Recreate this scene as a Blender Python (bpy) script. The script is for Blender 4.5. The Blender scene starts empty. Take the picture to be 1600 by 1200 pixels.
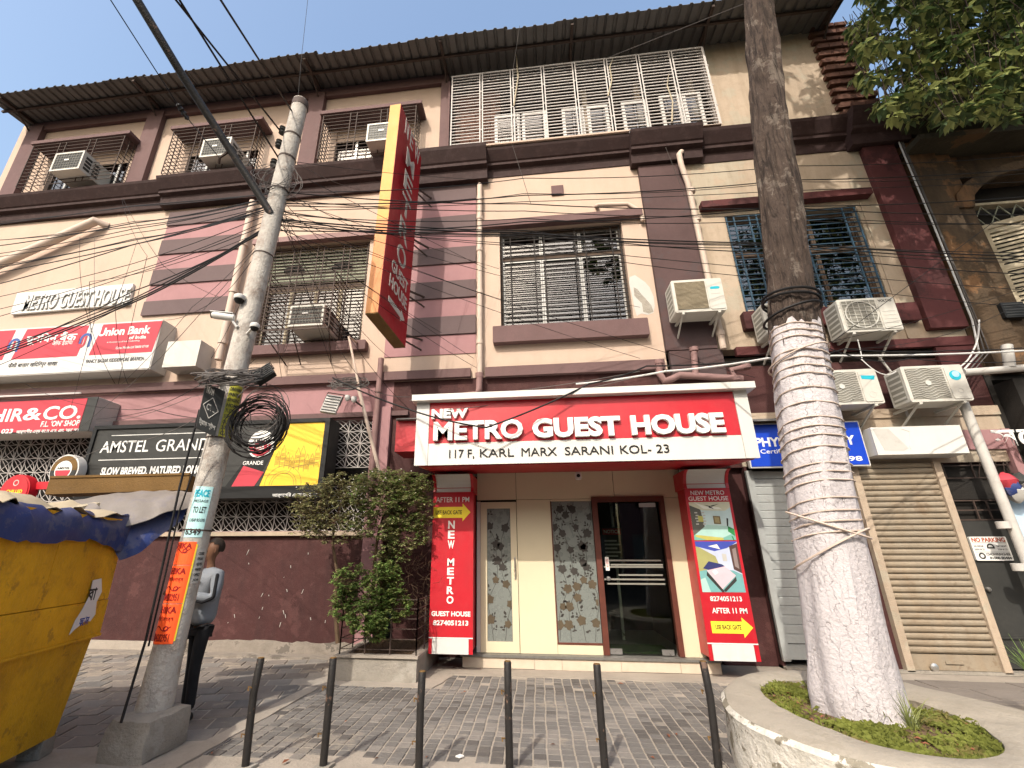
import bpy, math, random
from mathutils import Vector, Matrix, noise
random.seed(7)
sc = bpy.context.scene
COL = sc.collection
# ------------------------------------------------------------------ camera
PITCH, YAW, CAM_H = math.radians(20.39), math.radians(6.95), 1.5
cd = bpy.data.cameras.new('camera'); cam = bpy.data.objects.new('camera', cd); COL.objects.link(cam)
cam.location = (0, 0, CAM_H)
cam.rotation_euler = (math.pi/2 + PITCH, 0, YAW)
cd.sensor_width = 36; cd.lens = 721/1600*36; cd.shift_x = 51/1600
cd.clip_start = .05; cd.clip_end = 3000
sc.camera = cam
# ------------------------------------------------------------------ sky, sun, exposure
SUN_AZ, SUN_EL = math.radians(17), math.radians(41)      # light travels into the facade and to the right
w = bpy.data.worlds.new('World'); sc.world = w; w.use_nodes = True
nt = w.node_tree; nt.nodes.clear()
o_ = nt.nodes.new('ShaderNodeOutputWorld'); bg = nt.nodes.new('ShaderNodeBackground'); sk = nt.nodes.new('ShaderNodeTexSky')
sk.sky_type = 'NISHITA'; sk.sun_disc = False; sk.sun_elevation = SUN_EL; sk.sun_rotation = math.pi + SUN_AZ
sk.air_density = 1.5; sk.dust_density = 5.0; sk.ozone_density = 2.0; sk.altitude = 0
bg.inputs['Strength'].default_value = .15
nt.links.new(sk.outputs[0], bg.inputs[0]); nt.links.new(bg.outputs[0], o_.inputs[0])
sd = bpy.data.lights.new('sun', 'SUN'); sun = bpy.data.objects.new('sun', sd); COL.objects.link(sun)
sd.energy = 2.2; sd.angle = math.radians(.55); sd.color = (1, .93, .82)
LD = Vector((math.sin(SUN_AZ)*math.cos(SUN_EL), math.cos(SUN_AZ)*math.cos(SUN_EL), -math.sin(SUN_EL)))
sun.rotation_euler = LD.to_track_quat('-Z', 'Y').to_euler(); sun.location = (-6, -14, 16)
sc.view_settings.view_transform = 'Standard'; sc.view_settings.look = 'None'
sc.view_settings.gamma = 1; sc.view_settings.exposure = 1.0; sc.view_settings.use_curve_mapping = False
sc.render.engine = 'CYCLES'
sc.cycles.max_bounces = 6; sc.cycles.diffuse_bounces = 3; sc.cycles.glossy_bounces = 3
sc.cycles.transparent_max_bounces = 10; sc.cycles.use_denoising = True

# ------------------------------------------------------------------ a ray through the photo meets a real plane
FWD = Vector((-math.sin(YAW)*math.cos(PITCH), math.cos(YAW)*math.cos(PITCH), math.sin(PITCH)))
RGT = Vector((math.cos(YAW), math.sin(YAW), 0)); UPV = RGT.cross(FWD)
CAM = Vector((0, 0, CAM_H))
def ray(x, y): return FWD + RGT*((x-749)/721) - UPV*((y-600)/721)
def P(x, y, Y): r = ray(x, y); return CAM + r*(Y/r.y)
def G(x, y, z=0): r = ray(x, y); return CAM + r*((z-CAM_H)/r.z)
def rect(x0, y0, x1, y1, Y):
    a, b = P(x0, y0, Y), P(x1, y1, Y); return a.x, b.x, b.z, a.z      # X0 X1 Z0 Z1

# ------------------------------------------------------------------ materials
def s2l(c): return tuple(((v/255)/12.92 if v/255 <= .04045 else ((v/255+.055)/1.055)**2.4) for v in c)
MATS = {}
def mat(name, base, rough=.8, var=.12, vs=1.6, metal=0, spec=.22, bump=.15, bs=60, streak=0, streak_col=(.05,.035,.03), streak_z=.25,
        patch=0, patch_col=(.35,.32,.28), patch_s=.7, patch_lo=.56, fine=.05, low=None, coat=0, grime=0, grime_col=(.03,.028,.025)):
    m = bpy.data.materials.new(name); m.use_nodes = True; t = m.node_tree; N = t.nodes; L = t.links
    b = N['Principled BSDF']; b.inputs['Roughness'].default_value = rough; b.inputs['Metallic'].default_value = metal
    b.inputs['Specular IOR Level'].default_value = spec; b.inputs['Coat Weight'].default_value = coat
    geo = N.new('ShaderNodeNewGeometry'); pos = geo.outputs['Position']
    def nz(scale, detail=4, rough_=.6, mp=None):
        n = N.new('ShaderNodeTexNoise'); n.inputs['Scale'].default_value = scale; n.inputs['Detail'].default_value = detail; n.inputs['Roughness'].default_value = rough_
        if mp:
            q = N.new('ShaderNodeMapping'); q.inputs['Scale'].default_value = mp; L.new(pos, q.inputs[0]); L.new(q.outputs[0], n.inputs['Vector'])
        else: L.new(pos, n.inputs['Vector'])
        return n.outputs['Fac']
    def ramp(src, a, b_, c0=(0,0,0,1), c1=(1,1,1,1)):
        r = N.new('ShaderNodeValToRGB'); r.color_ramp.elements[0].position = a; r.color_ramp.elements[1].position = b_
        r.color_ramp.elements[0].color = c0; r.color_ramp.elements[1].color = c1; L.new(src, r.inputs[0]); return r.outputs[0]
    def mix(fac, a, b_, mode='MIX'):
        x = N.new('ShaderNodeMix'); x.data_type = 'RGBA'; x.blend_type = mode
        if isinstance(fac, float): x.inputs[0].default_value = fac
        else: L.new(fac, x.inputs[0])
        for v, i in ((a, 6), (b_, 7)):
            if isinstance(v, tuple): x.inputs[i].default_value = (*v[:3], 1)
            else: L.new(v, x.inputs[i])
        return x.outputs[2]
    c0 = tuple(max(0, v*(1-var)) for v in base); c1 = tuple(min(1, v*(1+var)) for v in base)
    col = ramp(nz(vs, 6, .65), .3, .7, (*c0, 1), (*c1, 1))
    if fine: col = mix(ramp(nz(vs*18, 3), .35, .75), col, tuple(v*(1-fine*4) for v in base), 'MIX') if fine > .1 else mix(.35, col, mix(nz(vs*22, 3), c0, c1))
    if patch:
        f = ramp(nz(patch_s, 8, .7), patch_lo, patch_lo+.03)
        f2 = N.new('ShaderNodeMath'); f2.operation = 'MULTIPLY'; L.new(f, f2.inputs[0]); f2.inputs[1].default_value = patch
        col = mix(f2.outputs[0], col, patch_col)
    if streak:
        f = ramp(nz(2.2, 5, .6, (2.2, 2.2, streak_z)), .45, .8)
        f2 = N.new('ShaderNodeMath'); f2.operation = 'MULTIPLY'; L.new(f, f2.inputs[0]); f2.inputs[1].default_value = streak
        col = mix(f2.outputs[0], col, streak_col)
    if grime:
        f = ramp(nz(6, 8, .75), .5, .78)
        f2 = N.new('ShaderNodeMath'); f2.operation = 'MULTIPLY'; L.new(f, f2.inputs[0]); f2.inputs[1].default_value = grime
        col = mix(f2.outputs[0], col, grime_col)
    L.new(col, b.inputs['Base Color'])
    if bump:
        bp = N.new('ShaderNodeBump'); bp.inputs['Strength'].default_value = bump; bp.inputs['Distance'].default_value = .02
        L.new(nz(bs, 4), bp.inputs['Height']); L.new(bp.outputs[0], b.inputs['Normal'])
    r = N.new('ShaderNodeMapRange'); r.inputs[3].default_value = max(.05, rough-.12); r.inputs[4].default_value = min(1, rough+.12)
    L.new(nz(9, 4), r.inputs[0]); L.new(r.outputs[0], b.inputs['Roughness'])
    MATS[name] = m; return m
M = {}
M['cream'] = mat('cream_plaster', (.44,.335,.268), .9, .08, .8, streak=.2, streak_col=(.38,.25,.17), bump=.25, grime=.10, grime_col=(.3,.2,.13))
M['cream_worn'] = mat('worn_cream_plaster', (.39,.31,.235), .9, .12, .9, streak=.5, streak_col=(.20,.15,.10), patch=.75, patch_col=(.36,.32,.25), patch_s=1.1, patch_lo=.53, bump=.4, grime=.35, grime_col=(.12,.09,.06))
M['mauve'] = mat('mauve_brown_paint', (.125,.075,.073), .8, .15, 1.2, streak=.35, streak_col=(.09,.06,.06), bump=.2, grime=.2)
M['cornice'] = mat('dark_brown_cornice_paint', (.034,.018,.017), .75, .2, 1.5, streak=.45, streak_col=(.03,.018,.018), bump=.25, grime=.15, grime_col=(.22,.15,.14))
M['pilaster'] = mat('weathered_brown_pilaster_paint', (.075,.045,.044), .8, .2, 1.5, patch=.5, patch_col=(.065,.05,.052), patch_s=.9, patch_lo=.5, bump=.25)
M['oxblood'] = mat('oxblood_pilaster_paint', (.085,.026,.026), .75, .2, 1.4, patch=.6, patch_col=(.035,.014,.014), patch_s=.8, patch_lo=.52, bump=.25)
M['pink'] = mat('pink_wall_paint', (.30,.165,.17), .85, .1, 1, streak=.3, streak_col=(.25,.13,.13), bump=.2, grime=.15, grime_col=(.2,.11,.1))
M['stripe_dark'] = mat('grey_mauve_stripe_paint', (.115,.082,.082), .85, .08, 1, bump=.15, grime=.1)
M['maroon'] = mat('maroon_street_wall_paint', (.052,.019,.018), .75, .3, 1.2, streak=.6, streak_col=(.03,.014,.014), streak_z=.5, bump=.3, grime=.25, grime_col=(.15,.08,.07), patch=.35, patch_col=(.115,.05,.046), patch_s=1.3)
M['plinth'] = mat('damp_concrete_plinth', (.22,.19,.16), .95, .3, 3, patch=.6, patch_col=(.05,.045,.04), patch_s=3, bump=.6, bs=30)
M['concrete'] = mat('grey_concrete', (.26,.235,.20), .95, .25, 2.5, bump=.6, bs=35, grime=.4, grime_col=(.08,.07,.055), patch=.3, patch_col=(.4,.38,.34), patch_s=2)
M['dusty'] = mat('dusty_cement', (.30,.262,.22), .95, .2, 2, bump=.5, bs=40, grime=.25, grime_col=(.16,.13,.10))
M['paver'] = mat('grey_paver', (.14,.130,.121), .9, .22, 1.6, bump=.5, bs=50, grime=.35, grime_col=(.10,.085,.07), patch=.35, patch_col=(.33,.28,.22), patch_s=.8)
M['paver_b'] = mat('pale_worn_paver', (.19,.172,.155), .9, .22, 2.5, bump=.5, bs=50, grime=.3, grime_col=(.10,.085,.07))
M['paver_c'] = mat('dark_stained_paver', (.095,.086,.08), .88, .25, 2.5, bump=.5, bs=50, grime=.35, grime_col=(.2,.17,.14))
M['slab'] = mat('worn_slab', (.18,.155,.135), .92, .25, 1.4, bump=.5, bs=45, grime=.35, grime_col=(.1,.085,.07), patch=.4, patch_col=(.36,.3,.23), patch_s=.9)
M['road'] = mat('asphalt_road', (.06,.056,.052), .9, .2, 1, bump=.5, bs=60)
M['white_metal'] = mat('white_enamel', (.55,.54,.52), .45, .06, 3, bump=.05, streak=.2, streak_col=(.35,.3,.25), grime=.25, grime_col=(.33,.29,.23))
M['white_panel'] = mat('off_white_cladding', (.56,.545,.51), .4, .05, 2, bump=.04, streak=.25, streak_col=(.42,.39,.34))
M['cream_panel'] = mat('pale_yellow_laminate', (.58,.51,.36), .5, .04, 2, bump=.03, grime=.08, grime_col=(.4,.34,.24))
M['red'] = mat('red_sign_face', (.42,.006,.016), .42, .12, 2, bump=.04, streak=.25, streak_col=(.22,.03,.03), grime=.15, grime_col=(.40,.08,.07), spec=.5)
M['red2'] = mat('faded_red_sign', (.42,.045,.062), .5, .1, 2, bump=.03)
M['hang_red'] = mat('dark_red_sign_face', (.33,.012,.02), .45, .12, 2, bump=.04)
M['hang_yellow'] = mat('sun_faded_yellow_sign_edge', (.55,.30,.09), .6, .15, 2.5, bump=.08, streak=.5, streak_col=(.70,.25,.06), streak_z=.6)
M['hang_orange'] = mat('faded_orange_sign_edge', (.52,.22,.09), .6, .15, 2.5, bump=.08, streak=.4, streak_col=(.75,.42,.15), streak_z=.6)
M['letter'] = mat('white_letter', (.70,.69,.66), .4, .03, 3, bump=.02)
M['letter_dim'] = mat('dull_grey_letter', (.42,.405,.375), .6, .08, 3, bump=.02)
M['black'] = mat('black_print', (.012,.012,.012), .5, .1, 3, bump=.02)
M['dark'] = mat('dark_interior', (.012,.011,.01), .9, .3, 1, bump=0)  # near-black boards and plates: unlit depth put into the colour
M['shop_dark'] = mat('near_black_wall', (.02,.018,.016), .9, .4, 1, bump=.2)  # one near-black tone for shop, lobby, veranda and recess walls
M['charcoal'] = mat('charcoal_sign_face', (.035,.035,.033), .45, .12, 2, bump=.03, grime=.15, grime_col=(.12,.11,.10))
M['bar'] = mat('rusty_dark_iron', (.06,.042,.035), .7, .4, 8, bump=.2)
M['bar_light'] = mat('pale_painted_iron', (.47,.44,.42), .6, .2, 6, bump=.1, grime=.4, grime_col=(.18,.11,.09))
M['bar_blue'] = mat('blue_painted_iron', (.03,.065,.10), .55, .3, 6, bump=.1, grime=.5, grime_col=(.05,.04,.035))
M['bar_dark'] = mat('dark_window_bar', (.022,.018,.016), .7, .4, 8, bump=.1)
M['wood'] = mat('old_dark_wood', (.085,.058,.042), .75, .35, 6, bump=.3)
M['wood_brown'] = mat('brown_door_frame', (.10,.032,.022), .5, .25, 6, bump=.15)
M['wood_pale'] = mat('weathered_shutter_wood', (.42,.36,.26), .85, .25, 5, bump=.35, grime=.4, grime_col=(.10,.08,.06))
M['louvre'] = mat('faded_green_louvre', (.24,.25,.19), .8, .25, 5, bump=.3, grime=.3)
M['alu'] = mat('aluminium_frame', (.45,.445,.43), .4, .08, 5, metal=.3, bump=.02)
M['steel'] = mat('brushed_steel', (.55,.54,.52), .3, .1, 5, metal=.9, bump=.02)
M['roof'] = mat('grey_brown_roof_sheet', (.125,.12,.115), .6, .15, 1.5, metal=.1, bump=.08, streak=.35, streak_col=(.08,.06,.05), grime=.2)
M['pipe_white'] = mat('painted_drain_pipe', (.48,.385,.32), .6, .1, 2, bump=.1, grime=.3, grime_col=(.3,.22,.17))
M['pipe_mauve'] = mat('mauve_drain_pipe', (.21,.125,.118), .65, .15, 2, bump=.15, grime=.3)
M['pipe_grey'] = mat('grey_drain_pipe', (.45,.43,.40), .6, .12, 2, bump=.1, grime=.3, grime_col=(.15,.12,.1))
M['cable'] = mat('black_cable', (.012,.011,.011), .6, .2, 4, bump=0)
M['cable_grey'] = mat('grey_cable', (.10,.09,.085), .65, .2, 4, bump=0)
M['cable_white'] = mat('white_cable', (.55,.54,.52), .6, .1, 4, bump=0)
M['pole'] = mat('cast_concrete_pole', (.42,.39,.35), .8, .2, 2.2, bump=.6, bs=38, grime=.75, grime_col=(.14,.075,.045), patch=.5, patch_col=(.24,.215,.19), patch_s=3.2, patch_lo=.52, streak=.4, streak_col=(.18,.15,.13))
M['kiosk'] = mat('mustard_painted_sheet', (.64,.34,.014), .55, .28, 1.8, bump=.35, patch=.55, patch_col=(.26,.13,.025), patch_s=5, patch_lo=.6, grime=.65, grime_col=(.20,.095,.02), streak=.55, streak_col=(.33,.16,.01), streak_z=.3)
M['tarp_blue'] = mat('blue_tarpaulin', (.028,.045,.15), .5, .3, 2, bump=.25, bs=12, patch=.45, patch_col=(.10,.10,.14), patch_s=3, patch_lo=.5, grime=.35, grime_col=(.2,.19,.18))
M['tarp_grey'] = mat('grey_tarpaulin', (.17,.15,.135), .6, .3, 3, bump=.3, bs=10, grime=.4, grime_col=(.03,.04,.12))
M['tarp_tan'] = mat('beige_canvas', (.36,.30,.21), .85, .2, 2, bump=.3, bs=12, grime=.3, grime_col=(.15,.12,.08))
M['rust'] = mat('rusty_brown_board', (.15,.085,.028), .8, .35, 3, bump=.35, grime=.4)
M['shutter_grey'] = mat('grey_rolling_shutter', (.32,.33,.32), .5, .18, 2, bump=.12, patch=.3, patch_col=(.18,.15,.12), patch_s=2.2, patch_lo=.58, grime=.5, grime_col=(.2,.19,.17), streak=.2, streak_col=(.2,.19,.18))
M['shutter_tan'] = mat('tan_rolling_shutter', (.25,.208,.155), .55, .22, 2, bump=.2, patch=.4, patch_col=(.13,.08,.045), patch_s=2.6, patch_lo=.58, grime=.6, grime_col=(.14,.085,.045), streak=.4, streak_col=(.26,.17,.09))
M['blue_sign'] = mat('blue_sign_face', (.006,.045,.42), .45, .08, 2, bump=.02)
M['yellow_print'] = mat('yellow_print', (.80,.62,.045), .5, .05, 3, bump=.01)
M['amber'] = mat('amber_poster', (.72,.47,.045), .45, .12, 3, bump=.01)
M['amber_line'] = mat('amber_poster_line', (.25,.17,.05), .5, .1, 3, bump=0)
M['orange_print'] = mat('fluorescent_orange_sticker', (.92,.11,.025), .55, .06, 5, bump=.05)
M['cyan_print'] = mat('pale_cyan_sticker', (.42,.66,.66), .6, .08, 5, bump=.03)
M['lime_print'] = mat('olive_yellow_sticker', (.38,.36,.045), .6, .2, 6, bump=.05)
M['frost'] = mat('frosted_glass_pane', (.16,.175,.162), .28, .08, 1.5, bump=.01, spec=.6)
M['flower'] = mat('brown_flower_print', (.045,.04,.036), .45, .25, 5, bump=0)
M['flower_lit'] = mat('sunlit_flower_print', (.085,.066,.043), .45, .25, 5, bump=0)  # lighter tone of the lower flowers, sunlight put into the colour
M['ac'] = mat('off_white_ac_casing', (.50,.485,.44), .5, .06, 3, bump=.03, grime=.35, grime_col=(.34,.28,.2), streak=.25, streak_col=(.4,.33,.25))
M['ac_grille'] = mat('grey_ac_grille', (.22,.21,.18), .6, .15, 6, bump=.05)
M['ac_coil'] = mat('brown_ac_coil', (.15,.12,.075), .6, .3, 12, bump=.3)
M['earth'] = mat('dry_soil', (.13,.085,.05), .95, .4, 5, bump=.8, bs=25)
M['granite'] = mat('dark_granite_sill', (.13,.125,.115), .4, .3, 20, bump=.05)
M['marble'] = mat('cream_marble_step', (.50,.42,.33), .5, .12, 5, bump=.05, grime=.3, grime_col=(.38,.28,.18))
M['brick'] = mat('old_red_brick', (.115,.056,.040), .9, .3, 4, bump=.5, bs=30, grime=.4, grime_col=(.06,.04,.03))
M['mortar'] = mat('dark_mortar', (.07,.05,.042), .95, .3, 4, bump=.4)
M['old_wall'] = mat('stained_ochre_wall', (.085,.056,.034), .92, .4, 1.1, patch=.85, patch_col=(.20,.105,.05), patch_s=.8, patch_lo=.55, streak=1, streak_col=(.03,.024,.018), streak_z=.3, bump=.6, bs=25, grime=.6, grime_col=(.05,.042,.028))
M['old_dark'] = mat('mossy_black_parapet', (.045,.038,.024), .95, .5, 1.3, bump=.8, bs=20, patch=.5, patch_col=(.15,.075,.03), patch_s=1.3)
M['bark_up'] = mat('rough_dark_bark', (.075,.053,.042), .95, .45, 6, bump=1, bs=14, patch=.6, patch_col=(.20,.165,.135), patch_s=4, patch_lo=.55, grime=.7, grime_col=(.03,.022,.018))
M['hub'] = mat('pale_fan_hub', (.5,.5,.46), .5, .05, 3, bump=0)
M['teal'] = mat('teal_logo', (.02,.35,.45), .4, .05, 3, bump=0)
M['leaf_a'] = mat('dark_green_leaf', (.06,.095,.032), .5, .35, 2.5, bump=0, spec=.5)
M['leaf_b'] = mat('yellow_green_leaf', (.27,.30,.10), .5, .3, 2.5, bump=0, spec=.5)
M['shrub'] = mat('olive_shrub_leaf', (.33,.33,.16), .6, .45, 2.2, bump=0, fine=.05, patch=.7, patch_col=(.17,.12,.06), patch_s=3, patch_lo=.56)
M['shrub_b'] = mat('fresh_green_leaf', (.17,.26,.07), .55, .35, 3, bump=0)
M['grass'] = mat('bed_grass', (.19,.21,.045), .7, .5, 5, bump=0, patch=.7, patch_col=(.22,.17,.07), patch_s=4)
M['blossom'] = mat('white_blossom', (.75,.72,.66), .7, .05, 5, bump=0)
M['stem'] = mat('brown_stem', (.10,.065,.04), .9, .3, 10, bump=.4)
M['skin'] = mat('skin', (.15,.075,.045), .55, .08, 8, bump=.02)
M['jacket'] = mat('grey_jacket', (.19,.205,.23), .8, .12, 5, bump=.2, bs=120)
M['trousers'] = mat('black_cloth', (.012,.012,.014), .85, .3, 6, bump=.2)
M['hair'] = mat('dark_hair', (.025,.018,.014), .7, .3, 20, bump=.3)
M['leafdry'] = mat('dry_leaf', (.20,.075,.04), .8, .3, 6, bump=.1)
def two_tone_trunk():
    m = mat('whitewashed_bark', (.46,.425,.43), .85, .12, 2.6, bump=.7, bs=34, grime=.25, grime_col=(.30,.25,.23)); m.name = 'whitewashed_bark'
    t = m.node_tree; N = t.nodes; L = t.links; b = N['Principled BSDF']
    g = N.new('ShaderNodeNewGeometry'); mp = N.new('ShaderNodeMapping'); mp.inputs['Scale'].default_value = (9, 9, .7)
    v = N.new('ShaderNodeTexVoronoi'); v.feature = 'DISTANCE_TO_EDGE'; v.inputs['Scale'].default_value = 1.6
    n = N.new('ShaderNodeTexNoise'); n.inputs['Scale'].default_value = 7; n.inputs['Detail'].default_value = 6
    a = N.new('ShaderNodeVectorMath'); a.operation = 'ADD'
    L.new(g.outputs['Position'], mp.inputs[0]); L.new(mp.outputs[0], a.inputs[0]); L.new(g.outputs['Position'], n.inputs['Vector']); L.new(n.outputs['Color'], a.inputs[1]); L.new(a.outputs[0], v.inputs['Vector'])
    r = N.new('ShaderNodeValToRGB'); r.color_ramp.elements[0].position = 0; r.color_ramp.elements[1].position = .016; L.new(v.outputs['Distance'], r.inputs[0])
    old = b.inputs['Base Color'].links[0].from_socket
    x = N.new('ShaderNodeMix'); x.data_type = 'RGBA'; L.new(r.outputs[0], x.inputs[0]); x.inputs[6].default_value = (.36,.325,.32,1); L.new(old, x.inputs[7]); L.new(x.outputs[2], b.inputs['Base Color'])
    bp = N.new('ShaderNodeBump'); bp.inputs['Strength'].default_value = .6; bp.inputs['Distance'].default_value = .02; L.new(r.outputs[0], bp.inputs['Height'])
    L.new(b.inputs['Normal'].links[0].from_socket, bp.inputs['Normal']); L.new(bp.outputs[0], b.inputs['Normal'])
    return m
M['bark_white'] = two_tone_trunk()
def grain(m, dark, light):
    t = m.node_tree; N = t.nodes; L = t.links; b = N['Principled BSDF']
    g = N.new('ShaderNodeNewGeometry'); mp = N.new('ShaderNodeMapping'); mp.inputs['Scale'].default_value = (22, 22, 2.2); L.new(g.outputs['Position'], mp.inputs[0])
    n = N.new('ShaderNodeTexNoise'); n.inputs['Scale'].default_value = 1; n.inputs['Detail'].default_value = 9; n.inputs['Roughness'].default_value = .72; n.inputs['Distortion'].default_value = .6; L.new(mp.outputs[0], n.inputs['Vector'])
    old = b.inputs['Base Color'].links[0].from_socket; cur = old
    for lo, hi, c in ((.40, .50, dark), (.60, .68, light)):
        r = N.new('ShaderNodeValToRGB'); r.color_ramp.elements[0].position = lo; r.color_ramp.elements[1].position = hi; L.new(n.outputs['Fac'], r.inputs[0])
        x = N.new('ShaderNodeMix'); x.data_type = 'RGBA'; L.new(r.outputs[0], x.inputs[0])
        if c is dark: x.inputs[6].default_value = (*c, 1); L.new(cur, x.inputs[7])
        else: L.new(cur, x.inputs[6]); x.inputs[7].default_value = (*c, 1)
        cur = x.outputs[2]
    L.new(cur, b.inputs['Base Color'])
    bp = N.new('ShaderNodeBump'); bp.inputs['Strength'].default_value = 1; bp.inputs['Distance'].default_value = .06; L.new(n.outputs['Fac'], bp.inputs['Height'])
    L.new(b.inputs['Normal'].links[0].from_socket, bp.inputs['Normal']); L.new(bp.outputs[0], b.inputs['Normal'])
grain(M['bark_up'], (.028,.020,.016), (.21,.175,.145))
M['kerbwhite'] = mat('peeling_whitewash', (.58,.55,.49), .9, .15, 2, bump=.8, bs=25, patch=.9, patch_col=(.19,.165,.12), patch_s=4.5, patch_lo=.54, grime=.5, grime_col=(.12,.11,.07), streak=.5, streak_col=(.14,.125,.08))
M['kerbtop'] = mat('weathered_cement_rim', (.31,.275,.225), .95, .2, 2.5, bump=.6, bs=30, patch=.45, patch_col=(.24,.21,.165), patch_s=2.5, grime=.3, grime_col=(.15,.13,.09))
def glass(name, tint=(.8,.85,.85), ior=1.6, rough=.02, trans=.9):
    m = bpy.data.materials.new(name); m.use_nodes = True; t = m.node_tree; N = t.nodes; L = t.links; N.clear()
    o = N.new('ShaderNodeOutputMaterial'); mx = N.new('ShaderNodeMixShader'); tr = N.new('ShaderNodeBsdfTransparent'); gl = N.new('ShaderNodeBsdfGlossy'); fr = N.new('ShaderNodeFresnel')
    tr.inputs[0].default_value = (*tint, 1); gl.inputs['Roughness'].default_value = rough; fr.inputs[0].default_value = ior
    L.new(fr.outputs[0], mx.inputs[0]); L.new(tr.outputs[0], mx.inputs[1]); L.new(gl.outputs[0], mx.inputs[2]); L.new(mx.outputs[0], o.inputs[0]); return m
M['glass'] = glass('window_glass', (.40,.45,.47), 2.15)
M['door_glass'] = glass('door_glass', (.75,.8,.75), 1.5)

# ------------------------------------------------------------------ mesh builder
class MB:
    def __init__(s): s.v = []; s.f = []
    def poly(s, pts):
        n = len(s.v); s.v += [tuple(p) for p in pts]; s.f.append(tuple(range(n, n+len(pts)))); return s
    def box(s, x0, x1, y0, y1, z0, z1):
        if x0 > x1: x0, x1 = x1, x0
        if y0 > y1: y0, y1 = y1, y0
        if z0 > z1: z0, z1 = z1, z0
        n = len(s.v); s.v += [(x0,y0,z0),(x1,y0,z0),(x1,y1,z0),(x0,y1,z0),(x0,y0,z1),(x1,y0,z1),(x1,y1,z1),(x0,y1,z1)]
        s.f += [(n,n+3,n+2,n+1),(n+4,n+5,n+6,n+7),(n,n+1,n+5,n+4),(n+1,n+2,n+6,n+5),(n+2,n+3,n+7,n+6),(n+3,n,n+4,n+7)]; return s
    def bbox(s, x0, x1, y0, y1, z0, z1, b=.012):          # box with bevelled vertical-plane edges
        return s.prism([(x0+b,z0),(x1-b,z0),(x1,z0+b),(x1,z1-b),(x1-b,z1),(x0+b,z1),(x0,z1-b),(x0,z0+b)], y0, y1)
    def hexa(s, a):                                        # eight corners: bottom loop, top loop
        n = len(s.v); s.v += [tuple(p) for p in a]
        s.f += [(n,n+3,n+2,n+1),(n+4,n+5,n+6,n+7),(n,n+1,n+5,n+4),(n+1,n+2,n+6,n+5),(n+2,n+3,n+7,n+6),(n+3,n,n+4,n+7)]; return s
    def obox(s, c, ax, ay, az):
        c, ax, ay, az = Vector(c), Vector(ax), Vector(ay), Vector(az)
        return s.hexa([c-ax-ay-az, c+ax-ay-az, c+ax+ay-az, c-ax+ay-az, c-ax-ay+az, c+ax-ay+az, c+ax+ay+az, c-ax+ay+az])
    def prism(s, pts, y0, y1):                             # outline in X-Z, pushed along Y
        n = len(s.v); k = len(pts); s.v += [(p[0], y0, p[1]) for p in pts] + [(p[0], y1, p[1]) for p in pts]
        s.f.append(tuple(range(n, n+k))); s.f.append(tuple(range(n+2*k-1, n+k-1, -1)))
        for i in range(k): j = (i+1) % k; s.f.append((n+j, n+i, n+k+i, n+k+j))
        return s
    def prismx(s, pts, x0, x1):                            # outline in Y-Z, pushed along X
        n = len(s.v); k = len(pts); s.v += [(x0, p[0], p[1]) for p in pts] + [(x1, p[0], p[1]) for p in pts]
        s.f.append(tuple(range(n, n+k))); s.f.append(tuple(range(n+2*k-1, n+k-1, -1)))
        for i in range(k): j = (i+1) % k; s.f.append((n+j, n+i, n+k+i, n+k+j))
        return s
    def prismz(s, pts, z0, z1):
        n = len(s.v); k = len(pts); s.v += [(p[0], p[1], z0) for p in pts] + [(p[0], p[1], z1) for p in pts]
        s.f.append(tuple(range(n+k-1, n-1, -1))); s.f.append(tuple(range(n+k, n+2*k)))
        for i in range(k): j = (i+1) % k; s.f.append((n+i, n+j, n+k+j, n+k+i))
        return s
    def tube(s, pts, r, k=6, cap=True):
        pts = [Vector(p) for p in pts]; m = len(pts); rs = r if isinstance(r, (list, tuple)) else [r]*m
        n = len(s.v); pu = None
        for i, p in enumerate(pts):
            d = (pts[min(i+1, m-1)]-pts[max(i-1, 0)]); d = d.normalized() if d.length > 1e-9 else Vector((0,0,1))
            u = d.orthogonal().normalized() if pu is None else (pu - d*pu.dot(d))
            u = u.normalized() if u.length > 1e-6 else d.orthogonal().normalized(); pu = u; q = d.cross(u)
            for a in range(k):
                t = 2*math.pi*a/k; s.v.append(tuple(p + (u*math.cos(t)+q*math.sin(t))*rs[i]))
        for i in range(m-1):
            for a in range(k):
                b = (a+1) % k; s.f.append((n+i*k+a, n+i*k+b, n+(i+1)*k+b, n+(i+1)*k+a))
        if cap: s.f.append(tuple(range(n+k-1, n-1, -1))); s.f.append(tuple(range(n+(m-1)*k, n+m*k)))
        return s
    def lathe(s, c, prof, k=20, axis='z'):                 # prof: (radius, height)
        n = len(s.v); c = Vector(c)
        for r, h in prof:
            for a in range(k):
                t = 2*math.pi*a/k; u, q = r*math.cos(t), r*math.sin(t)
                s.v.append(tuple(c + (Vector((u,q,h)) if axis == 'z' else Vector((u,-h,q)) if axis == 'y' else Vector((h,u,q)))))
        for i in range(len(prof)-1):
            for a in range(k):
                b = (a+1) % k; s.f.append((n+i*k+a, n+i*k+b, n+(i+1)*k+b, n+(i+1)*k+a))
        s.f.append(tuple(range(n+k-1, n-1, -1))); m = n+(len(prof)-1)*k; s.f.append(tuple(range(m, m+k)))
        return s
    def strip(s, pts, w, Y, th=.002):                      # flat printed line in an X-Z plane
        for i in range(len(pts)-1):
            a, b = Vector(pts[i]), Vector(pts[i+1]); d = (b-a)
            if d.length < 1e-6: continue
            q = Vector((-d.y, d.x)).normalized()*w/2; e = d.normalized()*w*.25
            s.prism([tuple(a-q-e), tuple(b-q+e), tuple(b+q+e), tuple(a+q-e)], Y-th-(i % 2)*.0003, Y)
        return s
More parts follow.
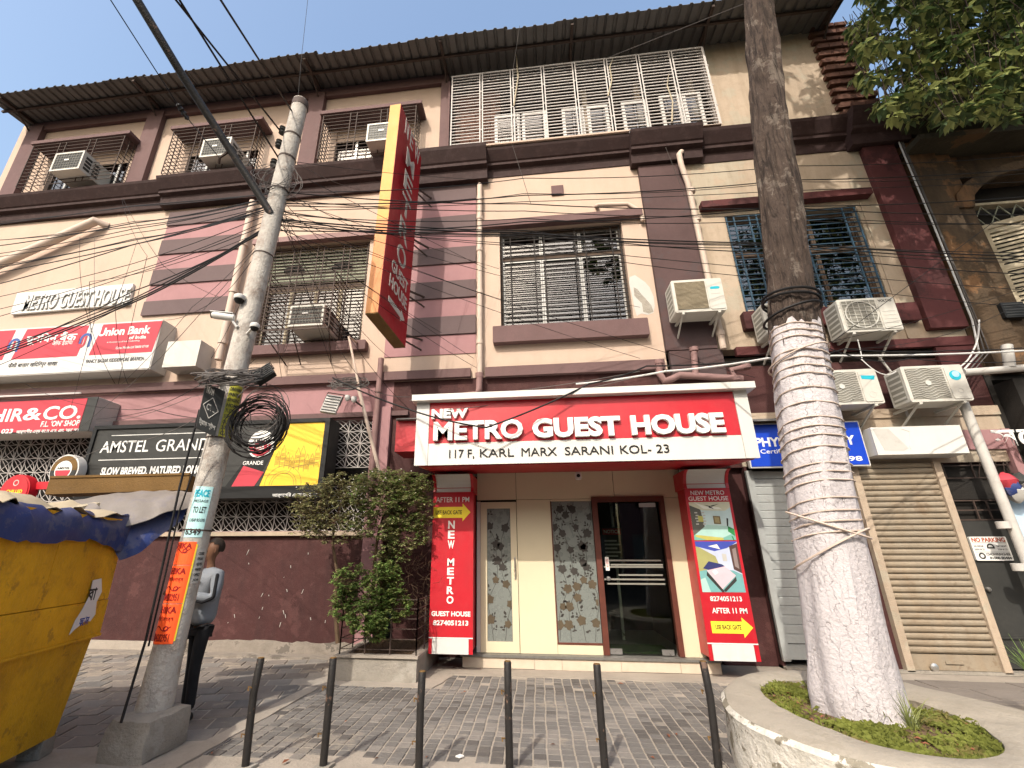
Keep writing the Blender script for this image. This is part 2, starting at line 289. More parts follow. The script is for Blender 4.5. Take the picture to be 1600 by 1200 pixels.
    def disc(s, cx, cz, r, Y, th=.002, k=20, rz=None):
        rz = rz or r
        return s.prism([(cx+r*math.cos(2*math.pi*a/k), cz+rz*math.sin(2*math.pi*a/k)) for a in range(k)], Y-th, Y)
    def ring(s, cx, cz, r0, r1, Y, th=.002, k=24, a0=0, a1=2*math.pi):
        for i in range(k):
            t, u = a0+(a1-a0)*i/k, a0+(a1-a0)*(i+1)/k
            s.prism([(cx+r0*math.cos(t), cz+r0*math.sin(t)), (cx+r1*math.cos(t), cz+r1*math.sin(t)), (cx+r1*math.cos(u), cz+r1*math.sin(u)), (cx+r0*math.cos(u), cz+r0*math.sin(u))], Y-th, Y)
        return s
    def mesh(s, name, m, origin=(0,0,0), smooth=False):
        me = bpy.data.meshes.new(name); o = Vector(origin)
        me.from_pydata([(x-o.x, y-o.y, z-o.z) for x, y, z in s.v], [], s.f)
        if m: me.materials.append(m)
        if smooth: me.shade_smooth()
        me.update(); return me
def autosmooth(me, ang=40):
    me.shade_smooth(); me.set_sharp_from_angle(angle=math.radians(ang))
def props(o, label=None, cat=None, group=None, kind=None):
    for k, v in (('label', label), ('category', cat), ('group', group), ('kind', kind)):
        if v: o[k] = v
    return o
def thing(name, label, cat, loc=(0,0,0), group=None):
    o = bpy.data.objects.new(name, None); o.empty_display_size = .1; COL.objects.link(o); o.location = loc
    return props(o, label, cat, group)
def worigin(p):
    o = Vector((0,0,0))
    while p is not None: o += Vector(p.location); p = p.parent
    return o
def part(parent, name, mb, m, smooth=False, label=None, kind=None):
    if name in SPLIT and len(mb.v) <= 64:
        isl = islands(mb)
        if 1 < len(isl) <= 4:
            for fs in isl:
                ix = sorted({i for f in fs for i in f}); mp_ = {i: k for k, i in enumerate(ix)}; q = MB(); q.v = [mb.v[i] for i in ix]; q.f = [tuple(mp_[i] for i in f) for f in fs]; r = part(parent, name, q, m, smooth, label, kind)
            return r
    me = mb.mesh(name, m, worigin(parent), False)
    if smooth: autosmooth(me)
    o = bpy.data.objects.new(name, me); COL.objects.link(o); o.parent = parent
    return props(o, label, None, None, kind)
def solo(name, mb, m, label=None, cat=None, group=None, kind=None, smooth=False, loc=None):
    loc = loc if loc is not None else ((0,0,0) if kind else mb.v[0])
    me = mb.mesh(name, m, loc)
    if smooth: autosmooth(me)
    o = bpy.data.objects.new(name, me); COL.objects.link(o); o.location = loc
    return props(o, label, cat, group, kind)
def translucent(m, f):
    t = m.node_tree; N = t.nodes; L = t.links; b = N['Principled BSDF']; o = N['Material Output']; tr = N.new('ShaderNodeBsdfTranslucent'); mx = N.new('ShaderNodeMixShader'); mx.inputs[0].default_value = f
    L.new(b.inputs['Base Color'].links[0].from_socket, tr.inputs[0]); L.new(b.outputs[0], mx.inputs[1]); L.new(tr.outputs[0], mx.inputs[2]); L.new(mx.outputs[0], o.inputs[0])
for k_ in ('leaf_a','leaf_b','shrub','shrub_b','grass'): translucent(M[k_], .38)
SPLIT = {'wall','street_wall','band','cove_edge','edge_strip','lintel_band','beam','plinth','panel_back','ceiling_slab','floor_slab','top_ledge','room_dark_backing'}
def islands(mb):
    par = list(range(len(mb.v)))
    def fd(a):
        while par[a] != a: par[a] = par[par[a]]; a = par[a]
        return a
    for f in mb.f:
        for q in f[1:]: par[fd(q)] = fd(f[0])
    out = {}
    for f in mb.f: out.setdefault(fd(f[0]), []).append(f)
    return list(out.values())
def kids(o): return [c for c in bpy.data.objects if c.parent == o]
def copy_thing(root, loc, label, rotz=0, group=None, name=None):
    r = root.copy(); COL.objects.link(r); r.location = loc; r.rotation_euler.z = rotz; r['label'] = label
    if group: r['group'] = group
    for c in list(root.children):
        d = c.copy(); COL.objects.link(d); d.parent = r
        for g in list(c.children): e = g.copy(); COL.objects.link(e); e.parent = d
    return r
# ------------------------------------------------------------------ lettering (flat or raised print, made from the built-in font)
_tc = {}
def text_geo(s, bold, thick, res=3):
    key = (s, bold, thick > 0, res)
    if key not in _tc:
        cu = bpy.data.curves.new('lettering', 'FONT'); cu.body = s; cu.size = 1; cu.offset = bold; cu.extrude = .05; cu.resolution_u = res
        ob = bpy.data.objects.new('lettering', cu); me = ob.to_mesh()
        vs = [tuple(v.co) for v in me.vertices]; fs = [tuple(p.vertices) for p in me.polygons]; ob.to_mesh_clear()
        bpy.data.objects.remove(ob); bpy.data.curves.remove(cu)
        x0 = min(v[0] for v in vs); x1 = max(v[0] for v in vs); y0 = min(v[1] for v in vs); y1 = max(v[1] for v in vs)
        _tc[key] = ([((v[0]-x0)/(x1-x0), (v[1]-y0)/(y1-y0), 1 if v[2] > 0 else 0) for v in vs], fs)
    return _tc[key]
def text(parent, s, box, Y, m, bold=.012, thick=.002, name='lettering', slant=0, frame=None, label=None):
    """box = X0 X1 Z0 Z1 on a plane facing -Y (front face at Y-thick), or frame=(origin,u,v,n) for any other plane"""
    vs, fs = text_geo(s, bold, thick); mb = MB()
    if frame is None:
        x0, x1, z0, z1 = box
        mb.v = [(x0+a*(x1-x0)+slant*b*(z1-z0), Y-c*thick, z0+b*(z1-z0)) for a, b, c in vs]
    else:
        O, u, v, n = [Vector(q) for q in frame]
        mb.v = [tuple(O+u*a+v*b+n*c*thick) for a, b, c in vs]
    mb.f = list(fs)
    return part(parent, name, mb, m, label=label)
def holes_wall(mb, x0, x1, z0, z1, holes, y0, y1):
    xs = sorted({x0, x1, *[h[0] for h in holes], *[h[1] for h in holes]}); zs = sorted({z0, z1, *[h[2] for h in holes], *[h[3] for h in holes]})
    for j in range(len(zs)-1):
        a = None
        for i in range(len(xs)-1):
            cx, cz = (xs[i]+xs[i+1])/2, (zs[j]+zs[j+1])/2
            hole = any(h[0] < cx < h[1] and h[2] < cz < h[3] for h in holes)
            if not hole and a is None: a = xs[i]
            if a is not None and hole: mb.box(a, xs[i], y0, y1, zs[j], zs[j+1]); a = None
        if a is not None: mb.box(a, xs[-1], y0, y1, zs[j], zs[j+1])
    return mb

# ================================================================== THE SETTING
# ground sheets: each a few mm above the one below
def sheet(name, pts, z, m, label=None):
    mb = MB().poly([(x, y, z) for x, y in pts]); return solo(name, mb, m, label=label, kind='structure', loc=(0,0,0))
sheet('ground', [(-400,-400),(400,-400),(400,400),(-400,400)], -.16, M['road'])
# grey concrete bed of the pavement, kerb edge towards the camera side
mb = MB().box(-30, 30, 2.6, 9.5, -.155, -.004); pavement = solo('pavement', mb, M['dusty'], kind='structure', loc=(0,0,0))
pavement['label'] = 'dusty paved footpath in front of the guest house'
mb = MB()
for i in range(40): mb.box(-30+i*1.5+.01, -28.5+i*1.5-.01, 2.42, 2.595, -.158, -.002)
solo('kerb', mb, M['concrete'], kind='structure', loc=(0,0,0))
# --- little square pavers: joints are real gaps; the nearest are single objects, the rest one joined part
rp = random.Random(3)
pitch = .113; shapes = []
def paver_mesh(i, w, d):
    mb = MB(); b = .004; z = .0; t = [rp.uniform(-.0012, .0012) for _ in range(4)]
    mb.v = [(0,0,-.013),(w,0,-.013),(w,d,-.013),(0,d,-.013),(b,b,z+t[0]),(w-b,b,z+t[1]),(w-b,d-b,z+t[2]),(b,d-b,z+t[3])]
    mb.f = [(4,5,6,7),(0,1,5,4),(1,2,6,5),(2,3,7,6),(3,0,4,7)]; return mb
pm = [paver_mesh(i, pitch-.011, pitch-.011) for i in range(8)]
PV = ('paver','paver','paver_b','paver','paver_c','paver','paver_b','paver_c'); pmesh = [[m.mesh('paver', M[PV[q]]) for q in (0, 2, 4)] for m in pm]
def tone(x, y):
    v = noise.noise(Vector((x*1.3, y*1.3, 2)))+rp.uniform(-.42, .42); return 1 if v > .34 else 2 if v < -.34 else 0
def in_pavers(x, y):
    if not (4.16 < y < 7.02+.05*math.sin(x*5)): return False
    if x > 1.5-(y-4.6)*.02+.1*math.sin(y*3) and y < 5.2: return False
    if x > 3.2: return False
    if x < -2.75+.1*math.sin(y*4) + (0 if y < 6.3 else .2): return False
    if y > 6.38 and x < -1.3: return False
    if y < 4.32+.06*math.sin(x*7) and (-.9 < x < 1.0 or -2.1 < x < -1.4): return False     # cement patches round the posts
    if abs(math.sin(x*3.3+y*5.1)) < .035 and y > 6.2: return False
    return True
cells = []
for j in range(30):
    for i in range(-28, 34):
        x = i*pitch + (.004*math.sin(j)); y = 4.1 + j*pitch
        if in_pavers(x+.05, y+.05): cells.append((x, y))
cells.sort(key=lambda c: (c[1], abs(c[0])))
rest = MB(); rt_ = []
for k, (x, y) in enumerate(cells):
    z = .003 + rp.uniform(-.0025, .0025)
    if k < 298:
        o = bpy.data.objects.new('paver', pmesh[k % 8][tone(x, y)]); COL.objects.link(o); o.parent = pavement; o.location = (x, y, z)
    else:
        src = pm[k % 8]; tn = tone(x, y); rt_.extend([tn]*len(src.f)); n = len(rest.v); rest.v += [(a+x, b+y, c+z) for a, b, c in src.v]; rest.f += [tuple(q+n for q in f) for f in src.f]
ro_ = part(pavement, 'paver', rest, M['paver'], kind='stuff'); ro_.data.materials.append(M['paver_b']); ro_.data.materials.append(M['paver_c']); ro_.data.polygons.foreach_set('material_index', rt_)
# --- worn slabs on the left stretch, laid askew
ang = math.radians(17); ca, sa = math.cos(ang), math.sin(ang)
k = 0
for j in range(-4, 34):
    for i in range(-26, 26):
        w_, d_ = .30, .30
        cx = -4.3 + (i*w_ + (j % 2)*.15)*ca - j*d_*sa; cy = 5.5 + (i*w_+(j % 2)*.15)*sa + j*d_*ca
        if -9 < cx < -2.72 - (0 if cy < 6.3 else .35) and 4.05 < cy < 7.72 and not (cy < 4.62 and cx > -3.0):
            mb = MB(); h = .142; hh = .136; z = .004+rp.uniform(-.006, .004)
            c = [(cx+a*h*ca-b*h*sa, cy+a*h*sa+b*h*ca, -.012) for a, b in ((-1,-1),(1,-1),(1,1),(-1,1))] + [(cx+a*hh*ca-b*hh*sa, cy+a*hh*sa+b*hh*ca, z+rp.uniform(-.002,.002)) for a, b in ((-1,-1),(1,-1),(1,1),(-1,1))]
            mb.hexa(c)
            if k < 296: part(pavement, 'slab', mb, M[('slab','slab','paver_b','slab','paver')[rp.randrange(5)]]); k += 1
# right stretch in front of the shutters
for j in range(7):
    for i in range(14):
        x0, y0 = 2.95+i*.52+(j % 2)*.2, 5.0+j*.42
        if y0 < 7.5 and not (x0 < 4.3 and y0 < 6.0) and x0 < 9.6:
            part(pavement, 'slab', MB().box(x0, x0+.505, y0, y0+.405, -.012, .002+rp.uniform(-.004,.004)), M['slab'])
# cement skirt along the step and between the posts, uneven outline
def blob(pts, z0, z1, seed, amp=.03, n=10):
    out = []; r = random.Random(seed)
    for i in range(len(pts)):
        a, b = Vector(pts[i]), Vector(pts[(i+1) % len(pts)]); L = (b-a).length; q = max(2, int(L/.12)); nn = Vector((-(b-a).y, (b-a).x)).normalized()
        for k in range(q): out.append(tuple(a+(b-a)*k/q + nn*(r.uniform(-amp, amp) if k else 0)))
    return MB().prismz(out, z0, z1)
part(pavement, 'cement_skirt', blob([(-1.25,7.03),(2.55,7.0),(2.55,7.46),(-1.25,7.46)], -.012, .010, 2), M['dusty'])
part(pavement, 'cement_skirt', blob([(-3.02,6.30),(-1.35,6.36),(-1.2,7.0),(-1.3,7.6),(-3.05,7.0)], -.012, .007, 5), M['dusty'])
part(pavement, 'cement_strip', blob([(-2.95,3.2),(-2.78,3.2),(-2.70,6.2),(-2.86,6.2)], -.012, .013, 6, .012), M['dusty'])
part(pavement, 'cement_strip', blob([(-12,7.74),(-3.1,7.74),(-3.1,8.0),(-12,8.0)], -.012, .03, 8, .03), M['plinth'])
# leaves and litter on the paving
def dry_leaf(x, y, z, s, a):
    mb = MB(); c, d = math.cos(a)*s, math.sin(a)*s
    mb.poly([(x-c, y-d, z+.004), (x-d*.35, y+c*.35, z+.016), (x+c, y+d, z+.006), (x+d*.35, y-c*.35, z+.010)]); return mb
lit = MB()
for (a, b, s) in ((970,1070,.05),(1045,1152,.06),(1057,1150,.04),(864,1166,.035),(726,1083,.03),(722,1085,.025),(446,1193,.06),(667,1186,.035),(330,1180,.03),(588,1188,.03),(1020,1187,.03),(970,1095,.03),(540,1130,.02),(905,1075,.02)):
    g = G(a, b); q = dry_leaf(g.x, g.y, .008, s*.75, rp.uniform(0, 6)); n = len(lit.v); lit.v += q.v; lit.f += [tuple(i+n for i in f) for f in q.f]
solo('leaf_litter', lit, M['leafdry'], label='scattered reddish dry leaves on the grey pavers', kind='stuff')
g = G(718, 1184); mb = MB().prismz([(g.x-.03,g.y-.01),(g.x+.01,g.y-.025),(g.x+.035,g.y+.005),(g.x,g.y+.03)], .006, .016)
solo('paper_scrap', mb, M['letter'], 'small white scrap of paper on the pavers below the planter', 'litter')

# ================================================================== THE GUEST HOUSE
FY = 8.0; XL, XR = -13.85, 7.36
W0 = (-5.72, -3.37, 5.5, 7.98); W1 = (-.55, 1.95, 5.66, 7.93); W2 = (3.95, 6.37, 5.72, 7.85)
U = [(-12.35, -10.05, 10.12, 11.45), (-8.4, -6.5, 10.08, 11.42), (-4.5, -2.55, 10.04, 11.35)]
bld = thing('guest_house', 'three storey cream and mauve guest house with striped bands, brown cornices and corrugated roof', 'building', (-3, FY, 0))
mb = MB()
holes_wall(mb, XL, -1.75, 9.93, 12.8, U, FY, FY+.3); part(bld, 'wall', mb, M['cream'], label='cream top floor wall')
mb = MB().box(4.16, 6.86, FY+.003, FY+.3, 9.93, 12.8); part(bld, 'wall', mb, M['cream_worn'], label='stained cream top floor wall at the right end')
mb = MB(); holes_wall(mb, -20, 2.42, 4.62, 9.93, [W0, W1], FY, FY+.3); part(bld, 'wall', mb, M['cream'], label='cream first floor wall')
mb = MB(); holes_wall(mb, 2.42, XR, 4.95, 9.93, [W2], FY, FY+.3); part(bld, 'wall', mb, M['cream_worn'], label='weathered cream first floor wall by the right window')
part(bld, 'wall', MB().box(XL, XR, FY+6, FY+6.2, 0, 12.7).box(XL, XL+.2, FY+.3, FY+6, 9.93, 12.7).box(XR-.2, XR, FY+.3, FY+6, 0, 12.7), M['cream_worn'], label='side and rear walls')
part(bld, 'floor_slab', MB().box(XL+.2, XR-.2, FY+.3, FY+6, 4.7, 4.9).box(XL+.2, XR-.2, FY+.3, FY+6, 9.75, 9.93).box(XL+.2, XR-.2, FY+.3, FY+6, 12.5, 12.68), M['concrete'])
part(bld, 'room_dark_backing', MB().box(-19.9, 7.1, FY+.95, FY+1.05, 4.9, 9.74).box(-13.6, -1.9, FY+.95, FY+1.05, 9.94, 12.49), M['dark'])  # dark boards standing for the unlit rooms behind the windows
# pink strip of wall under the first floor, with the maroon street wall below it
L0, L1 = (-13.0, -5.9, 2.0, 3.68), (-5.9, -3.0, 1.9, 3.85)
mb = MB(); holes_wall(mb, -20, -2.62, 1.82, 4.62, [(-13.0, -2.95, 1.9, 3.9)], FY+.02, FY+.3); part(bld, 'wall', mb, M['pink'], label='pink ground floor wall')
part(bld, 'wall', MB().box(-2.62, XR, FY+.02, FY+.3, 2.85, 4.62), M['maroon'], label='maroon wall above the entrance')
part(bld, 'wall', MB().box(-2.42, -.98, FY+.17, FY+.35, 0, 2.85).box(2.62, 3.36, FY+.12, FY+.3, 0, 2.85), M['maroon'], label='dark maroon wall beside the entrance')
mb = MB().box(-20, -6.08, FY+.01, FY+.3, .16, 1.82).box(-5.86, -2.62, FY+.01, FY+.3, .16, 1.82)
part(bld, 'street_wall', mb, M['maroon'], label='scuffed maroon wall under the iron lattice')
mb = blob([(-5.86, 0),(-2.7, 0),(-2.7,.1),(-5.86,.1)], 0, 0, 4)
mb = MB()
xs = [-5.86+i*.08 for i in range(41)]
top = [(x, .20+.07*noise.noise(Vector((x*2.1, 0, 3)))+.03*noise.noise(Vector((x*11, 1, 3)))) for x in xs]
mb.prism([(-5.86, 0), (xs[-1], 0)] + top[::-1], FY-.012, FY+.008)
part(bld, 'damp_plinth', mb, M['plinth'])
part(bld, 'plinth', MB().box(-20, -6.08, FY-.02, FY+.28, 0, .158), M['dusty'])
part(bld, 'pier', MB().box(-6.08, -5.86, FY-.06, FY+.3, .0, 1.9), M['pink'], label='pink pier beside the mustard stall')
part(bld, 'pilaster', MB().box(-2.95, -2.62, FY-.08, FY+.02, .0, 4.1), M['pink'], label='pink pilaster beside the planter')
part(bld, 'sill_ledge', MB().box(-20, -2.96, FY-.07, FY+.2, 1.822, 1.89), M['cream_worn'])
part(bld, 'lintel_band', MB().box(-20, -2.3, FY-.05, FY+.02, 3.93, 4.02).box(-2.3, -.9, FY-.04, FY+.02, 3.75, 3.83), M['mauve'])
part(bld, 'lattice_dark_backing', MB().box(-19.8, -2.7, FY+.5, FY+.55, 1.4, 4.2), M['dark'])  # dark board standing for the unlit gap behind the lattice
# storey bands
part(bld, 'band', MB().bbox(-20, -1.13, FY-.10, FY, 4.62, 4.79, .01).bbox(-.86, 2.36, FY-.10, FY, 4.60, 4.79, .01), M['mauve'], label='mauve storey band')
part(bld, 'band', MB().bbox(3.6, XR, FY-.08, FY, 4.80, 4.96, .01), M['oxblood'], label='dark red storey band')
# main cornice: three fasciae, breaking forward over the pilasters
def cornice(x0, x1, out, z0=9.22, z1=9.95, name='cornice'):
    h = z1-z0; y = FY
    pr = [(y, z0), (y-.08-out, z0), (y-.10-out, z0+h*.34), (y-.20-out, z0+h*.40), (y-.20-out, z0+h*.50), (y-.23-out, z0+h*.54), (y-.36-out, z0+h*.86), (y-.38-out, z1-.03), (y-.35-out, z1), (y, z1)]
    mb = MB().prismx(pr, x0, x1); o = part(bld, name, mb, M['cornice']); return o
cz = [(-20,-13.35,.12,9.30),(-13.35,-8.62,0,9.32),(-8.62,-6.2,.10,9.30),(-6.2,-2.4,0,9.26),(-2.4,-.78,.1,9.22),(-.78,2.28,-.06,9.36),(2.28,3.72,.10,9.24),(3.72,6.55,-.06,9.22),(6.55,7.62,.12,9.18)]
for a, b, o_2, z0 in cz:
    z1 = 9.95 if b < 2.3 else 9.9
    cornice(a+.001, b-.001, o_2, z0+(.0), z1)
part(bld, 'cornice_edge', MB().box(-.78, 2.28, FY-.36, FY-.302, 9.951, 9.99), M['cream'])
# pilasters
for (x0, x1, z0, z1, y, m, lab) in (
    (-13.42,-12.98,9.96,12.55,FY-.14,'mauve','mauve top floor pilaster at the left corner'),(-9.82,-9.37,9.96,12.55,FY-.14,'mauve','mauve top floor pilaster between the first two cages'),
    (-5.32,-4.9,9.96,12.55,FY-.14,'mauve','mauve top floor pilaster behind the concrete pole'),(-1.9,-1.72,9.96,12.45,FY-.12,'mauve','narrow mauve pilaster left of the veranda grille'),
    (2.42,3.30,4.95,9.22,FY-.10,'pilaster','weathered brown pilaster beside the centre window'),(6.76,7.34,5.12,9.16,FY-.12,'oxblood','oxblood pilaster at the right end')):
    part(bld, 'pilaster', MB().bbox(x0, x1, y, FY, z0, z1, .008), M[m], label=lab)
part(bld, 'beam', MB().box(-13.42, -1.72, FY-.10, FY+.02, 12.42, 12.70).box(-1.7, -1.66, FY-.2, FY+.1, 9.96, 12.3), M['mauve'], label='mauve beam under the roof')
part(bld, 'wall', MB().box(6.76, 7.34, FY-.06, FY, 4.35, 4.79), M['oxblood'], label='oxblood block under the right pilaster')
part(bld, 'wall', MB().box(2.46, 3.36, FY-.10, FY, 4.96-.55, 4.93), M['pilaster'], label='brown block under the weathered pilaster')
# striped panels
for (x0, x1, zt, zb, seed) in ((-8.42, -6.42, 9.2, 6.40, 1), (-2.85, -1.04, 9.2, 5.12, 2)):
    z = zt; dark = True; n = 0
    while z > zb+.1:
        h = .40 if dark else .415
        z0 = max(zb, z-h)
        part(bld, 'stripe', MB().bbox(x0, x1, FY-(.05 if dark else .018), FY, z0+.004, z-.004, .006), M['stripe_dark' if dark else 'pink'],
             label=('grey mauve' if dark else 'pale pink')+' stripe of the banded wall panel')
        z = z0; dark = not dark
# brick quoins left ragged at the right end of the top floor
part(bld, 'mortar_core', MB().box(6.80, 7.42, FY-.02, FY+.3, 9.93, 12.9), M['mortar'])
rq = random.Random(5)
for c in range(26):
    z = 9.96+c*.112; off = .10 if c % 2 else 0
    for q in range(3):
        x0 = 6.72-off*1.1+q*.27; x1 = x0+.255
        part(bld, 'brick', MB().box(x0+rq.uniform(-.01,.01), min(x1, 7.5+rq.uniform(-.02,.02)), FY-.05-off*.5-rq.uniform(0,.02), FY+.1, z, z+.098), M['brick'])
# ------------------------------------------------------------------ roof
RZ = lambda y: 12.66 + (y-7.0)*.10
def roof_sheet(x0, x1, dz=0, y0=7.0, y1=9.4):
    mb = MB(); n = int(round((x1-x0)/.225)); w_ = (x1-x0)/n
    pts = []
    for i in range(n):
        a = x0+i*w_; pts += [(a, 0), (a+w_*.60, 0), (a+w_*.70, .045), (a+w_*.90, .045)]
    pts.append((x1, 0))
    for i in range(len(pts)-1):
        (xa, ha), (xb, hb) = pts[i], pts[i+1]
        a0, a1 = RZ(y0)+ha+dz, RZ(y1)+ha+dz; b0, b1 = RZ(y0)+hb+dz, RZ(y1)+hb+dz; t = -.006
        mb.hexa([(xa,y0,a0+t),(xb,y0,b0+t),(xb,y1,b1+t),(xa,y1,a1+t),(xa,y0,a0),(xb,y0,b0),(xb,y1,b1),(xa,y1,a1)])
    part(bld, 'roof_sheet', mb, M['roof'])
x = -13.75; i = 0
while x < 6.9:
    roof_sheet(x, min(x+1.16, 7.0), .006 + .016*(i % 2), 7.0+rp.uniform(-.03, .03)); x += 1.125; i += 1
for py_ in (7.42,): part(bld, 'purlin', MB().box(-13.8, 6.95, py_, py_+.05, RZ(py_)-.07, RZ(py_)-.012), M['bar'])
for bx in (-13.4, -9.6, -5.1, -1.8, 1.2, 4.2, 6.8):
    part(bld, 'roof_bracket', MB().hexa([(bx,7.05,RZ(7.05)-.07),(bx+.06,7.05,RZ(7.05)-.07),(bx+.06,8.0,RZ(8)-.09),(bx,8.0,RZ(8)-.09),(bx,7.05,RZ(7.05)-.015),(bx+.06,7.05,RZ(7.05)-.015),(bx+.06,8.0,RZ(8)-.015),(bx,8.0,RZ(8)-.015)]).tube([(bx+.03, 8.0, 12.3), (bx+.03, 7.45, RZ(7.45)-.05)], .02), M['bar'])
# ------------------------------------------------------------------ windows of the first floor
def bars(mb, x0, x1, z0, z1, y, nz, vx, r=.007, rv=.009):
    for i in range(nz+1):
        z = z0+(z1-z0)*i/nz; mb.box(x0, x1, y-r, y+r, z-r, z+r)
    for vxx in vx: mb.box(vxx-rv, vxx+rv, y-rv-.006, y+rv-.006, z0, z1)
def casement(W, m_frame, m_sash, cols, transom, name='window', depth=.16, lab=None, sash=.035):
    x0, x1, z0, z1 = W; y = FY+depth; fr = .055
    wf = part(bld, 'window', MB().box(x0, x0+fr, y, y+.08, z0, z1).box(x1-fr, x1, y, y+.08, z0, z1).box(x0+fr, x1-fr, y, y+.08, z1-fr, z1).box(x0+fr, x1-fr, y, y+.08, z0, z0+fr), m_frame, label=lab)
    zt = z0+(z1-z0)*transom
    part(wf, 'transom', MB().box(x0+fr, x1-fr, y-.01, y+.08, zt-.04, zt+.04), m_frame)
    ws = (x1-x0-2*fr)/cols
    for c in range(cols):
        a = x0+fr+c*ws; b = a+ws
        for (q0, q1) in ((z0+fr, zt-.04), (zt+.04, z1-fr)):
            part(wf, 'sash', MB().box(a+.004, a+sash, y+.01, y+.05, q0, q1).box(b-sash, b-.004, y+.01, y+.05, q0, q1).box(a+sash, b-sash, y+.01, y+.05, q0, q0+sash).box(a+sash, b-sash, y+.01, y+.05, q1-sash, q1), m_sash)
            t = [rp.uniform(-.004, .004) for _ in range(4)]
            part(wf, 'pane', MB().poly([(a+sash, y+.03+t[0], q0+sash), (b-sash, y+.03+t[1], q0+sash), (b-sash, y+.03+t[2], q1-sash), (a+sash, y+.03+t[3], q1-sash)]), M['glass'])
    return wf
def reveal(W, m): x0, x1, z0, z1 = W
wf = casement(W1, M['wood'], M['alu'], 3, .72, lab='three light centre window behind dark bars')
g_ = MB(); x0, x1, z0, z1 = W1
bars(g_, x0+.02, x1-.02, z0+.03, z1-.05, FY+.07, 22, [x0+.05, x0+.22, x0+.72, x0+.92, x0+1.55, x0+1.75, x1-.22, x1-.05], .009, .010)
part(wf, 'grille', g_, M['bar_dark'])
part(bld, 'window_sill', MB().bbox(-.70, 2.16, FY-.16, FY, 5.26, 5.60, .012), M['mauve'], label='thick mauve sill under the centre window')
part(bld, 'window_hood', MB().bbox(-.90, 2.36, FY-.14, FY, 7.94, 8.10, .01), M['mauve'], label='thin mauve hood over the centre window')
wf = casement(W0, M['wood'], M['wood_pale'], 4, .58, lab='left window with faded louvres over an air conditioner')
x0, x1, z0, z1 = W0; y = FY+.10
lv = MB()
for i in range(9): z = 7.12+i*.085; lv.hexa([(x0+.06,y+.03,z),(x1-.06,y+.03,z),(x1-.06,y+.07,z+.07),(x0+.06,y+.07,z+.07),(x0+.06,y+.018,z+.006),(x1-.06,y+.018,z+.006),(x1-.06,y+.058,z+.078),(x0+.06,y+.058,z+.078)])
for i in range(9):
    z = 7.12+i*.085; s = MB().hexa([(x0+.06,y+.03,z),(x1-.06,y+.03,z),(x1-.06,y+.07,z+.07),(x0+.06,y+.07,z+.07),(x0+.06,y+.018,z+.006),(x1-.06,y+.018,z+.006),(x1-.06,y+.058,z+.078),(x0+.06,y+.058,z+.078)])
    part(wf, 'slat', s, M['louvre'])
part(wf, 'louvre_rail', MB().box(x0+.05, x1-.05, y-.01, y+.06, 7.04, 7.10), M['louvre'])
for cx in (x0+.62, x0+1.72): part(wf, 'vent_opening', MB().prism([(cx+.24*math.cos(a), 7.36+.17*math.sin(a)) for a in [math.pi*k/8 for k in range(9)]], y-.004, y+.012), M['dark'])
g_ = MB(); bars(g_, x0+.02, x1-.02, z0+.03, z1-.05, FY+.05, 30, [x0+.05, x0+.6, x0+.75, x0+1.15, x0+1.3, x0+1.75, x0+1.9, x1-.05]); part(wf, 'grille', g_, M['bar'])
part(wf, 'curtain', MB().box(x0+.1, x0+1.05, y+.12, y+.13, z0+.05, 7.0), M['letter_dim'], label='pale cloth behind the bars')
part(bld, 'window_sill', MB().bbox(-5.9, -3.2, FY-.16, FY, 5.27, 5.47, .012), M['mauve'], label='mauve sill under the louvred window')
part(bld, 'window_hood', MB().bbox(-6.05, -2.98, FY-.14, FY, 7.99, 8.12, .01), M['pipe_mauve'], label='mauve hood over the louvred window')
wf = casement(W2, M['wood'], M['wood'], 3, .60, lab='right window behind a blue iron grille')
x0, x1, z0, z1 = W2; g_ = MB(); bars(g_, x0-.02, x1-.05, z0-.05, z1-.06, FY-.03, 19, [x0, x0+.14, x0+.42, x0+.56, x0+1.2, x0+1.34, x1-.3, x1-.08], .008, .012); part(wf, 'grille', g_, M['bar_blue'])
part(bld, 'window_sill', MB().bbox(3.82, 6.66, FY-.14, FY, 5.28, 5.62, .012), M['oxblood'], label='oxblood sill under the right window')
part(bld, 'window_hood', MB().bbox(3.5, 6.62, FY-.16, FY, 7.98, 8.13, .01), M['oxblood'], label='oxblood hood over the right window')
part(bld, 'plaster_moulding', MB().box(6.44, 6.47, FY-.02, FY, 5.0, 7.9), M['cream_worn'])
# small vent, patch of peeled plaster
x0, x1, z0, z1 = rect(861, 292, 881, 305, FY); part(bld, 'vent', MB().box(x0, x1, FY-.03, FY, z0, z1).box(x0+.03, x1-.03, FY-.036, FY-.03, z0+.03, z1-.03), M['mauve'])
def patch(px, y_, mm, name, th):
    pts = [P(a, b, FY) for a, b in px]; part(bld, name, MB().prism([(p.x, p.z) for p in pts][::-1], y_-th, y_), mm)
patch([(984,433),(992,430),(998,434),(1008,441),(1015,449),(1021,463),(1023,478),(1021,489),(1012,492),(1002,490),(995,494),(991,480),(989,468),(986,455),(983,443)], FY, M['letter_dim'], 'peeled_plaster', .003)
patch([(990,449),(996,452),(1002,460),(1008,466),(1018,478),(1021,487),(1014,490),(1005,487),(1003,474),(997,468),(991,462)], FY-.003, M['concrete'], 'peeled_plaster', .003)
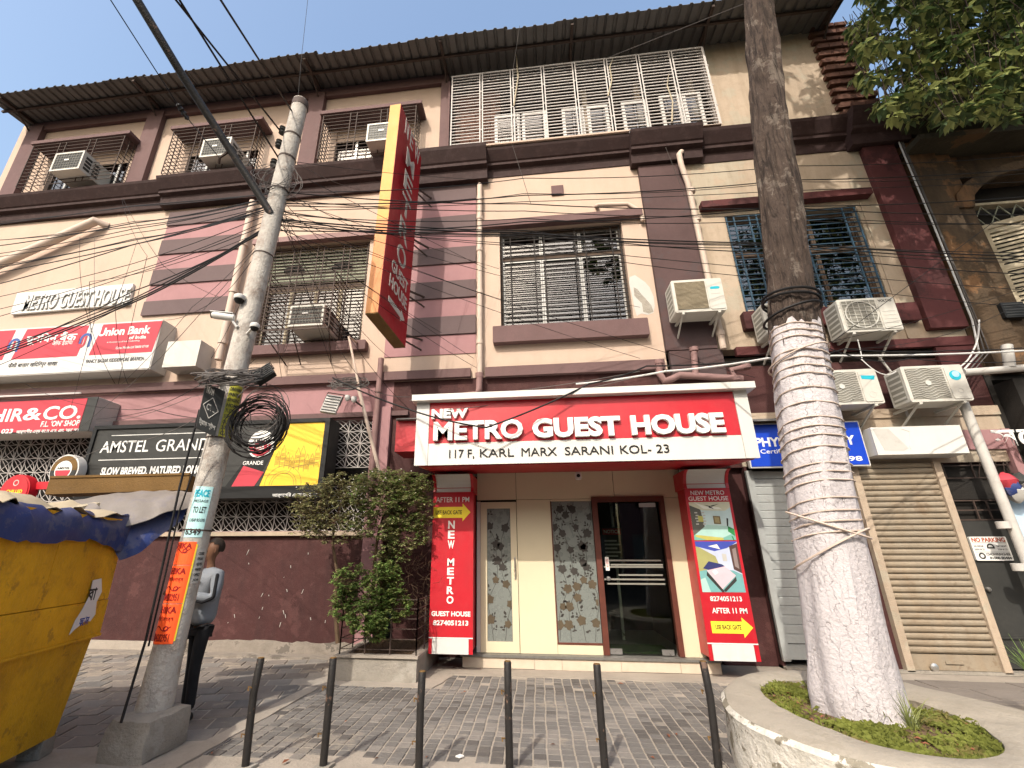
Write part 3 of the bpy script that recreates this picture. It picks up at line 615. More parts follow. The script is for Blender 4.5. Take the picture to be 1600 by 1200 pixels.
# ------------------------------------------------------------------ caged windows of the top floor, each under a hood
def cage(W, ac, seed, hx0, hx1):
    x0, x1, z0, z1 = W; y1 = FY; y0 = FY-.42
    part(bld, 'upper_panel', MB().box(x0, x1, FY+.03, FY+.045, z1-.42, z1), M['cream'], label='pale panel over a caged window')
    wn = part(bld, 'window', MB().box(x0+.5, x0+.55, FY+.05, FY+.12, z0, z1-.2).box(x0+1.15, x0+1.22, FY+.05, FY+.12, z0, z1-.2).box(x1-.35, x1-.3, FY+.05, FY+.12, z0, z1-.2).box(x0, x1, FY+.05, FY+.12, z1-.26, z1-.2), M['alu'], label='aluminium window inside an iron cage')
    part(wn, 'pane', MB().poly([(x0, FY+.085, z0), (x1, FY+.085, z0), (x1, FY+.085, z1-.26), (x0, FY+.085, z1-.26)]), M['glass'])
    part(wn, 'shelf', MB().box(x0-.1, x1+.1, FY, FY+.04, z0-.04, z0), M['cream'])
    g = MB(); a, b = x0-.15, x1+.15; n = 12; r = .0065
    for i in range(n+1):
        z = z0-.06+(z1-z0+.02)*i/n
        g.box(a, b, y0-r, y0+r, z-r, z+r).box(a-r, a+r, y0, y1, z-r, z+r).box(b-r, b+r, y0, y1, z-r, z+r)
    for vx in (a, a+(b-a)*.30, a+(b-a)*.37, a+(b-a)*.63, a+(b-a)*.70, b): g.box(vx-.009, vx+.009, y0-.02, y0-.004, z0-.06, z1-.04)
    for xx in (a, b):
        for yy in (y0+.14, y0+.28): g.box(xx-.008, xx+.008, yy-.008, yy+.008, z0-.06, z1-.04)
    part(wn, 'cage', g, M['bar'])
    part(bld, 'window_hood', MB().bbox(hx0, hx1, FY-.46, FY, z1-.0, z1+.10, .012), M['mauve'], label='mauve hood over a caged window')
for i, W in enumerate(U): cage(W, True, i, W[0]-.25, W[1]+.28)
# ------------------------------------------------------------------ the veranda behind the big pale grille
vx0, vx1, vz0, vz1 = -1.62, 4.16, 9.97, 12.32; VY = FY-.28
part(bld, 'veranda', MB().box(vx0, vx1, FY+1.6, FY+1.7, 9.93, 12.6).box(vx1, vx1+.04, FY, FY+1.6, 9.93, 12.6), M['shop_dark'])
part(bld, 'veranda_floor', MB().box(vx0, vx1, FY-.3, FY+1.6, 9.955, 9.965), M['cream'])
vr = part(bld, 'veranda_grille', MB().box(vx0, vx1, VY-.01, VY+.01, vz1-.02, vz1+.02), M['bar_light'])
bays = 8; bw = (vx1-vx0)/bays
for b in range(bays):
    g = MB(); a = vx0+b*bw+.03; c = vx0+(b+1)*bw-.03; n = 25
    for i in range(n+1):
        z = vz0+(vz1-vz0)*i/n; t = .007*math.sin(i*2.3+b); g.hexa([(a,VY-.009,z-.009),(c,VY-.009,z-.009+t),(c,VY+.009,z-.009+t),(a,VY+.009,z-.009),(a,VY-.009,z+.009),(c,VY-.009,z+.009+t),(c,VY+.009,z+.009+t),(a,VY+.009,z+.009)])
    g.box(a-.013, a+.013, VY-.024, VY-.010, vz0, vz1).box(c-.013, c+.013, VY-.024, VY-.010, vz0, vz1)
    for z in (10.5, 11.1, 11.7): g.box(c, c+.06, VY-.02, VY, z, z+.02)
    part(vr, 'grille_bay', g, M['bar_light'])
g = MB()
for i in range(26): z = vz0+(vz1-vz0)*i/25; g.box(vx1-.008, vx1+.008, VY, FY, z-.008, z+.008)
g.box(vx1-.012, vx1+.012, VY-.012, VY+.012, vz0, vz1).box(vx1-.01, vx1+.01, VY+.13, VY+.15, vz0, vz1); part(vr, 'grille_bay', g, M['bar_light'])
# veranda windows and posts seen through the bars
for (a, b, zt) in ((-.62, -.02, 11.30), (.02, .62, 11.30), (.95, 1.45, 11.30), (1.52, 2.0, 11.28), (2.3, 2.85, 11.3), (3.15, 3.6, 11.35), (3.65, 4.05, 11.35)):
    wn = part(bld, 'veranda_window', MB().box(a, a+.07, FY+.04, FY+.09, 9.97, zt).box(b-.07, b, FY+.04, FY+.09, 9.97, zt).box(a+.07, b-.07, FY+.04, FY+.09, zt-.07, zt), M['white_metal'])
    part(wn, 'pane', MB().poly([(a+.07, FY+.07, 9.97), (b-.07, FY+.07, 9.97), (b-.07, FY+.07, zt-.07), (a+.07, FY+.07, zt-.07)]), M['glass'])
part(bld, 'veranda_dark_backdrop', MB().box(-.7, 4.1, FY+1.0, FY+1.05, 9.97, 11.1), M['dark'])  # dark board standing for the veranda's shaded depth
for xx in (1.5, 2.75, 4.0): part(bld, 'veranda_post', MB().box(xx, xx+.12, FY+.4, FY+.5, 9.97, 12.5), M['cream_worn'])
for c in range(19):                                     # bare brick screen behind the first bay
    for q in range(4):
        x0 = -1.58+q*.25+(.12 if c % 2 else 0); part(bld, 'brick', MB().box(x0, x0+.235, FY+.12+rq.uniform(-.01,.01), FY+.2, 10.0+c*.118, 10.105+c*.118), M['brick'])
part(bld, 'mortar_core', MB().box(-1.62, -.5, FY+.16, FY+.28, 9.97, 12.3), M['mortar'])
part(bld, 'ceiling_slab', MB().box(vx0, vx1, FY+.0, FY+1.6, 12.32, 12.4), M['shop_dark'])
# dried creeper stalks on the grille
cr = MB()
for (a, b, c, d) in ((803,165,812,60),(1050,190,1045,115),(950,150,958,90)):
    p, q = P(a, b, VY-.05), P(c, d, VY-.05); cr.tube([p, p.lerp(q, .4)+Vector((.04,0,0)), p.lerp(q, .75)-Vector((.05,0,0)), q], [.018,.014,.012,.004], 5)
solo('dry_creeper', cr, M['wood_pale'], 'dried creeper stalks caught on the pale veranda grille', 'plant')
# ------------------------------------------------------------------ iron lattice on the ground floor (petal and cross pattern)
def lattice(x0, x1, z0, z1, y, cell, name='lattice'):
    nx = max(1, round((x1-x0)/cell)); nz_ = max(1, round((z1-z0)/cell)); cw, ch = (x1-x0)/nx, (z1-z0)/nz_; mb = MB(); r = .006
    def seg(a, b, yy=0): mb.tube([(a[0], y+yy, a[1]), (b[0], y+yy, b[1])], r, 4, False)
    for i in range(nx+1): seg((x0+i*cw, z0), (x0+i*cw, z1))
    for j in range(nz_+1): seg((x0, z0+j*ch), (x1, z0+j*ch))
    for i in range(nx):
        for j in range(nz_):
            a, b = x0+i*cw, z0+j*ch
            seg((a, b), (a+cw, b+ch), .008); seg((a+cw, b), (a, b+ch), .008)
            for (ox, oz, s) in ((a, b, 0), (a+cw, b+ch, math.pi)):
                pts = [(ox+cw*math.cos(s+t*math.pi/8), y-.008, oz+ch*math.sin(s+t*math.pi/8)) for t in range(5)]
                mb.tube(pts, r, 4, False)
    part(bld, name, mb, M['bar_light'], label='pale iron lattice of petals and crosses', kind=None)
lattice(-5.9, -2.96, 1.9, 2.66, FY+.06, .245); lattice(-5.9, -2.96, 3.0, 3.9, FY+.06, .245); lattice(-13, -5.95, 1.9, 3.9, FY+.06, .28)
# old scar lines and drips of paint on the maroon wall
sc_ = MB(); rs = random.Random(9)
for i in range(26):
    x = rs.uniform(-5.7, -3.2); z = rs.uniform(.45, 1.6); l = rs.uniform(.01, .09); a = rs.uniform(-.5, .5)
    sc_.prism([(x, z), (x+l*math.sin(a), z-l), (x+l*math.sin(a)+.006, z-l+.003), (x+.009, z+.003)], FY+.004, FY+.0095)
part(bld, 'paint_splash', sc_, M['letter_dim'], kind='stuff')
# ------------------------------------------------------------------ entrance
EY = 7.56
ent = thing('entranceway', 'pale yellow laminate shopfront with cream marble step under the red guest house sign', 'entranceway', (.6, EY, 0))  # the guest house's own entrance front
part(ent, 'step', MB().box(-1.14, 2.32, 7.45, EY+.5, 0, .15), M['dusty'])
xx = -1.15; ri = random.Random(2)
for wd in (.62, .40, .38, .80, .78, .52): part(ent, 'tile', MB().box(xx+.002, xx+wd-.003, 7.437, 7.449, .012+ri.uniform(0,.006), .148), M['marble']); xx += wd
part(ent, 'sill', MB().bbox(-1.18, 2.36, 7.415, EY+.5, .151, .185, .004), M['granite'])
pan = [(-.96,-.86,.186,2.75),(-.35,-.01,.186,2.30),(-.86,-.37,.186,.26),(-.86,2.22,2.36,2.75),(-.01,.83,.186,.33),(1.96,2.22,.186,2.30)]
part(ent, 'panel', MB().box(-.96, -.905, EY, EY+.05, .186, 2.31), M['white_panel'], label='white aluminium edge strip')
for (a, b, c, d, lab) in ((-.33,.205,.187,2.33,'pale panel between the two frosted panes'),(.205,.84,2.30,2.33,None),(.205,.84,.187,.31,None),(1.93,2.22,.187,2.33,'pale panel right of the glass door'),(-.96,-.33,2.336,2.76,None),(-.327,1.2,2.336,2.76,None),(1.203,2.22,2.336,2.76,None)):
    part(ent, 'panel', MB().bbox(a+.002, b-.002, EY, EY+.05, c, d, .003), M['cream_panel'], label=lab)
part(ent, 'panel_back', MB().box(-.97, .82, EY+.06, EY+.10, .19, 2.8).box(1.95, 2.24, EY+.06, EY+.10, .19, 2.8).box(.82, 1.95, EY+.06, EY+.1, 2.37, 2.8), M['dark'])
# white aluminium door with frosted flowered glass
ad = part(ent, 'side_door', MB().box(-.90, -.80, EY-.02, EY+.04, .19, 2.30).box(-.43, -.335, EY-.02, EY+.04, .19, 2.30).box(-.80, -.43, EY-.02, EY+.04, 2.20, 2.30).box(-.80, -.43, EY-.02, EY+.04, .19, .33), M['cream_panel'], label='narrow cream framed door with flowered frosted glass')
part(ad, 'pane', MB().box(-.80, -.43, EY+.002, EY+.010, .33, 2.20), M['frost'])
part(ad, 'handle', MB().tube([(-.375, EY-.04, 1.20), (-.375, EY-.075, 1.23), (-.375, EY-.075, 1.42), (-.375, EY-.04, 1.45)], .009).box(-.385, -.365, EY-.04, EY-.02, 1.17, 1.48), M['steel'], smooth=True)
wp = part(ent, 'frosted_window', MB().box(.205, .222, EY-.008, EY+.04, .31, 2.30).box(.222, .84, EY-.008, EY+.04, .31, .335), M['wood_brown'], label='flowered frosted pane beside the glass door')
part(wp, 'pane', MB().box(.222, .835, EY+.004, EY+.012, .335, 2.295), M['frost'])
def vine(x0, x1, z0, z1, Y, seed, par):
    r = random.Random(seed); st = MB(); lf = MB(); f1 = MB(); f2 = MB(); lf2 = MB()
    def leaf(mb, x, z, a, s):
        pts = [(x+s*(t*math.cos(a)-w_*math.sin(a)), z+s*(t*math.sin(a)+w_*math.cos(a))) for t, w_ in ((0,0),(.35,.26),(.75,.2),(1.05,0),(.75,-.2),(.35,-.26))]
        if all(x0 < p[0] < x1 and z0 < p[1] < z1 for p in pts): mb.prism(pts, Y-.0015, Y-.0002)
    def flower(mb, x, z, s):
        k = 30; pts = [(x+s*(.86+.12*math.sin(5.0*2*math.pi*i/k+x*9)+.06*math.sin(3+10*2*math.pi*i/k))*math.cos(2*math.pi*i/k), z+s*(.86+.12*math.sin(5.0*2*math.pi*i/k+x*9)+.06*math.sin(3+10*2*math.pi*i/k))*math.sin(2*math.pi*i/k)) for i in range(k)]
        pts = [(min(max(p[0], x0+.002), x1-.002), min(max(p[1], z0+.002), z1-.002)) for p in pts]
        mb.prism(pts, Y-.0028, Y-.0003)
    nst = max(2, int((x1-x0)/.15))
    for s in range(nst):
        cx = x0+(x1-x0)*(s+.5)/nst; ph = r.uniform(0, 6); pts = []; z = z0+.01; i = 0
        while z < z1-.02:
            x = min(max(cx+.07*math.sin(z*4.6+ph)+.02*math.sin(z*11+ph), x0+.01), x1-.01); pts.append((x, z)); z += .03
        st.strip(pts, .006, Y-.0004, .001)
        for k in range(4, len(pts)-2, 3):
            x, z = pts[k]; a = r.choice((-1, 1))*r.uniform(.5, 1.2)+math.pi/2
            for q in range(3): leaf(lf, x+.022*(q+1)*math.cos(a), z+.022*(q+1)*math.sin(a), a+r.choice((-.8,.8)), r.uniform(.034,.052))
        zz = z0+.10+r.uniform(0, .2)
        while zz < z1-.06:
            k = min(len(pts)-1, int((zz-z0)/.03)); x, z = pts[k]
            flower(f2 if zz < z0+.85 else f1, x+r.uniform(-.02,.02), z, r.uniform(.052,.074)); zz += r.uniform(.20,.30)  # lower flowers get the sunlit tone, upper ones the shaded one
    for mb, m_ in ((st,'flower'),(lf,'flower'),(f1,'flower'),(f2,'flower_lit')):
        if mb.v: part(par, 'flower_print', mb, M[m_], kind='stuff')
vine(-.795, -.435, .335, 2.195, EY+.002, 4, ad); vine(.226, .83, .34, 2.29, EY+.004, 11, wp)
# glass door in its brown frame, with a dark lobby behind
df = part(ent, 'glass_door', MB().bbox(.842, .925, EY-.03, EY+.08, .19, 2.36, .004).bbox(1.86, 1.93, EY-.03, EY+.08, .19, 2.36, .004).box(.925, 1.86, EY-.03, EY+.08, 2.28, 2.36), M['wood_brown'], label='brown framed glass door with steel patch fittings')
part(df, 'pane', MB().box(.93, 1.82, EY+.02, EY+.03, .21, 2.26), M['door_glass'])
for (a, b) in ((.935, 1.10), (1.64, 1.80)): part(df, 'patch_fitting', MB().box(a, b, EY+.005, EY+.045, .20, .27), M['steel'])
part(df, 'patch_fitting', MB().box(1.56, 1.80, EY+.005, EY+.045, 2.20, 2.26), M['alu'])
part(df, 'lock', MB().lathe((1.0, EY+.02, 1.18), [(.033,0),(.033,.02),(.026,.03),(.012,.032),(.012,.05),(.018,.055)], 16, 'y'), M['steel'], smooth=True)
part(df, 'sticker', MB().box(.975, 1.03, EY+.015, EY+.0195, 1.29, 1.48), M['letter'], label='white PUSH sticker'); text(df, 'PUSH', (.985,1.02,1.33,1.45), EY+.0148, M['red'], .01, .001)
for (z, a, b) in ((1.42,1.0,1.78),(1.36,1.05,1.8),(1.33,.95,1.8),(1.22,1.15,1.78),(1.16,.94,1.8),(1.10,.98,1.8)): part(df, 'frosted_stripe', MB().box(a, b, EY+.0165, EY+.019, z, z+.022), M['ac_grille'])
part(ent, 'lobby', MB().box(.75, .80, EY+.1, EY+2.4, .19, 2.7).box(2.05, 2.1, EY+.1, EY+2.4, .19, 2.7).box(.75, 2.1, EY+2.4, EY+2.45, .19, 2.7).box(.75, 2.1, EY+.1, EY+2.4, 2.6, 2.65), M['shop_dark'])
part(ent, 'lobby_floor', MB().box(.8, 2.05, EY+.1, EY+2.4, .186, .196), M['granite'])
part(ent, 'door_mat', MB().box(1.0, 1.8, EY+.12, EY+.75, .197, .215), mat('green_mat', (.06,.12,.03), .95, .3, 9, bump=.6, bs=80))
part(ent, 'notice_board', MB().box(1.06, 1.40, EY+.85, EY+.87, 1.35, 1.95), M['charcoal'])
part(ent, 'notice_board', MB().box(1.08, 1.38, EY+.843, EY+.849, 1.83, 1.93), M['red']); text(ent, 'NOTICE', (1.10,1.36,1.85,1.91), EY+.842, M['letter'], .02, .001)
for i in range(5): part(ent, 'notice_line', MB().box(1.10, 1.30+.05*(i % 2), EY+.8465, EY+.8495, 1.72-i*.06, 1.745-i*.06), M['letter_dim'])
part(ent, 'inner_partition', MB().box(1.30, 1.34, EY+1.2, EY+1.25, .2, 2.5), M['steel'])
# ------------------------------------------------------------------ box sign over the entrance
SY = 6.2; sx0, sx1, sz0, sz1 = -1.66, 2.83, 2.66, 3.64
sg = thing('entrance_sign', 'large red and white box sign with raised letters NEW METRO GUEST HOUSE over the door', 'sign', (.6, SY, sz0))
part(sg, 'canopy_box', MB().prismx([(SY+.03, sz0+.012), (EY-.005, sz0+.118), (FY-.02, sz0+.118), (FY-.02, sz1-.03), (SY+.03, sz1-.03)], sx0+.01, sx1-.01), M['white_panel'])
part(sg, 'face', MB().box(-1.47, 2.66, SY, SY+.028, 2.965, 3.56), M['red'])
part(sg, 'face_panel', MB().box(-1.47, 2.66, SY-.004, SY-.001, 2.965, 3.42), M['red'], label='slightly proud lower red face')
part(sg, 'address_strip', MB().box(-1.47, 2.66, SY-.006, SY+.028, sz0, 2.962), M['white_panel'])
part(sg, 'side_panel', MB().bbox(sx0, -1.474, SY-.012, SY+.028, sz0, 3.565, .004), M['white_metal'])
part(sg, 'side_panel', MB().bbox(2.664, sx1, SY-.012, SY+.028, sz0, 3.565, .004), M['white_panel'])
part(sg, 'top_ledge', MB().box(sx0-.05, 2.60, SY-.12, FY-.03, 3.566, 3.655).box(2.603, sx1+.08, SY-.12, FY-.03, 3.566, 3.655), M['white_panel'])
part(sg, 'soffit', MB().prismx([(SY+.04, sz0-.01), (EY-.012, sz0+.098), (EY-.012, sz0+.110), (SY+.04, sz0+.004)], sx0+.05, sx1-.05), M['red'], label='red underside of the box sign')
part(sg, 'side_box', MB().box(-2.22, sx0-.003, 7.05, 7.6, 3.05, 3.55), M['red'], label='small red box left of the sign')
part(sg, 'side_box', MB().box(-2.2, sx0-.05, 6.95, 7.6, 3.552, 3.57), M['roof'])
bx = lambda a, b, c, d: rect(a, b, c, d, SY-.04)
ly = SY-.005
x0, x1, z0, z1 = bx(675, 638, 731, 654); text(sg, 'NEW', (x0, x1, 3.31, 3.45), ly, M['letter'], .045, .05)
words = [('METRO', 678, 664, 818, 693), ('GUEST', 831, 656, 972, 689), ('HOUSE', 984, 650, 1136, 684)]
for s, a, b, c, d in words:
    x0, x1, z0, z1 = bx(a, b, c, d); text(sg, s, (x0, x1, 2.99, 3.262), ly, M['letter'], .034 if s == 'METRO' else .045, .06)
for s, a, c in (('117 F,', 702, 741), ('KARL', 750, 803), ('MARX', 815, 870), ('SARANI', 883, 958), ('KOL- 23', 970, 1046)):
    x0, x1, z0, z1 = rect(a, 720, c, 705, SY); x0 = P(a, 715, SY).x; x1 = P(c, 708, SY).x
    text(sg, s, (x0, x1, 2.755 if ',' not in s else 2.735, 2.865), SY-.006, M['black'], .0, .012)
# stray wires' hooks on the ledge and a dome camera under the sign
cam_ = thing('dome_camera', 'small white dome camera under the red sign soffit', 'camera', (.69, 6.95, 2.6))
cp = P(903, 738, 6.95)
part(cam_, 'bracket', MB().box(cp.x-.03, cp.x+.03, 6.9, 7.0, cp.z, 2.65).box(cp.x-.008, cp.x+.008, 6.93, 6.95, 2.55, 2.655), M['white_metal'])
part(cam_, 'housing', MB().lathe((cp.x, 6.95, cp.z-.10), [(.02,-.01),(.045,.0),(.05,.04),(.045,.09),(.02,.10)], 16), M['white_metal'], smooth=True)
part(cam_, 'lens', MB().lathe((cp.x, 6.912, cp.z-.055), [(.028,0),(.026,.012),(.01,.02)], 14, 'y'), M['black'], smooth=True)
# the two panels that flank the door
def pillar(x0, x1, label):
    t = thing('pillar_sign', label, 'sign', ((x0+x1)/2, 7.1, .24)); py_ = 7.1
    part(t, 'core', MB().box(x0+.03, x1-.03, py_+.012, EY+.05, .25, 2.66), M['red'])
    part(t, 'face', MB().box(x0, x1, py_, py_+.011, .44, 2.41), M['red'])
    part(t, 'trim', MB().box(x0, x1, py_-.004, py_+.008, .425, .438), M['letter'])
    part(t, 'base_panel', MB().box(x0+.05, x1-.06, py_-.002, py_+.011, .235, .422), M['white_metal'])
    part(t, 'edge_strip', MB().box(x0, x0+.045, py_-.001, py_+.011, .235, .42).box(x1-.055, x1, py_-.001, py_+.011, .235, .42), M['red'])
    pr = [(py_, 2.412)] + [(py_+.02-.20*(1-math.cos(k*math.pi/12)), 2.412+.24*math.sin(k*math.pi/12)) for k in range(1, 7)] + [(py_-.02, 2.66), (EY, 2.66), (EY, 2.412)]
    part(t, 'cove', MB().prismx(pr, x0+.045, x1-.045), M['white_metal'])
    pr2 = [(a-.012, b) for a, b in pr[:-2]] + pr[-2:]
    part(t, 'cove_edge', MB().prismx(pr2, x0, x0+.042).prismx(pr2, x1-.042, x1), M['red'])
    return t
pl = pillar(-1.575, -.955, 'tall red panel left of the door reading NEW METRO downwards with a yellow arrow'); py_ = 7.1
text(pl, 'AFTER 11 PM', (-1.53,-1.02,2.26,2.335), py_, M['letter'], .008)
part(pl, 'arrow', MB().prism([(-1.565,2.03),(-1.12,2.03),(-1.12,1.98),(-1.0,2.11),(-1.12,2.24),(-1.12,2.19),(-1.565,2.19)], py_-.002, py_), M['yellow_print'])
text(pl, 'USE BACK GATE', (-1.53,-1.13,2.08,2.14), py_-.002, M['black'], .018, .0015)
zc = 1.99
for i, c in enumerate('NEW'): text(pl, c, (-1.335, -1.235, zc-.115, zc), py_, M['letter'], .03); zc -= .14
zc = 1.46
for c in 'METRO': text(pl, c, (-1.335, -1.235, zc-.10, zc), py_, M['letter'], .03); zc -= .125
text(pl, 'GUEST HOUSE', (-1.55,-.99,.70,.765), py_, M['letter'], .035); text(pl, '8274051213', (-1.52,-1.02,.585,.65), py_, M['letter'], .035)
pr_ = pillar(2.12, 2.74, 'tall red panel right of the door with two room photographs and a yellow arrow')
text(pr_, 'NEW METRO', (2.20,2.66,2.315,2.375), py_, M['letter'], .008); text(pr_, 'GUEST HOUSE', (2.16,2.70,2.235,2.295), py_, M['letter'], .008)
def colour(name, c): return MATS.get(name) or mat(name, c, .45, .12, 6, bump=0)
def room_photo(z0, z1, wall, prints):
    X0, X1 = 2.155, 2.705; W_ = X1-X0; H = z1-z0
    ph = part(pr_, 'room_photo', MB().box(X0, X1, py_-.0015, py_-.0002, z0, z1), wall)
    for k, (pts, m_) in enumerate(prints): part(ph, 'print', MB().prism([(X0+u*W_, z0+v*H) for u, v in pts], py_-.0017-.0002*k, py_-.0015), m_)
c_ = colour; sm_ = [(.10+.17*(i % 2)+.02*(j % 2), .40+.075*j) for j in range(5) for i in range(2)]
room_photo(1.70, 2.215, c_('pale_blue_print', (.46,.58,.58)), [([(0,.05),(0,.92),(.26,.80),(.30,.35)], c_('pattern_print', (.10,.10,.085))), ([(0,1),(0,.92),(.30,.78),(.86,.76),(1,.86),(1,1)], c_('cream_print', (.55,.54,.40))),
    ([(.12,1),(.34,.82),(.80,.80),(.72,.86),(.42,.88)], c_('pale_print', (.70,.70,.62))), ([(.36,.93),(.52,.89),(.5,.86)], M['charcoal']), ([(.52,.90),(.74,.95),(.55,.87)], M['charcoal']), ([(.50,.90),(.60,.81),(.47,.85)], M['charcoal'])]
    + [([(u,v),(u+.07,v),(u+.07,v+.035),(u,v+.035)], M['letter_dim']) for u, v in sm_] + [([(.17,.48),(.29,.47),(.29,.62),(.17,.64)], c_('yellowish_print', (.42,.40,.12))),
    ([(.54,.42),(.71,.41),(.71,.62),(.54,.63)], c_('brown_print', (.16,.12,.06))), ([(.57,.45),(.68,.44),(.68,.59),(.57,.60)], c_('olive_print', (.30,.25,.13))), ([(0,0),(0,.12),(.38,.38),(.86,.36),(1,.28),(1,0)], c_('teal_print', (.16,.36,.30))),
    ([(.04,.14),(.36,.40),(.84,.36),(.92,.16),(.70,.06)], c_('sheet_print', (.34,.52,.47))), ([(.04,.14),(.70,.06),(.70,.0),(.30,.0),(.04,.09)], c_('ochre_print', (.42,.38,.10))), ([(.84,.36),(.87,.36),(.90,.56),(.86,.57)], M['charcoal']), ([(.84,.22),(.99,.10),(1,.28),(.86,.36)], c_('leafgreen_print', (.03,.20,.06))), ([(.90,.1),(.93,.1),(.96,.0),(.93,.0)], c_('leafgreen_print', (0,0,0)))])
room_photo(1.04, 1.685, c_('lilac_print', (.44,.48,.60)), [([(0,.30),(0,.92),(.44,.70),(.50,.52),(.30,.45)], c_('moss_print', (.30,.29,.12))), ([(0,1),(0,.90),(.44,.80),(.74,.86),(1,.98),(1,1)], c_('blue_print', (.05,.07,.34))), ([(.30,.90),(.58,.84),(.52,.94)], c_('pale_print', (0,0,0))),
    ([(.80,.90),(1,.96),(1,.36),(.82,.44)], c_('door_print', (.08,.045,.04))), ([(.86,.84),(.95,.87),(.95,.45),(.86,.5)], c_('pane_print', (.22,.17,.16))), ([(.60,.60),(.70,.60),(.70,.74),(.60,.75)], M['letter_dim']), ([(0,0),(0,.40),(.30,.45),(.80,.42),(1,.34),(1,0)], c_('seagreen_print', (.15,.33,.33))),
    ([(.10,.46),(.26,.60),(.56,.54),(.62,.50),(.26,.42)], c_('navy_print', (.03,.035,.12))), ([(.18,.40),(.50,.04),(.52,.0),(.46,.0),(.16,.32)], M['charcoal']), ([(.50,.04),(.84,.30),(.84,.22),(.54,.0)], M['charcoal']), ([(.18,.42),(.48,.06),(.84,.32),(.62,.50)], c_('rose_print', (.62,.42,.47))), ([(.30,.40),(.36,.33),(.44,.38),(.38,.44)], c_('pale_print', (0,0,0))), ([(0,0),(0,.24),(.12,.28),(.20,0)], c_('sheet_print', (0,0,0)))])
text(pr_, '8274051213', (2.24,2.64,.93,.99), py_, M['letter'], .02); text(pr_, 'AFTER 11 PM', (2.24,2.68,.785,.85), py_, M['letter'], .02)
part(pr_, 'arrow', MB().prism([(2.20,.55),(2.59,.55),(2.59,.50),(2.715,.62),(2.59,.74),(2.59,.69),(2.20,.69)], py_-.002, py_), M['yellow_print'])
text(pr_, 'USE BACK GATE', (2.25,2.57,.595,.65), py_-.002, M['black'], .018, .0015)

# ================================================================== SIGNS ON THE FACADE
# long vertical blade sign standing out from the wall
hs = thing('blade_sign', 'tall red blade sign with faded yellow edge standing out from the striped wall', 'sign', (-2.4, 6.7, 5.1))
hx1, hy0, hy1, hz0, hz1 = -2.23, 6.16, 7.46, 5.08, 9.56; hx0 = hx1-.215
part(hs, 'body', MB().box(hx0+.006, hx1-.006, hy0+.006, hy1, hz0+.006, hz1-.006), M['rust'])
part(hs, 'face', MB().box(hx1-.005, hx1, hy0, hy1, hz0, hz1), M['hang_red'])
part(hs, 'face', MB().box(hx0, hx0+.005, hy0, hy1, hz0, hz1), M['hang_red'])
part(hs, 'edge_panel', MB().box(hx0+.001, hx1-.0055, hy0-.004, hy0+.005, 6.90, hz1), M['hang_yellow'])
part(hs, 'edge_panel', MB().box(hx0+.001, hx1-.0055, hy0-.004, hy0+.005, hz0, 6.897), M['hang_orange'])
part(hs, 'underside', MB().box(hx0, hx1, hy0, hy1, hz0-.02, hz0-.002), M['rust'])
for z in (5.35, 6.3, 7.5, 8.8): part(hs, 'bracket', MB().tube([(hx1-.1, hy1, z), (hx1+.12, FY, z+.12)], .022, 5).tube([(hx1-.1, hy1, z-.1), (hx1+.12, FY, z-.1)], .018, 5), M['bar'])
hs.rotation_euler.y = .022; hs.rotation_euler.z = -.06; hs.location.x -= .085
def side(s, y0, y1, z0, z1, m=M['letter_dim'], b=.02): text(hs, s, None, 0, m, b, .004, frame=((hx1, y0, z0), (0, y1-y0, 0), (0, 0, z1-z0), (1, 0, 0)))
side('N', 6.27, 6.46, 8.95, 9.32, M['letter_dim'], .01); side('E', 6.56, 6.72, 8.95, 9.32, M['letter_dim'], .01); side('W', 6.84, 7.12, 8.95, 9.32, M['letter_dim'], .01)
for i, c in enumerate('METRO'): side(c, 6.46, 6.90, 8.39-i*.53, 8.80-i*.53, M['letter_dim'], .015)
side('GUEST', 6.30, 7.10, 5.95, 6.19); side('HOUSE', 6.27, 7.12, 5.63, 5.87)
part(hs, 'arrow', MB().prismx([(6.30,5.36),(6.88,5.36),(6.88,5.30),(7.08,5.41),(6.88,5.52),(6.88,5.46),(6.30,5.46)], hx1, hx1+.004), M['letter_dim'])
# bank sign, blank box, wine shop sign: light boxes hung on the wall
def lightbox(name, label, x0, x1, z0, z1, y0, y1, mbody, mface, rim=.0):
    t = thing(name, label, 'sign', ((x0+x1)/2, y0, z0))
    part(t, 'box', MB().bbox(x0, x1, y0+.01, y1, z0, z1, .008), mbody); part(t, 'face', MB().box(x0+rim, x1-rim, y0, y0+.012, z0+rim, z1-rim), mface); return t
y0 = 7.6
ub = lightbox('bank_sign', 'long white light box of Union Bank of India with two red panels', -12.6, -7.50, 4.96, 6.07, y0, FY, M['pipe_grey'], M['white_metal'], .02)
X = lambda a, b: P(a, b, y0).x
for (a, b) in ((X(30,545), X(133,530)), (X(150,540), X(248,525)), (X(-40,550), X(14,545))):
    a -= .10; part(ub, 'red_panel', MB().prism([(a, 5.33), (b-.06, 5.33), (b, 6.03), (a+.12, 6.03)], y0-.003, y0), M['red2'])
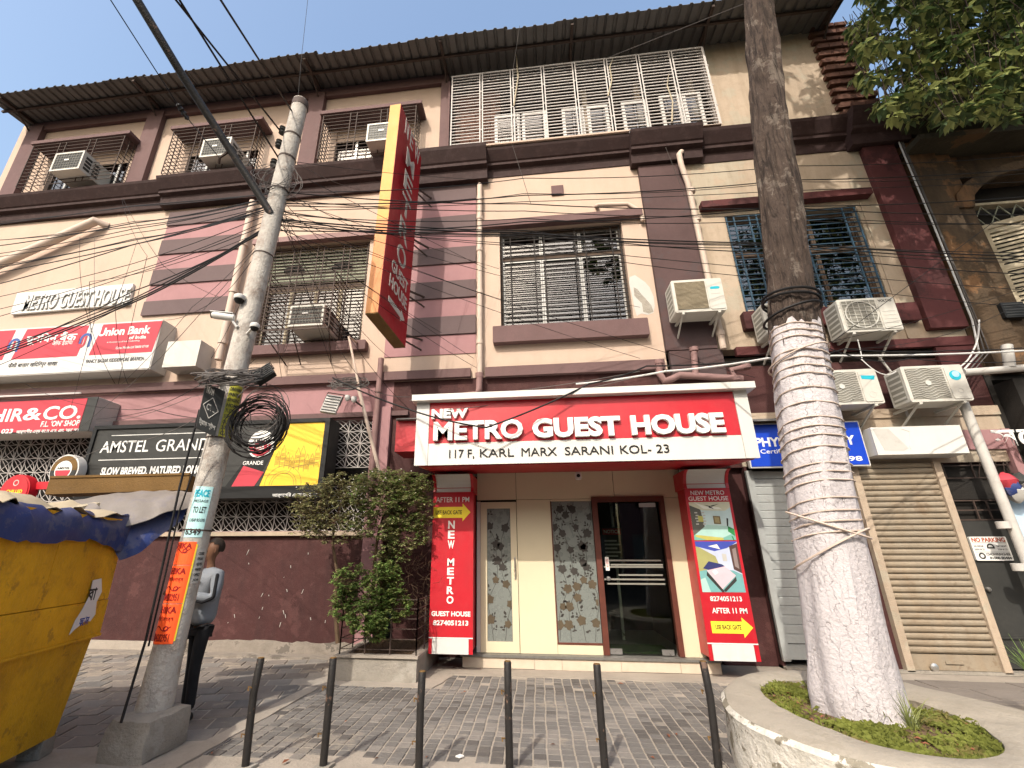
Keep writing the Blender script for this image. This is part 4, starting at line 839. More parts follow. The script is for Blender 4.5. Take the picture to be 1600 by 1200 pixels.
def logo(cx, cz, s):
    for k, (m_, dx) in enumerate((('blue_print2', 0), ('red2', .0))):
        mm = MATS.get('blue_print2') or mat('blue_print2', (.05,.09,.26), .5, .05, 4, bump=0)
        mb = MB()
        if k == 0: mb.ring(cx+.02*s, cz+.05*s, .13*s, .22*s, y0-.004, .002, 14, 0, math.pi).box(cx-.20*s, cx-.11*s, y0-.006, y0-.004, cz-.12*s, cz+.05*s).box(cx+.15*s, cx+.24*s, y0-.006, y0-.004, cz-.25*s, cz+.05*s)
        else: mb.ring(cx-.12*s, cz-.1*s, .10*s, .18*s, y0-.0065, .002, 14, math.pi, 2*math.pi).box(cx-.30*s, cx-.22*s, y0-.0085, y0-.0065, cz-.1*s, cz+.22*s).box(cx-.02*s, cx+.06*s, y0-.0085, y0-.0065, cz-.1*s, cz+.16*s)
        part(ub, 'logo', mb, mm if k == 0 else M['red2'])
logo(X(136,522), 5.68, .62); logo(X(24,532), 5.66, .62)
def tb(p, s, a, b, c, d, Y, m, bold=.01, th=.003, slant=0): x0, x1, z0, z1 = rect(a, b, c, d, Y); return text(p, s, (x0, x1, z0, z1), Y-.004, m, bold, th, slant=slant)
tb(ub, 'Union Bank', 157, 513, 234, 521, y0, M['letter'], .03); tb(ub, 'of India', 203, 525, 228, 529, y0, M['letter'], .02)
tb(ub, 'FANCY BAZAR KIDDERPORE BRANCH', 136, 562, 224, 563, y0, M['charcoal'], .0)
tb(ub, 'यूनियन बैंक', 45, 522, 117, 536, y0, M['letter'], .02); tb(ub, 'ऑफ इंडिया', 84, 532, 113, 539, y0, M['letter'], .0)
tb(ub, 'फैंसी बाज़ार खिदिरपुर शाखा', 15, 567, 88, 573, y0, M['charcoal'], .0)
tb(ub, 'A Government of India Undertaking', 168, 534, 218, 534, y0, M['letter'], .0); tb(ub, 'Cares Mobile Ltd 30600 07100', 182, 542, 232, 543, y0, M['letter'], .01)
lightbox('blank_sign_box', 'blank off white sign box right of the bank sign', -7.24, -6.52, 4.98, 5.54, 7.6, FY, M['pipe_grey'], M['ac'])
wsx = P(132, 640, 7.5).x
wn = lightbox('wine_shop_sign', 'red light box lettered HIR & CO. with white capitals beside the bank sign', -11.3, wsx+.22, 3.70, 4.38, 7.5, FY, M['pipe_grey'], M['charcoal'])
part(wn, 'red_face', MB().box(-11.28, wsx, 7.494, 7.499, 3.72, 4.36), M['red2'])
def tw(s, xa, xb, ya, yb, m=M['letter'], bold=.01, slant=0, Y=7.494, p=wn):
    x0, x1 = P(xa, ya, Y).x, P(xb, yb, Y).x; zt, zb = P(xa, ya, Y).z, P(xb, yb, Y).z; return text(p, s, (x0, x1, zb, zt), Y, m, bold, .003, slant=slant)
tw('HIR', -8, 34, 640, 658, bold=.02); tw('&', 41, 63, 638, 656, bold=.02); tw('CO.', 72, 125, 635, 654, bold=.02)
tw("F.L. 'ON' SHOP", 66, 123, 658, 665, bold=.015); tw('0 023', -6, 19, 671, 677, bold=.02); tw("আর্দেশীর এন্ড কোং এফ. এল. 'অন' শপ", 27, 122, 671, 676)
part(wn, 'tube_light', MB().tube([(-11.0, 7.42, 4.44), (wsx-.1, 7.42, 4.44)], .018, 6), M['white_metal'])
# embossed name on the first floor wall
mg = thing('embossed_name_sign', 'weathered white metal plate METRO GUEST HOUSE tilted on the cream wall', 'sign', (-10.2, 7.93, 6.6))
a, b, c, d = P(27,458,7.93), P(208,443,7.93), P(201,475,7.93), P(16,491,7.93)
part(mg, 'plate', MB().prism([(p.x, p.z) for p in (d, c, b, a)], 7.93, 7.99), M['white_metal'])
x0, x1 = P(36,480,7.93).x, P(203,465,7.93).x
text(mg, 'METRO GUEST HOUSE', (x0, x1, 6.70, 7.10), 7.928, M['ac_grille'], .022, .01); text(mg, 'METRO GUEST HOUSE', (x0+.03, x1-.01, 6.72, 7.12), 7.917, M['white_metal'], .01, .02)
# beer advertisement
by = 7.55
X = lambda a, b: P(a, b, by).x
am = thing('beer_advert', 'long black light box AMSTEL GRANDE with bottle and amber city drawing', 'sign', (-6, by, 2.45))
ax0, ax1, az0, az1 = X(140,700), X(512,700), 2.42, 3.80
part(am, 'box', MB().box(ax0, ax1, by+.01, FY-.05, az0, az1), M['charcoal'])
part(am, 'frame', MB().box(ax0, ax1, by-.03, by+.01, az1-.07, az1).box(ax0, ax0+.07, by-.03, by+.01, az0, az1-.07).box(ax1-.09, ax1, by-.03, by+.01, az0, az1-.07).box(ax0+.07, ax1-.09, by-.03, by+.01, az0, az0+.20), M['black'])
part(am, 'face', MB().box(ax0+.07, X(352,700), by, by+.009, az0+.20, az1-.07), M['charcoal'])
xa, xb = X(160,700), X(345,700)
text(am, 'AMSTEL', (X(156,705), X(231,705), 3.28, 3.50), by, M['letter'], .008, .003); text(am, 'GRANDE', (X(242,705), X(338,703), 3.28, 3.50), by, M['letter'], .0, .003)
part(am, 'rule', MB().box(X(172,690), xb, by-.002, by, 3.60, 3.612).box(X(152,725), xb, by-.002, by, 3.14, 3.152), M['letter'])
text(am, 'SLOW BREWED.', (X(157,740), X(230,738), 2.86, 3.01), by, M['letter'], .04, .003); text(am, 'MATURED LONGER.', (X(234,738), X(328,738), 2.86, 3.01), by, M['letter'], .04, .003)
part(am, 'bottle_panel', MB().prism([(X(352,700), az0+.20), (X(404,765), az0+.20), (X(446,664), az1-.07), (X(352,700), az1-.07)], by-.001, by+.008), M['charcoal'])
bt = MB(); bx0 = X(392,730)
part(am, 'bottle', MB().prism([(bx0-.42, az0+.2),(bx0+.10, az0+.2),(bx0+.36,3.15),(bx0+.50,3.72),(bx0+.18,3.72),(bx0-.05,3.2)], by-.003, by-.001), M['black'])
part(am, 'beer_glass', MB().prism([(bx0-.30, az0+.2),(bx0+.12, az0+.2),(bx0+.26,2.86),(bx0-.14,2.98)], by-.005, by-.003), M['red2'])
part(am, 'badge', MB().disc(bx0+.12, 3.36, .25, by-.004, .002, 28), M['letter']); part(am, 'badge_ring', MB().ring(bx0+.12, 3.36, .15, .22, by-.006, .0015, 28, math.pi*1.02, math.pi*1.98).disc(bx0+.12, 3.30, .13, by-.006, .0015, 20), M['red2'])
text(am, 'AMSTEL', (bx0-.04, bx0+.30, 3.39, 3.46), by-.006, M['black'], .02, .0015); text(am, 'BIER', (bx0+.04, bx0+.20, 3.26, 3.33), by-.0085, M['letter'], .02, .0015)
text(am, 'GRANDE', (bx0-.16, bx0+.22, 2.99, 3.06), by-.006, M['letter'], .01, .0015)
# amber drawing panel, slanted on the left, with its line drawing
q0, q1, q2, q3 = (X(404,768), az0+.20), (ax1-.10, az0+.20), (ax1-.10, az1-.075), (X(447,664), az1-.075)
part(am, 'amber_panel', MB().prism([q0, q1, q2, q3], by-.004, by+.008), M['amber'])
ln = MB(); rd = random.Random(4); px0 = q3[0]-.1; pxe = ax1-.12
for i in range(9):
    a = px0+i*(pxe-px0)/9; wd = (pxe-px0)/9*.94; h = 3.12+.10*math.sin(i*1.7); bz = 2.95-.14*i/9+.1*(i > 6)
    xs_ = [(a, bz), (a, h), (a+wd*.25, h+.05), (a+wd*.5, h+.11), (a+wd*.75, h+.05), (a+wd, h), (a+wd, bz)]
    ln.strip(xs_, .006, by-.0045, .0012)
    for r_ in range(3):
        for c in range(3):
            u, v = a+wd*(.15+c*.27), bz+.02+(h-bz)*(.1+r_*.28)
            ln.strip([(u, v), (u+wd*.16, v), (u+wd*.16, v+.045), (u, v+.045), (u, v)], .004, by-.0045, .0012)
ln.strip([(q0[0]+.06, 2.80), (q0[0]+.5, 2.84), (pxe-.5, 2.92), (pxe, 3.02)], .007, by-.0045, .0012)
for rr in (.20, .24, .33): ln.ring(q0[0]+.42, az0+.21, rr, rr+.008, by-.0045, .0012, 20, 0, math.pi)
part(am, 'city_line_drawing', ln, M['amber_line'])
tw('আর্দেশির এন্ড কো.', 426, 486, 770, 777, Y=by-.03, p=am)
# round beer sign and red chilled beer disc
def round_sign(name, label, px, py_, Y, r, body, rim):
    c = P(px, py_, Y); t = thing(name, label, 'sign', tuple(c)); part(t, 'drum', MB().lathe(c, [(r,-.16),(r*1.02,-.08),(r,.0)], 32, 'y'), body, smooth=True)
    part(t, 'face', MB().lathe(c, [(r*.9,.001),(r*.9,.012)], 32, 'y'), rim); return t, c
t, c = round_sign('round_beer_sign', 'round white drum sign with a red and white beer badge', 100, 735, 7.35, .29, M['white_metal'], M['rust'])
part(t, 'badge', MB().disc(c.x, c.z, .17, c.y-.014, .004, 28), M['letter']); part(t, 'badge_lower', MB().ring(c.x, c.z, .0, .15, c.y-.019, .002, 24, math.pi, 2*math.pi), M['red2'])
part(t, 'lower_face', MB().ring(c.x, c.z, .175, .26, c.y-.013, .003, 24, math.pi, 2*math.pi), M['charcoal'])
text(t, 'AMSTEL', (c.x-.13, c.x+.13, c.z+.015, c.z+.06), c.y-.019, M['black'], .02)
part(t, 'arm', MB().tube([(c.x+.1, c.y+.15, c.z), (c.x+.4, FY, c.z-.05)], .03, 6), M['white_metal'])
t, c = round_sign('chilled_beer_sign', 'red round CHILLED BEER sign above the stall roof', 22, 768, 7.3, .30, M['red'], M['red'])
text(t, 'CHILLED', (c.x-.14, c.x+.18, c.z-.03, c.z+.03), c.y-.013, M['yellow_print'], .02, .003); text(t, 'BEER', (c.x-.14, c.x+.18, c.z-.14, c.z-.05), c.y-.013, M['yellow_print'], .03, .003)
part(t, 'logo', MB().ring(c.x, c.z+.15, .04, .055, c.y-.013, .003, 16), M['letter_dim'])
part(t, 'arm', MB().box(c.x+.28, c.x+.55, c.y+.1, c.y+.2, c.z+.05, c.z+.18), M['red'])
# blue physiotherapy sign, blank white board
bs = lightbox('clinic_sign', 'blue flat PHYSIOTHERAPY sign half hidden by the whitewashed tree', 3.36, 5.10, 2.79, 3.50, 7.72, 7.80, M['white_metal'], M['blue_sign'], .02)
text(bs, 'THE', (4.02,4.2,3.30,3.36), 7.72, M['letter'], .01); text(bs, 'PHYSIOTHERAPY', (3.50,4.97,3.12,3.27), 7.72, M['letter'], .035); text(bs, 'Certified & Experienced', (3.55,4.76,2.99,3.08), 7.72, M['letter'], .008); text(bs, '9832585798', (3.98,5.0,2.865,2.94), 7.72, M['letter'], .02)
wb = lightbox('blank_shop_board', 'blank white shop board above the tan rolling shutter', 5.17, 6.42, 2.93, 3.36, 7.62, FY, M['white_metal'], M['white_panel'])
part(wb, 'old_sticker', MB().prism([(5.2,3.33),(5.42,3.33),(5.62,3.02),(5.55,2.99),(5.28,3.0)], 7.617, 7.62), M['pipe_grey'])
part(wb, 'peeled_edge', MB().prism([(5.64,3.0),(5.80,3.3),(5.60,3.32),(5.70,3.28),(5.63,3.06)], 7.615, 7.62), M['white_metal'])
part(bld, 'wall', MB().box(3.36, XR, FY+.0, FY+.3, 2.86, 3.6).box(2.62, XR-.0, FY-.03, FY+.02, 3.6, 3.75), M['cream_worn'], label='stained wall over the shutters')
part(bld, 'awning_sheet', MB().prismx([(7.55,3.50),(7.56,3.52),(FY,3.66),(FY,3.64)], 2.95, 4.6), M['roof'])
# ================================================================== ROLLING SHUTTERS
def shutter(label, x0, x1, z0, z1, y, n, m, mf, curved):
    t = thing('rolling_shutter', label, 'shutter', ((x0+x1)/2, y, z0))
    h = (z1-z0-.20)/n
    for i in range(n):
        a = z0+.20+i*h
        if curved: pr = [(y+.03,a+.002),(y-.0,a+.004),(y-.016,a+h*.3),(y-.018,a+h*.6),(y-.006,a+h*.9),(y+.03,a+h-.002)]
        else: pr = [(y+.03,a+.002),(y-.004,a+.003),(y-.006,a+h*.85),(y+.004,a+h-.004),(y+.03,a+h-.002)]
        part(t, 'slat', MB().prismx(pr, x0+.06, x1-.06), m)
    part(t, 'bottom_rail', MB().bbox(x0+.06, x1-.06, y-.01, y+.03, z0, z0+.19, .004), m); part(t, 'handle', MB().box((x0+x1)/2-.12, (x0+x1)/2+.1, y-.03, y-.01, z0+.08, z0+.11), m)
    part(t, 'guide', MB().bbox(x0-.04, x0+.058, y-.05, y+.05, z0-.02, z1, .004), mf); part(t, 'guide', MB().bbox(x1-.058, x1+.04, y-.05, y+.05, z0-.02, z1, .004), mf); return t
s1 = shutter('grey flat slatted rolling shutter behind the whitewashed trunk', 3.40, 4.72, .12, 2.78, 7.97, 20, M['shutter_grey'], M['shutter_grey'], False)
s2 = shutter('tan corrugated rolling shutter under the blank white board', 4.94, 6.14, .04, 2.86, 7.93, 31, M['shutter_tan'], M['cream_worn'], True)
part(s2, 'padlock', MB().lathe((5.25, 7.90, .08), [(.05,0),(.05,.02),(.02,.03)], 12, 'y'), M['steel'])
part(bld, 'wall', MB().box(3.36, 3.40, FY-.02, FY+.3, 0, 2.86).box(4.765, 4.895, FY-.04, FY+.3, 0, 2.86), M['maroon'], label='maroon strip between the shutters')
part(bld, 'threshold', MB().box(3.36, 7.4, FY-.12, FY+.3, .0, .035), M['concrete'])
# dark metal door right of the tan shutter, barred vent over it
dd = part(bld, 'service_door', MB().box(6.24, 7.25, FY+.02, FY+.06, .06, 1.98), M['charcoal'], label='dark sheet metal door right of the tan shutter')
part(dd, 'rail', MB().box(6.24, 7.25, FY+.0, FY+.018, .42, .44), M['charcoal']); part(dd, 'handle', MB().lathe((6.32, FY+.01, 1.05), [(.03,0),(.03,.03),(.015,.05)], 10, 'y'), M['steel'])
g_ = MB(); bars(g_, 6.24, 7.2, 2.0, 2.28, FY+.02, 2, [6.24, 6.55, 6.72, 6.9, 7.2], .009); part(bld, 'vent_grille', g_, M['bar'])
g_ = MB(); bars(g_, 6.3, 7.2, 2.62, 3.0, FY+.02, 2, [6.3, 6.7, 6.95, 7.2], .008)
for i in range(4): g_.tube([(6.75+i*.12, FY+.02, 2.62), (6.9+i*.1, FY+.02, 3.0)], .008, 4)
part(bld, 'vent_grille', g_, M['bar'])
part(bld, 'wall', MB().box(6.18, 7.3, FY+.09, FY+.12, 0, 3.36).box(6.24, 7.25, FY+.03, FY+.05, 2.30, 2.58), M['shop_dark'], label='dark recess behind the metal door')
part(bld, 'wall', MB().box(7.25, 7.36, FY-.06, FY+.3, 0, 3.36), M['pink'], label='pink corner strip at the right end')
part(bld, 'wall', MB().box(6.45, 7.3, FY-.03, FY+.08, 3.05, 3.36), M['pink'], label='short pink lintel above the metal door')
x0, x1, z0, z1 = 6.13, 6.60, 1.43, 1.76
x0, x1 = 6.30, 6.78; npz = thing('no_parking_sign', 'small white NO PARKING plate on the dark metal door', 'sign', (6.5, FY, 1.43))
part(npz, 'plate', MB().bbox(x0, x1, FY-.012, FY+.018, z0, z1, .01), M['letter'])
part(npz, 'border', MB().box(x0+.02, x1-.02, FY-.0135, FY-.0122, z0+.115, z0+.12).box(x0+.02, x1-.02, FY-.0135, FY-.0122, z1-.088, z1-.083), M['charcoal'])
text(npz, 'NO PARKING', (x0+.02, x1-.02, z1-.075, z1-.012), FY-.0125, mat('rust_red_print', (.35,.08,.04), .6, .1, 8, bump=0), .04, .0015)
text(npz, 'CHOWRINGHEE', (x0+.15, x1-.02, z0+.07, z0+.105), FY-.0125, M['charcoal'], .03, .0015); text(npz, '81000 80484', (x0+.18, x1-.02, z0+.018, z0+.055), FY-.0125, M['charcoal'], .03, .0015)
part(npz, 'emblem', MB().ring(x0+.09, z0+.065, .025, .045, FY-.0125, .0015, 14).ring((x0+x1)/2, z0+.185, .03, .05, FY-.0125, .0015, 14, 0, math.pi).box((x0+x1)/2-.05, (x0+x1)/2+.05, FY-.014, FY-.0125, z0+.165, z0+.185), M['charcoal'])
for i in range(4): text(npz, ('SERVICE','WE REPAIR','TOW & CO.','DAY NIGHT')[i], (x0+.02+(.30 if i > 1 else 0), x0+.15+(.30 if i > 1 else 0), z0+.14+.045*(i % 2), z0+.165+.045*(i % 2)), FY-.0125, M['charcoal'], .01, .0015)
# ================================================================== DRAIN PIPES
def pipe(label, pts, r, m, name='drain_pipe', collars=(), extra=None):
    t = thing(name, label, 'pipe', tuple(pts[-1])); part(t, 'shaft', MB().tube(pts, r, 12), m, smooth=True)
    for p in collars:
        c = Vector(p); part(t, 'collar', MB().lathe(c, [(r*1.0,-.05),(r*1.25,-.045),(r*1.25,.045),(r*1.0,.05)], 12), m, smooth=True)
    return t
pipe('cream drain pipe beside the right striped panel', [(-.955,7.9,9.12),(-.955,7.88,8.9),(-.955,7.88,4.5)], .055, M['pipe_white'], collars=[(-.955,7.88,z) for z in (8.7,8.2,7.4,6.4,5.3)])
pipe('short mauve pipe bending along the wall above the red sign', [(-.955,7.84,4.62),(-.955,7.80,4.32),(-1.0,7.78,4.22),(-1.45,7.78,4.18),(-1.52,7.78,4.10),(-1.54,7.78,3.6)], .06, M['pipe_mauve'], collars=[(-.955,7.84,4.6)])
pipe('cream drain pipe down the weathered pilaster', [(3.30,7.8,9.4),(3.22,7.74,9.28),(3.22,7.74,9.0),(3.32,7.84,8.6),(3.36,7.84,4.9)], .055, M['pipe_white'], collars=[(3.36,7.84,z) for z in (8.4,7.7,5.2)])
pipe('cream drain pipe right of the left striped panel', [(-6.25,7.86,9.2),(-6.26,7.86,5.2)], .075, M['pipe_white'], collars=[(-6.25,7.86,z) for z in (8.9,8.0,6.8,5.6)])
a, b = P(150,345,7.8), P(-60,440,7.8); pipe('fat slanting cream pipe at the far left of the first floor', [a+Vector((.1,.2,0)), a, b], .10, M['pipe_white'])
pipe('mauve drain pipe between the lattice and the red sign', [(-2.86,7.86,5.05),(-2.86,7.86,2.0)], .055, M['pipe_mauve'], collars=[(-2.86,7.86,4.4)])
a, b = P(1078,240,7.75), P(1075,250,7.75)
# cluster of mauve waste pipes right above the entrance sign
t = thing('waste_pipes', 'branching mauve waste pipes along the wall above the red sign', 'pipe', (2.8, 7.8, 4.5))
J = lambda a, b: P(a, b, 7.75)
part(t, 'pipe', MB().tube([J(1030,568), J(1030,583), J(1038,595), J(1050,592), J(1062,586), J(1160,592)], .06, 10), M['pipe_mauve'], smooth=True)
part(t, 'pipe', MB().tube([J(1084,548), J(1087,588)], .055, 10), M['pipe_mauve'], smooth=True); part(t, 'pipe', MB().tube([J(1150,592), J(1142,578), J(1165,573)], .05, 10), M['pipe_mauve'], smooth=True)
for a, b in ((1030,566),(1084,546),(1166,573),(1150,592)): part(t, 'collar', MB().lathe(J(a,b), [(.062,-.04),(.075,-.035),(.075,.035),(.06,.04)], 12), M['pipe_mauve'], smooth=True)
pipe('pale grey drain pipe at the corner of the old building', [P(1494,575,7.6), P(1500,610,7.6), P(1506,632,7.6), (6.62,7.6,0)], .062, M['pipe_grey'], collars=[(P(1560,800,7.6).x,7.6,1.9),(P(1590,880,7.6).x,7.6,1.35)])
pipe('horizontal grey pipe under the old building floor', [P(1505,582,7.6), P(1640,572,7.6)], .055, M['pipe_grey']); pipe('short grey stub pipe rising beside the old wall', [P(1578,575,7.6), P(1573,540,7.6)], .07, M['pipe_grey'])
pipe('bent clay pipe poking from the wall beside the centre window', [P(932,322,7.99), P(935,321,7.8), P(950,320,7.85), P(980,319,7.9), P(1000,330,7.92), P(1005,345,7.92)], .045, M['pipe_white'])
pipe('thin white conduit rising up the wall above the shutters', [(6.0,7.95,3.6),(6.0,7.95,4.3),(5.85,7.95,4.7)], .018, M['pipe_grey'])
# ================================================================== AIR CONDITIONERS
def outdoor_ac(label, x0, x1, z0, z1, y0, y1, style='mesh', logo_=None, group='air conditioner units on the right of the facade'):
    t = thing('air_conditioner', label, 'air conditioner', ((x0+x1)/2, y0, z0), group); W_ = x1-x0; H = z1-z0
    part(t, 'casing', MB().bbox(x0, x1, y0, y1, z0, z1, .02), M['ac'])
    fx0, fx1, fz0, fz1 = x0+W_*.06, x0+W_*.66, z0+H*.08, z1-H*.07; cx, cz = (fx0+fx1)/2, (fz0+fz1)/2; R = min(fx1-fx0, fz1-fz0)/2
    part(t, 'grille_panel', MB().box(fx0, fx1, y0-.006, y0-.001, fz0, fz1), M['ac_coil'] if style == 'coil' else M['ac_grille'])
    g = MB()
    if style == 'mesh':
        for i in range(7): xx = fx0+(fx1-fx0)*i/6; g.box(xx-.004, xx+.004, y0-.014, y0-.007, fz0, fz1)
        for i in range(9): zz = fz0+(fz1-fz0)*i/8; g.box(fx0, fx1, y0-.019, y0-.0145, zz-.003, zz+.003)
        g.ring(cx, cz, R*.9, R*.97, y0-.02, .005, 24)
    elif style == 'wave':
        for i in range(13):
            zz = fz0+(fz1-fz0)*(i+.5)/13; pts = [(fx0+(fx1-fx0)*k/14, min(fz1, max(fz0, zz+.028*math.sin(k*.7+i*.25)))) for k in range(15)]; g.strip(pts, .007, y0-.008, .008)
    else:
        for i in range(22): zz = fz0+(fz1-fz0)*(i+.5)/22; g.strip([(fx0+(fx1-fx0)*k/10, zz+.006*math.sin(k*1.6)) for k in range(11)], .006, y0-.007, .006)
    part(t, 'fan_guard', g, M['ac'] if style != 'coil' else M['wood_pale'])
    if style == 'wave': part(t, 'fan_hub', MB().disc(cx, cz, R*.16, y0-.017, .006), M['hub'])
    part(t, 'service_cover', MB().bbox(x0+W_*.69, x1-.02, y0-.012, y0-.001, z0+.03, z1-.03, .02), M['ac'])
    lv = MB()
    for i in range(5): lv.box(x0-.004, x0, y0+.06, y1-.05, z0+H*(.15+i*.15), z0+H*(.15+i*.15)+.03)
    part(t, 'side_vent', MB().box(x0-.003, x0+.001, y0+.05, y1-.04, z0+.06, z1-.06), M['ac_grille']); part(t, 'side_louvre', lv, M['ac'])
    for xx in (x0+W_*.15, x1-W_*.15): part(t, 'bracket', MB().box(xx-.02, xx+.02, y0+.0, FY, z0-.035, z0-.003).tube([(xx, y0+.08, z0-.03), (xx, FY, z0-.32)], .016, 4), M['ac'])
    if logo_: logo_(t, x0+W_*.69, x1-.02, z0, z1, y0-.012)
    return t
def lg1(t, a, b, z0, z1, y): part(t, 'logo', MB().prism([(a+.06,z1-.22),(b-.05,z1-.22),(b-.03,z1-.19),(b-.06,z1-.17),(a+.07,z1-.17),(a+.04,z1-.2)], y-.002, y), M['teal']); part(t, 'logo', MB().box(a+.05, b-.05, y-.002, y, z1-.32, z1-.30), M['letter_dim'])
def lgv(t, a, b, z0, z1, y): text(t, 'VOLTAS', (a+.02, b-.03, z1-.09, z1-.045), y, M['black'], .02, .002); [part(t, 'press_line', MB().box(a+.03, b-.03, y-.003, y, z0+.06+i*.07, z0+.066+i*.07), M['letter_dim']) for i in range(5)]
def lg4(t, a, b, z0, z1, y): part(t, 'logo', MB().prism([(a+.03,z1-.17),(b-.04,z1-.19),(b-.02,z1-.12),(a+.03,z1-.11)], y-.002, y), M['teal']); part(t, 'emblem', MB().ring((a+b)/2, z0+.14, .045, .05, y, .002, 16), M['letter_dim'])
def lg5(t, a, b, z0, z1, y): part(t, 'logo', MB().disc((a+b)/2, z1-.18, .08, y, .003, 20), M['teal']); part(t, 'logo', MB().disc((a+b)/2+.01, z1-.16, .05, y-.003, .003, 16), mat('pale_blue_logo', (.35,.6,.8), .4, .05, 4, bump=0)); part(t, 'emblem', MB().ring((a+b)/2, z0+.15, .03, .04, y, .002, 14).box((a+b)/2-.05, (a+b)/2+.05, y-.002, y, z0+.05, z0+.06), M['letter_dim'])
outdoor_ac('air conditioner with brown coil grille hung on the weathered pilaster', 2.52, 3.37, 5.44, 6.08, 7.42, 7.80, 'coil', lg1)
outdoor_ac('air conditioner almost hidden behind the tree trunk under the right window', 3.92, 4.72, 4.95, 5.52, 7.42, 7.80, 'mesh')
outdoor_ac('white VOLTAS air conditioner under the right end of the blue grille', 5.14, 6.02, 4.93, 5.54, 7.48, 7.86, 'mesh', lgv)
outdoor_ac('lower air conditioner with wavy grille right of the trunk', 4.48, 5.34, 3.68, 4.25, 7.40, 7.76, 'wave', lg4)
outdoor_ac('lowest right air conditioner with wavy grille and round blue badge', 5.70, 6.56, 3.68, 4.26, 7.40, 7.76, 'wave', lg5)
def window_ac(label, x0, x1, z0, z1, y0, y1, tilt=0):
    t = thing('window_air_conditioner', label, 'air conditioner', ((x0+x1)/2, y0, z0), 'window air conditioners in iron cages')
    part(t, 'casing', MB().bbox(x0, x1, y0+.02, y1, z0, z1, .012), M['ac']); part(t, 'front_frame', MB().box(x0, x1, y0, y0+.019, z0, z0+.04).box(x0, x1, y0, y0+.019, z1-.04, z1).box(x0, x0+.04, y0, y0+.019, z0+.04, z1-.04).box(x1-.04, x1, y0, y0+.019, z0+.04, z1-.04), M['ac'])
    part(t, 'coil', MB().box(x0+.04, x1-.04, y0+.012, y0+.0195, z0+.04, z1-.04), M['charcoal'])
    g = MB(); n = 11
    for i in range(n): xx = x0+.05+(x1-x0-.1)*i/(n-1); g.box(xx-.003, xx+.003, y0+.004, y0+.011, z0+.04, z1-.04)
    for i in range(7): zz = z0+.05+(z1-z0-.1)*i/6; g.box(x0+.04, x1-.04, y0-.001, y0+.0035, zz-.003, zz+.003)
    part(t, 'grille', g, M['ac_grille']); part(t, 'badge', MB().box((x0+x1)/2-.09, (x0+x1)/2+.03, y0-.004, y0-.0015, (z0+z1)/2+.02, (z0+z1)/2+.06), M['letter'])
    lv = MB()
    for k in range(2):
        for i in range(4): lv.box(x1, x1+.003, y0+.08+k*.22, y0+.24+k*.22, z0+.08+i*.1, z0+.15+i*.1); lv.box(x0-.003, x0, y0+.08+k*.22, y0+.24+k*.22, z0+.08+i*.1, z0+.15+i*.1)
    part(t, 'side_vent', lv, M['charcoal'], kind='stuff'); return t
window_ac('window air conditioner in the far left top floor cage', -11.35, -10.55, 10.18, 10.74, 7.32, 8.1)
window_ac('window air conditioner behind the black lamp arm in the middle top cage', -7.42, -6.70, 10.12, 10.66, 7.32, 8.1)
window_ac('window air conditioner beside the blade sign in the right top cage', -3.42, -2.70, 10.06, 10.58, 7.32, 8.1)
window_ac('window air conditioner caged under the louvred first floor window', -4.62, -3.92, 5.62, 6.08, 7.42, 8.15)
t = thing('air_conditioner_cage', 'rusty iron cage around the first floor window air conditioner', 'cage', (-4.3, 7.3, 5.5))
g = MB(); x0, x1, y0, y1, z0, z1 = -5.05, -3.72, 7.30, 7.98, 5.50, 6.72; r = .007
for i in range(13):
    z = z0+(z1-z0)*i/12; g.box(x0, x1, y0-r, y0+r, z-r, z+r).box(x0-r, x0+r, y0, y1, z-r, z+r).box(x1-r, x1+r, y0, y1, z-r, z+r)
part(t, 'bars', g, M['bar']); part(t, 'frame', MB().box(x0-.01, x0+.01, y0-.02, y0, z0, z1).box(x1-.01, x1+.01, y0-.02, y0, z0, z1).box(x0, x1, y0-.02, y0-.005, z0-.03, z0-.01).tube([(x0, y0, z0), (x0+.2, y1, z0-.45)], .012, 4).tube([(x1, y0, z0), (x1-.2, y1, z0-.45)], .012, 4).tube([(x0+.6, y0, z0), (x0+.5, y1, z0-.45)], .012, 4), M['bar'])
# ================================================================== OLD BUILDING ON THE RIGHT
ob = thing('old_building', 'stained ochre old building with louvred arch window and dark shop below', 'building', (9.5, FY, 0))
OY = 8.05
mb = MB(); holes_wall(mb, 7.42, 16, 4.28, 9.3, [(8.30, 11.4, 4.95, 8.35)], OY, OY+.4); part(ob, 'wall', mb, M['old_wall'])
part(ob, 'wall', MB().box(7.42, 16, OY+5, OY+5.2, 0, 9.3).box(15.8, 16, OY+.4, OY+5, 0, 9.3), M['old_wall'], label='rear and side walls')
part(ob, 'pier', MB().bbox(7.50, 7.98, OY-.16, OY, 4.30, 9.28, .01), M['old_wall']); part(ob, 'pier', MB().bbox(8.02, 8.27, OY-.10, OY, 4.30, 8.85, .01), M['old_wall'])
part(ob, 'parapet', MB().prismx([(OY+.3,9.28),(OY-.25,9.28),(OY-.42,9.45),(OY-.42,9.62),(OY-.30,9.75),(OY-.26,10.3),(OY+.3,10.3)], 7.46, 16), M['old_dark'])
part(ob, 'eave', MB().box(7.46, 16, OY-.55, OY, 8.86, 8.98), M['old_dark'])
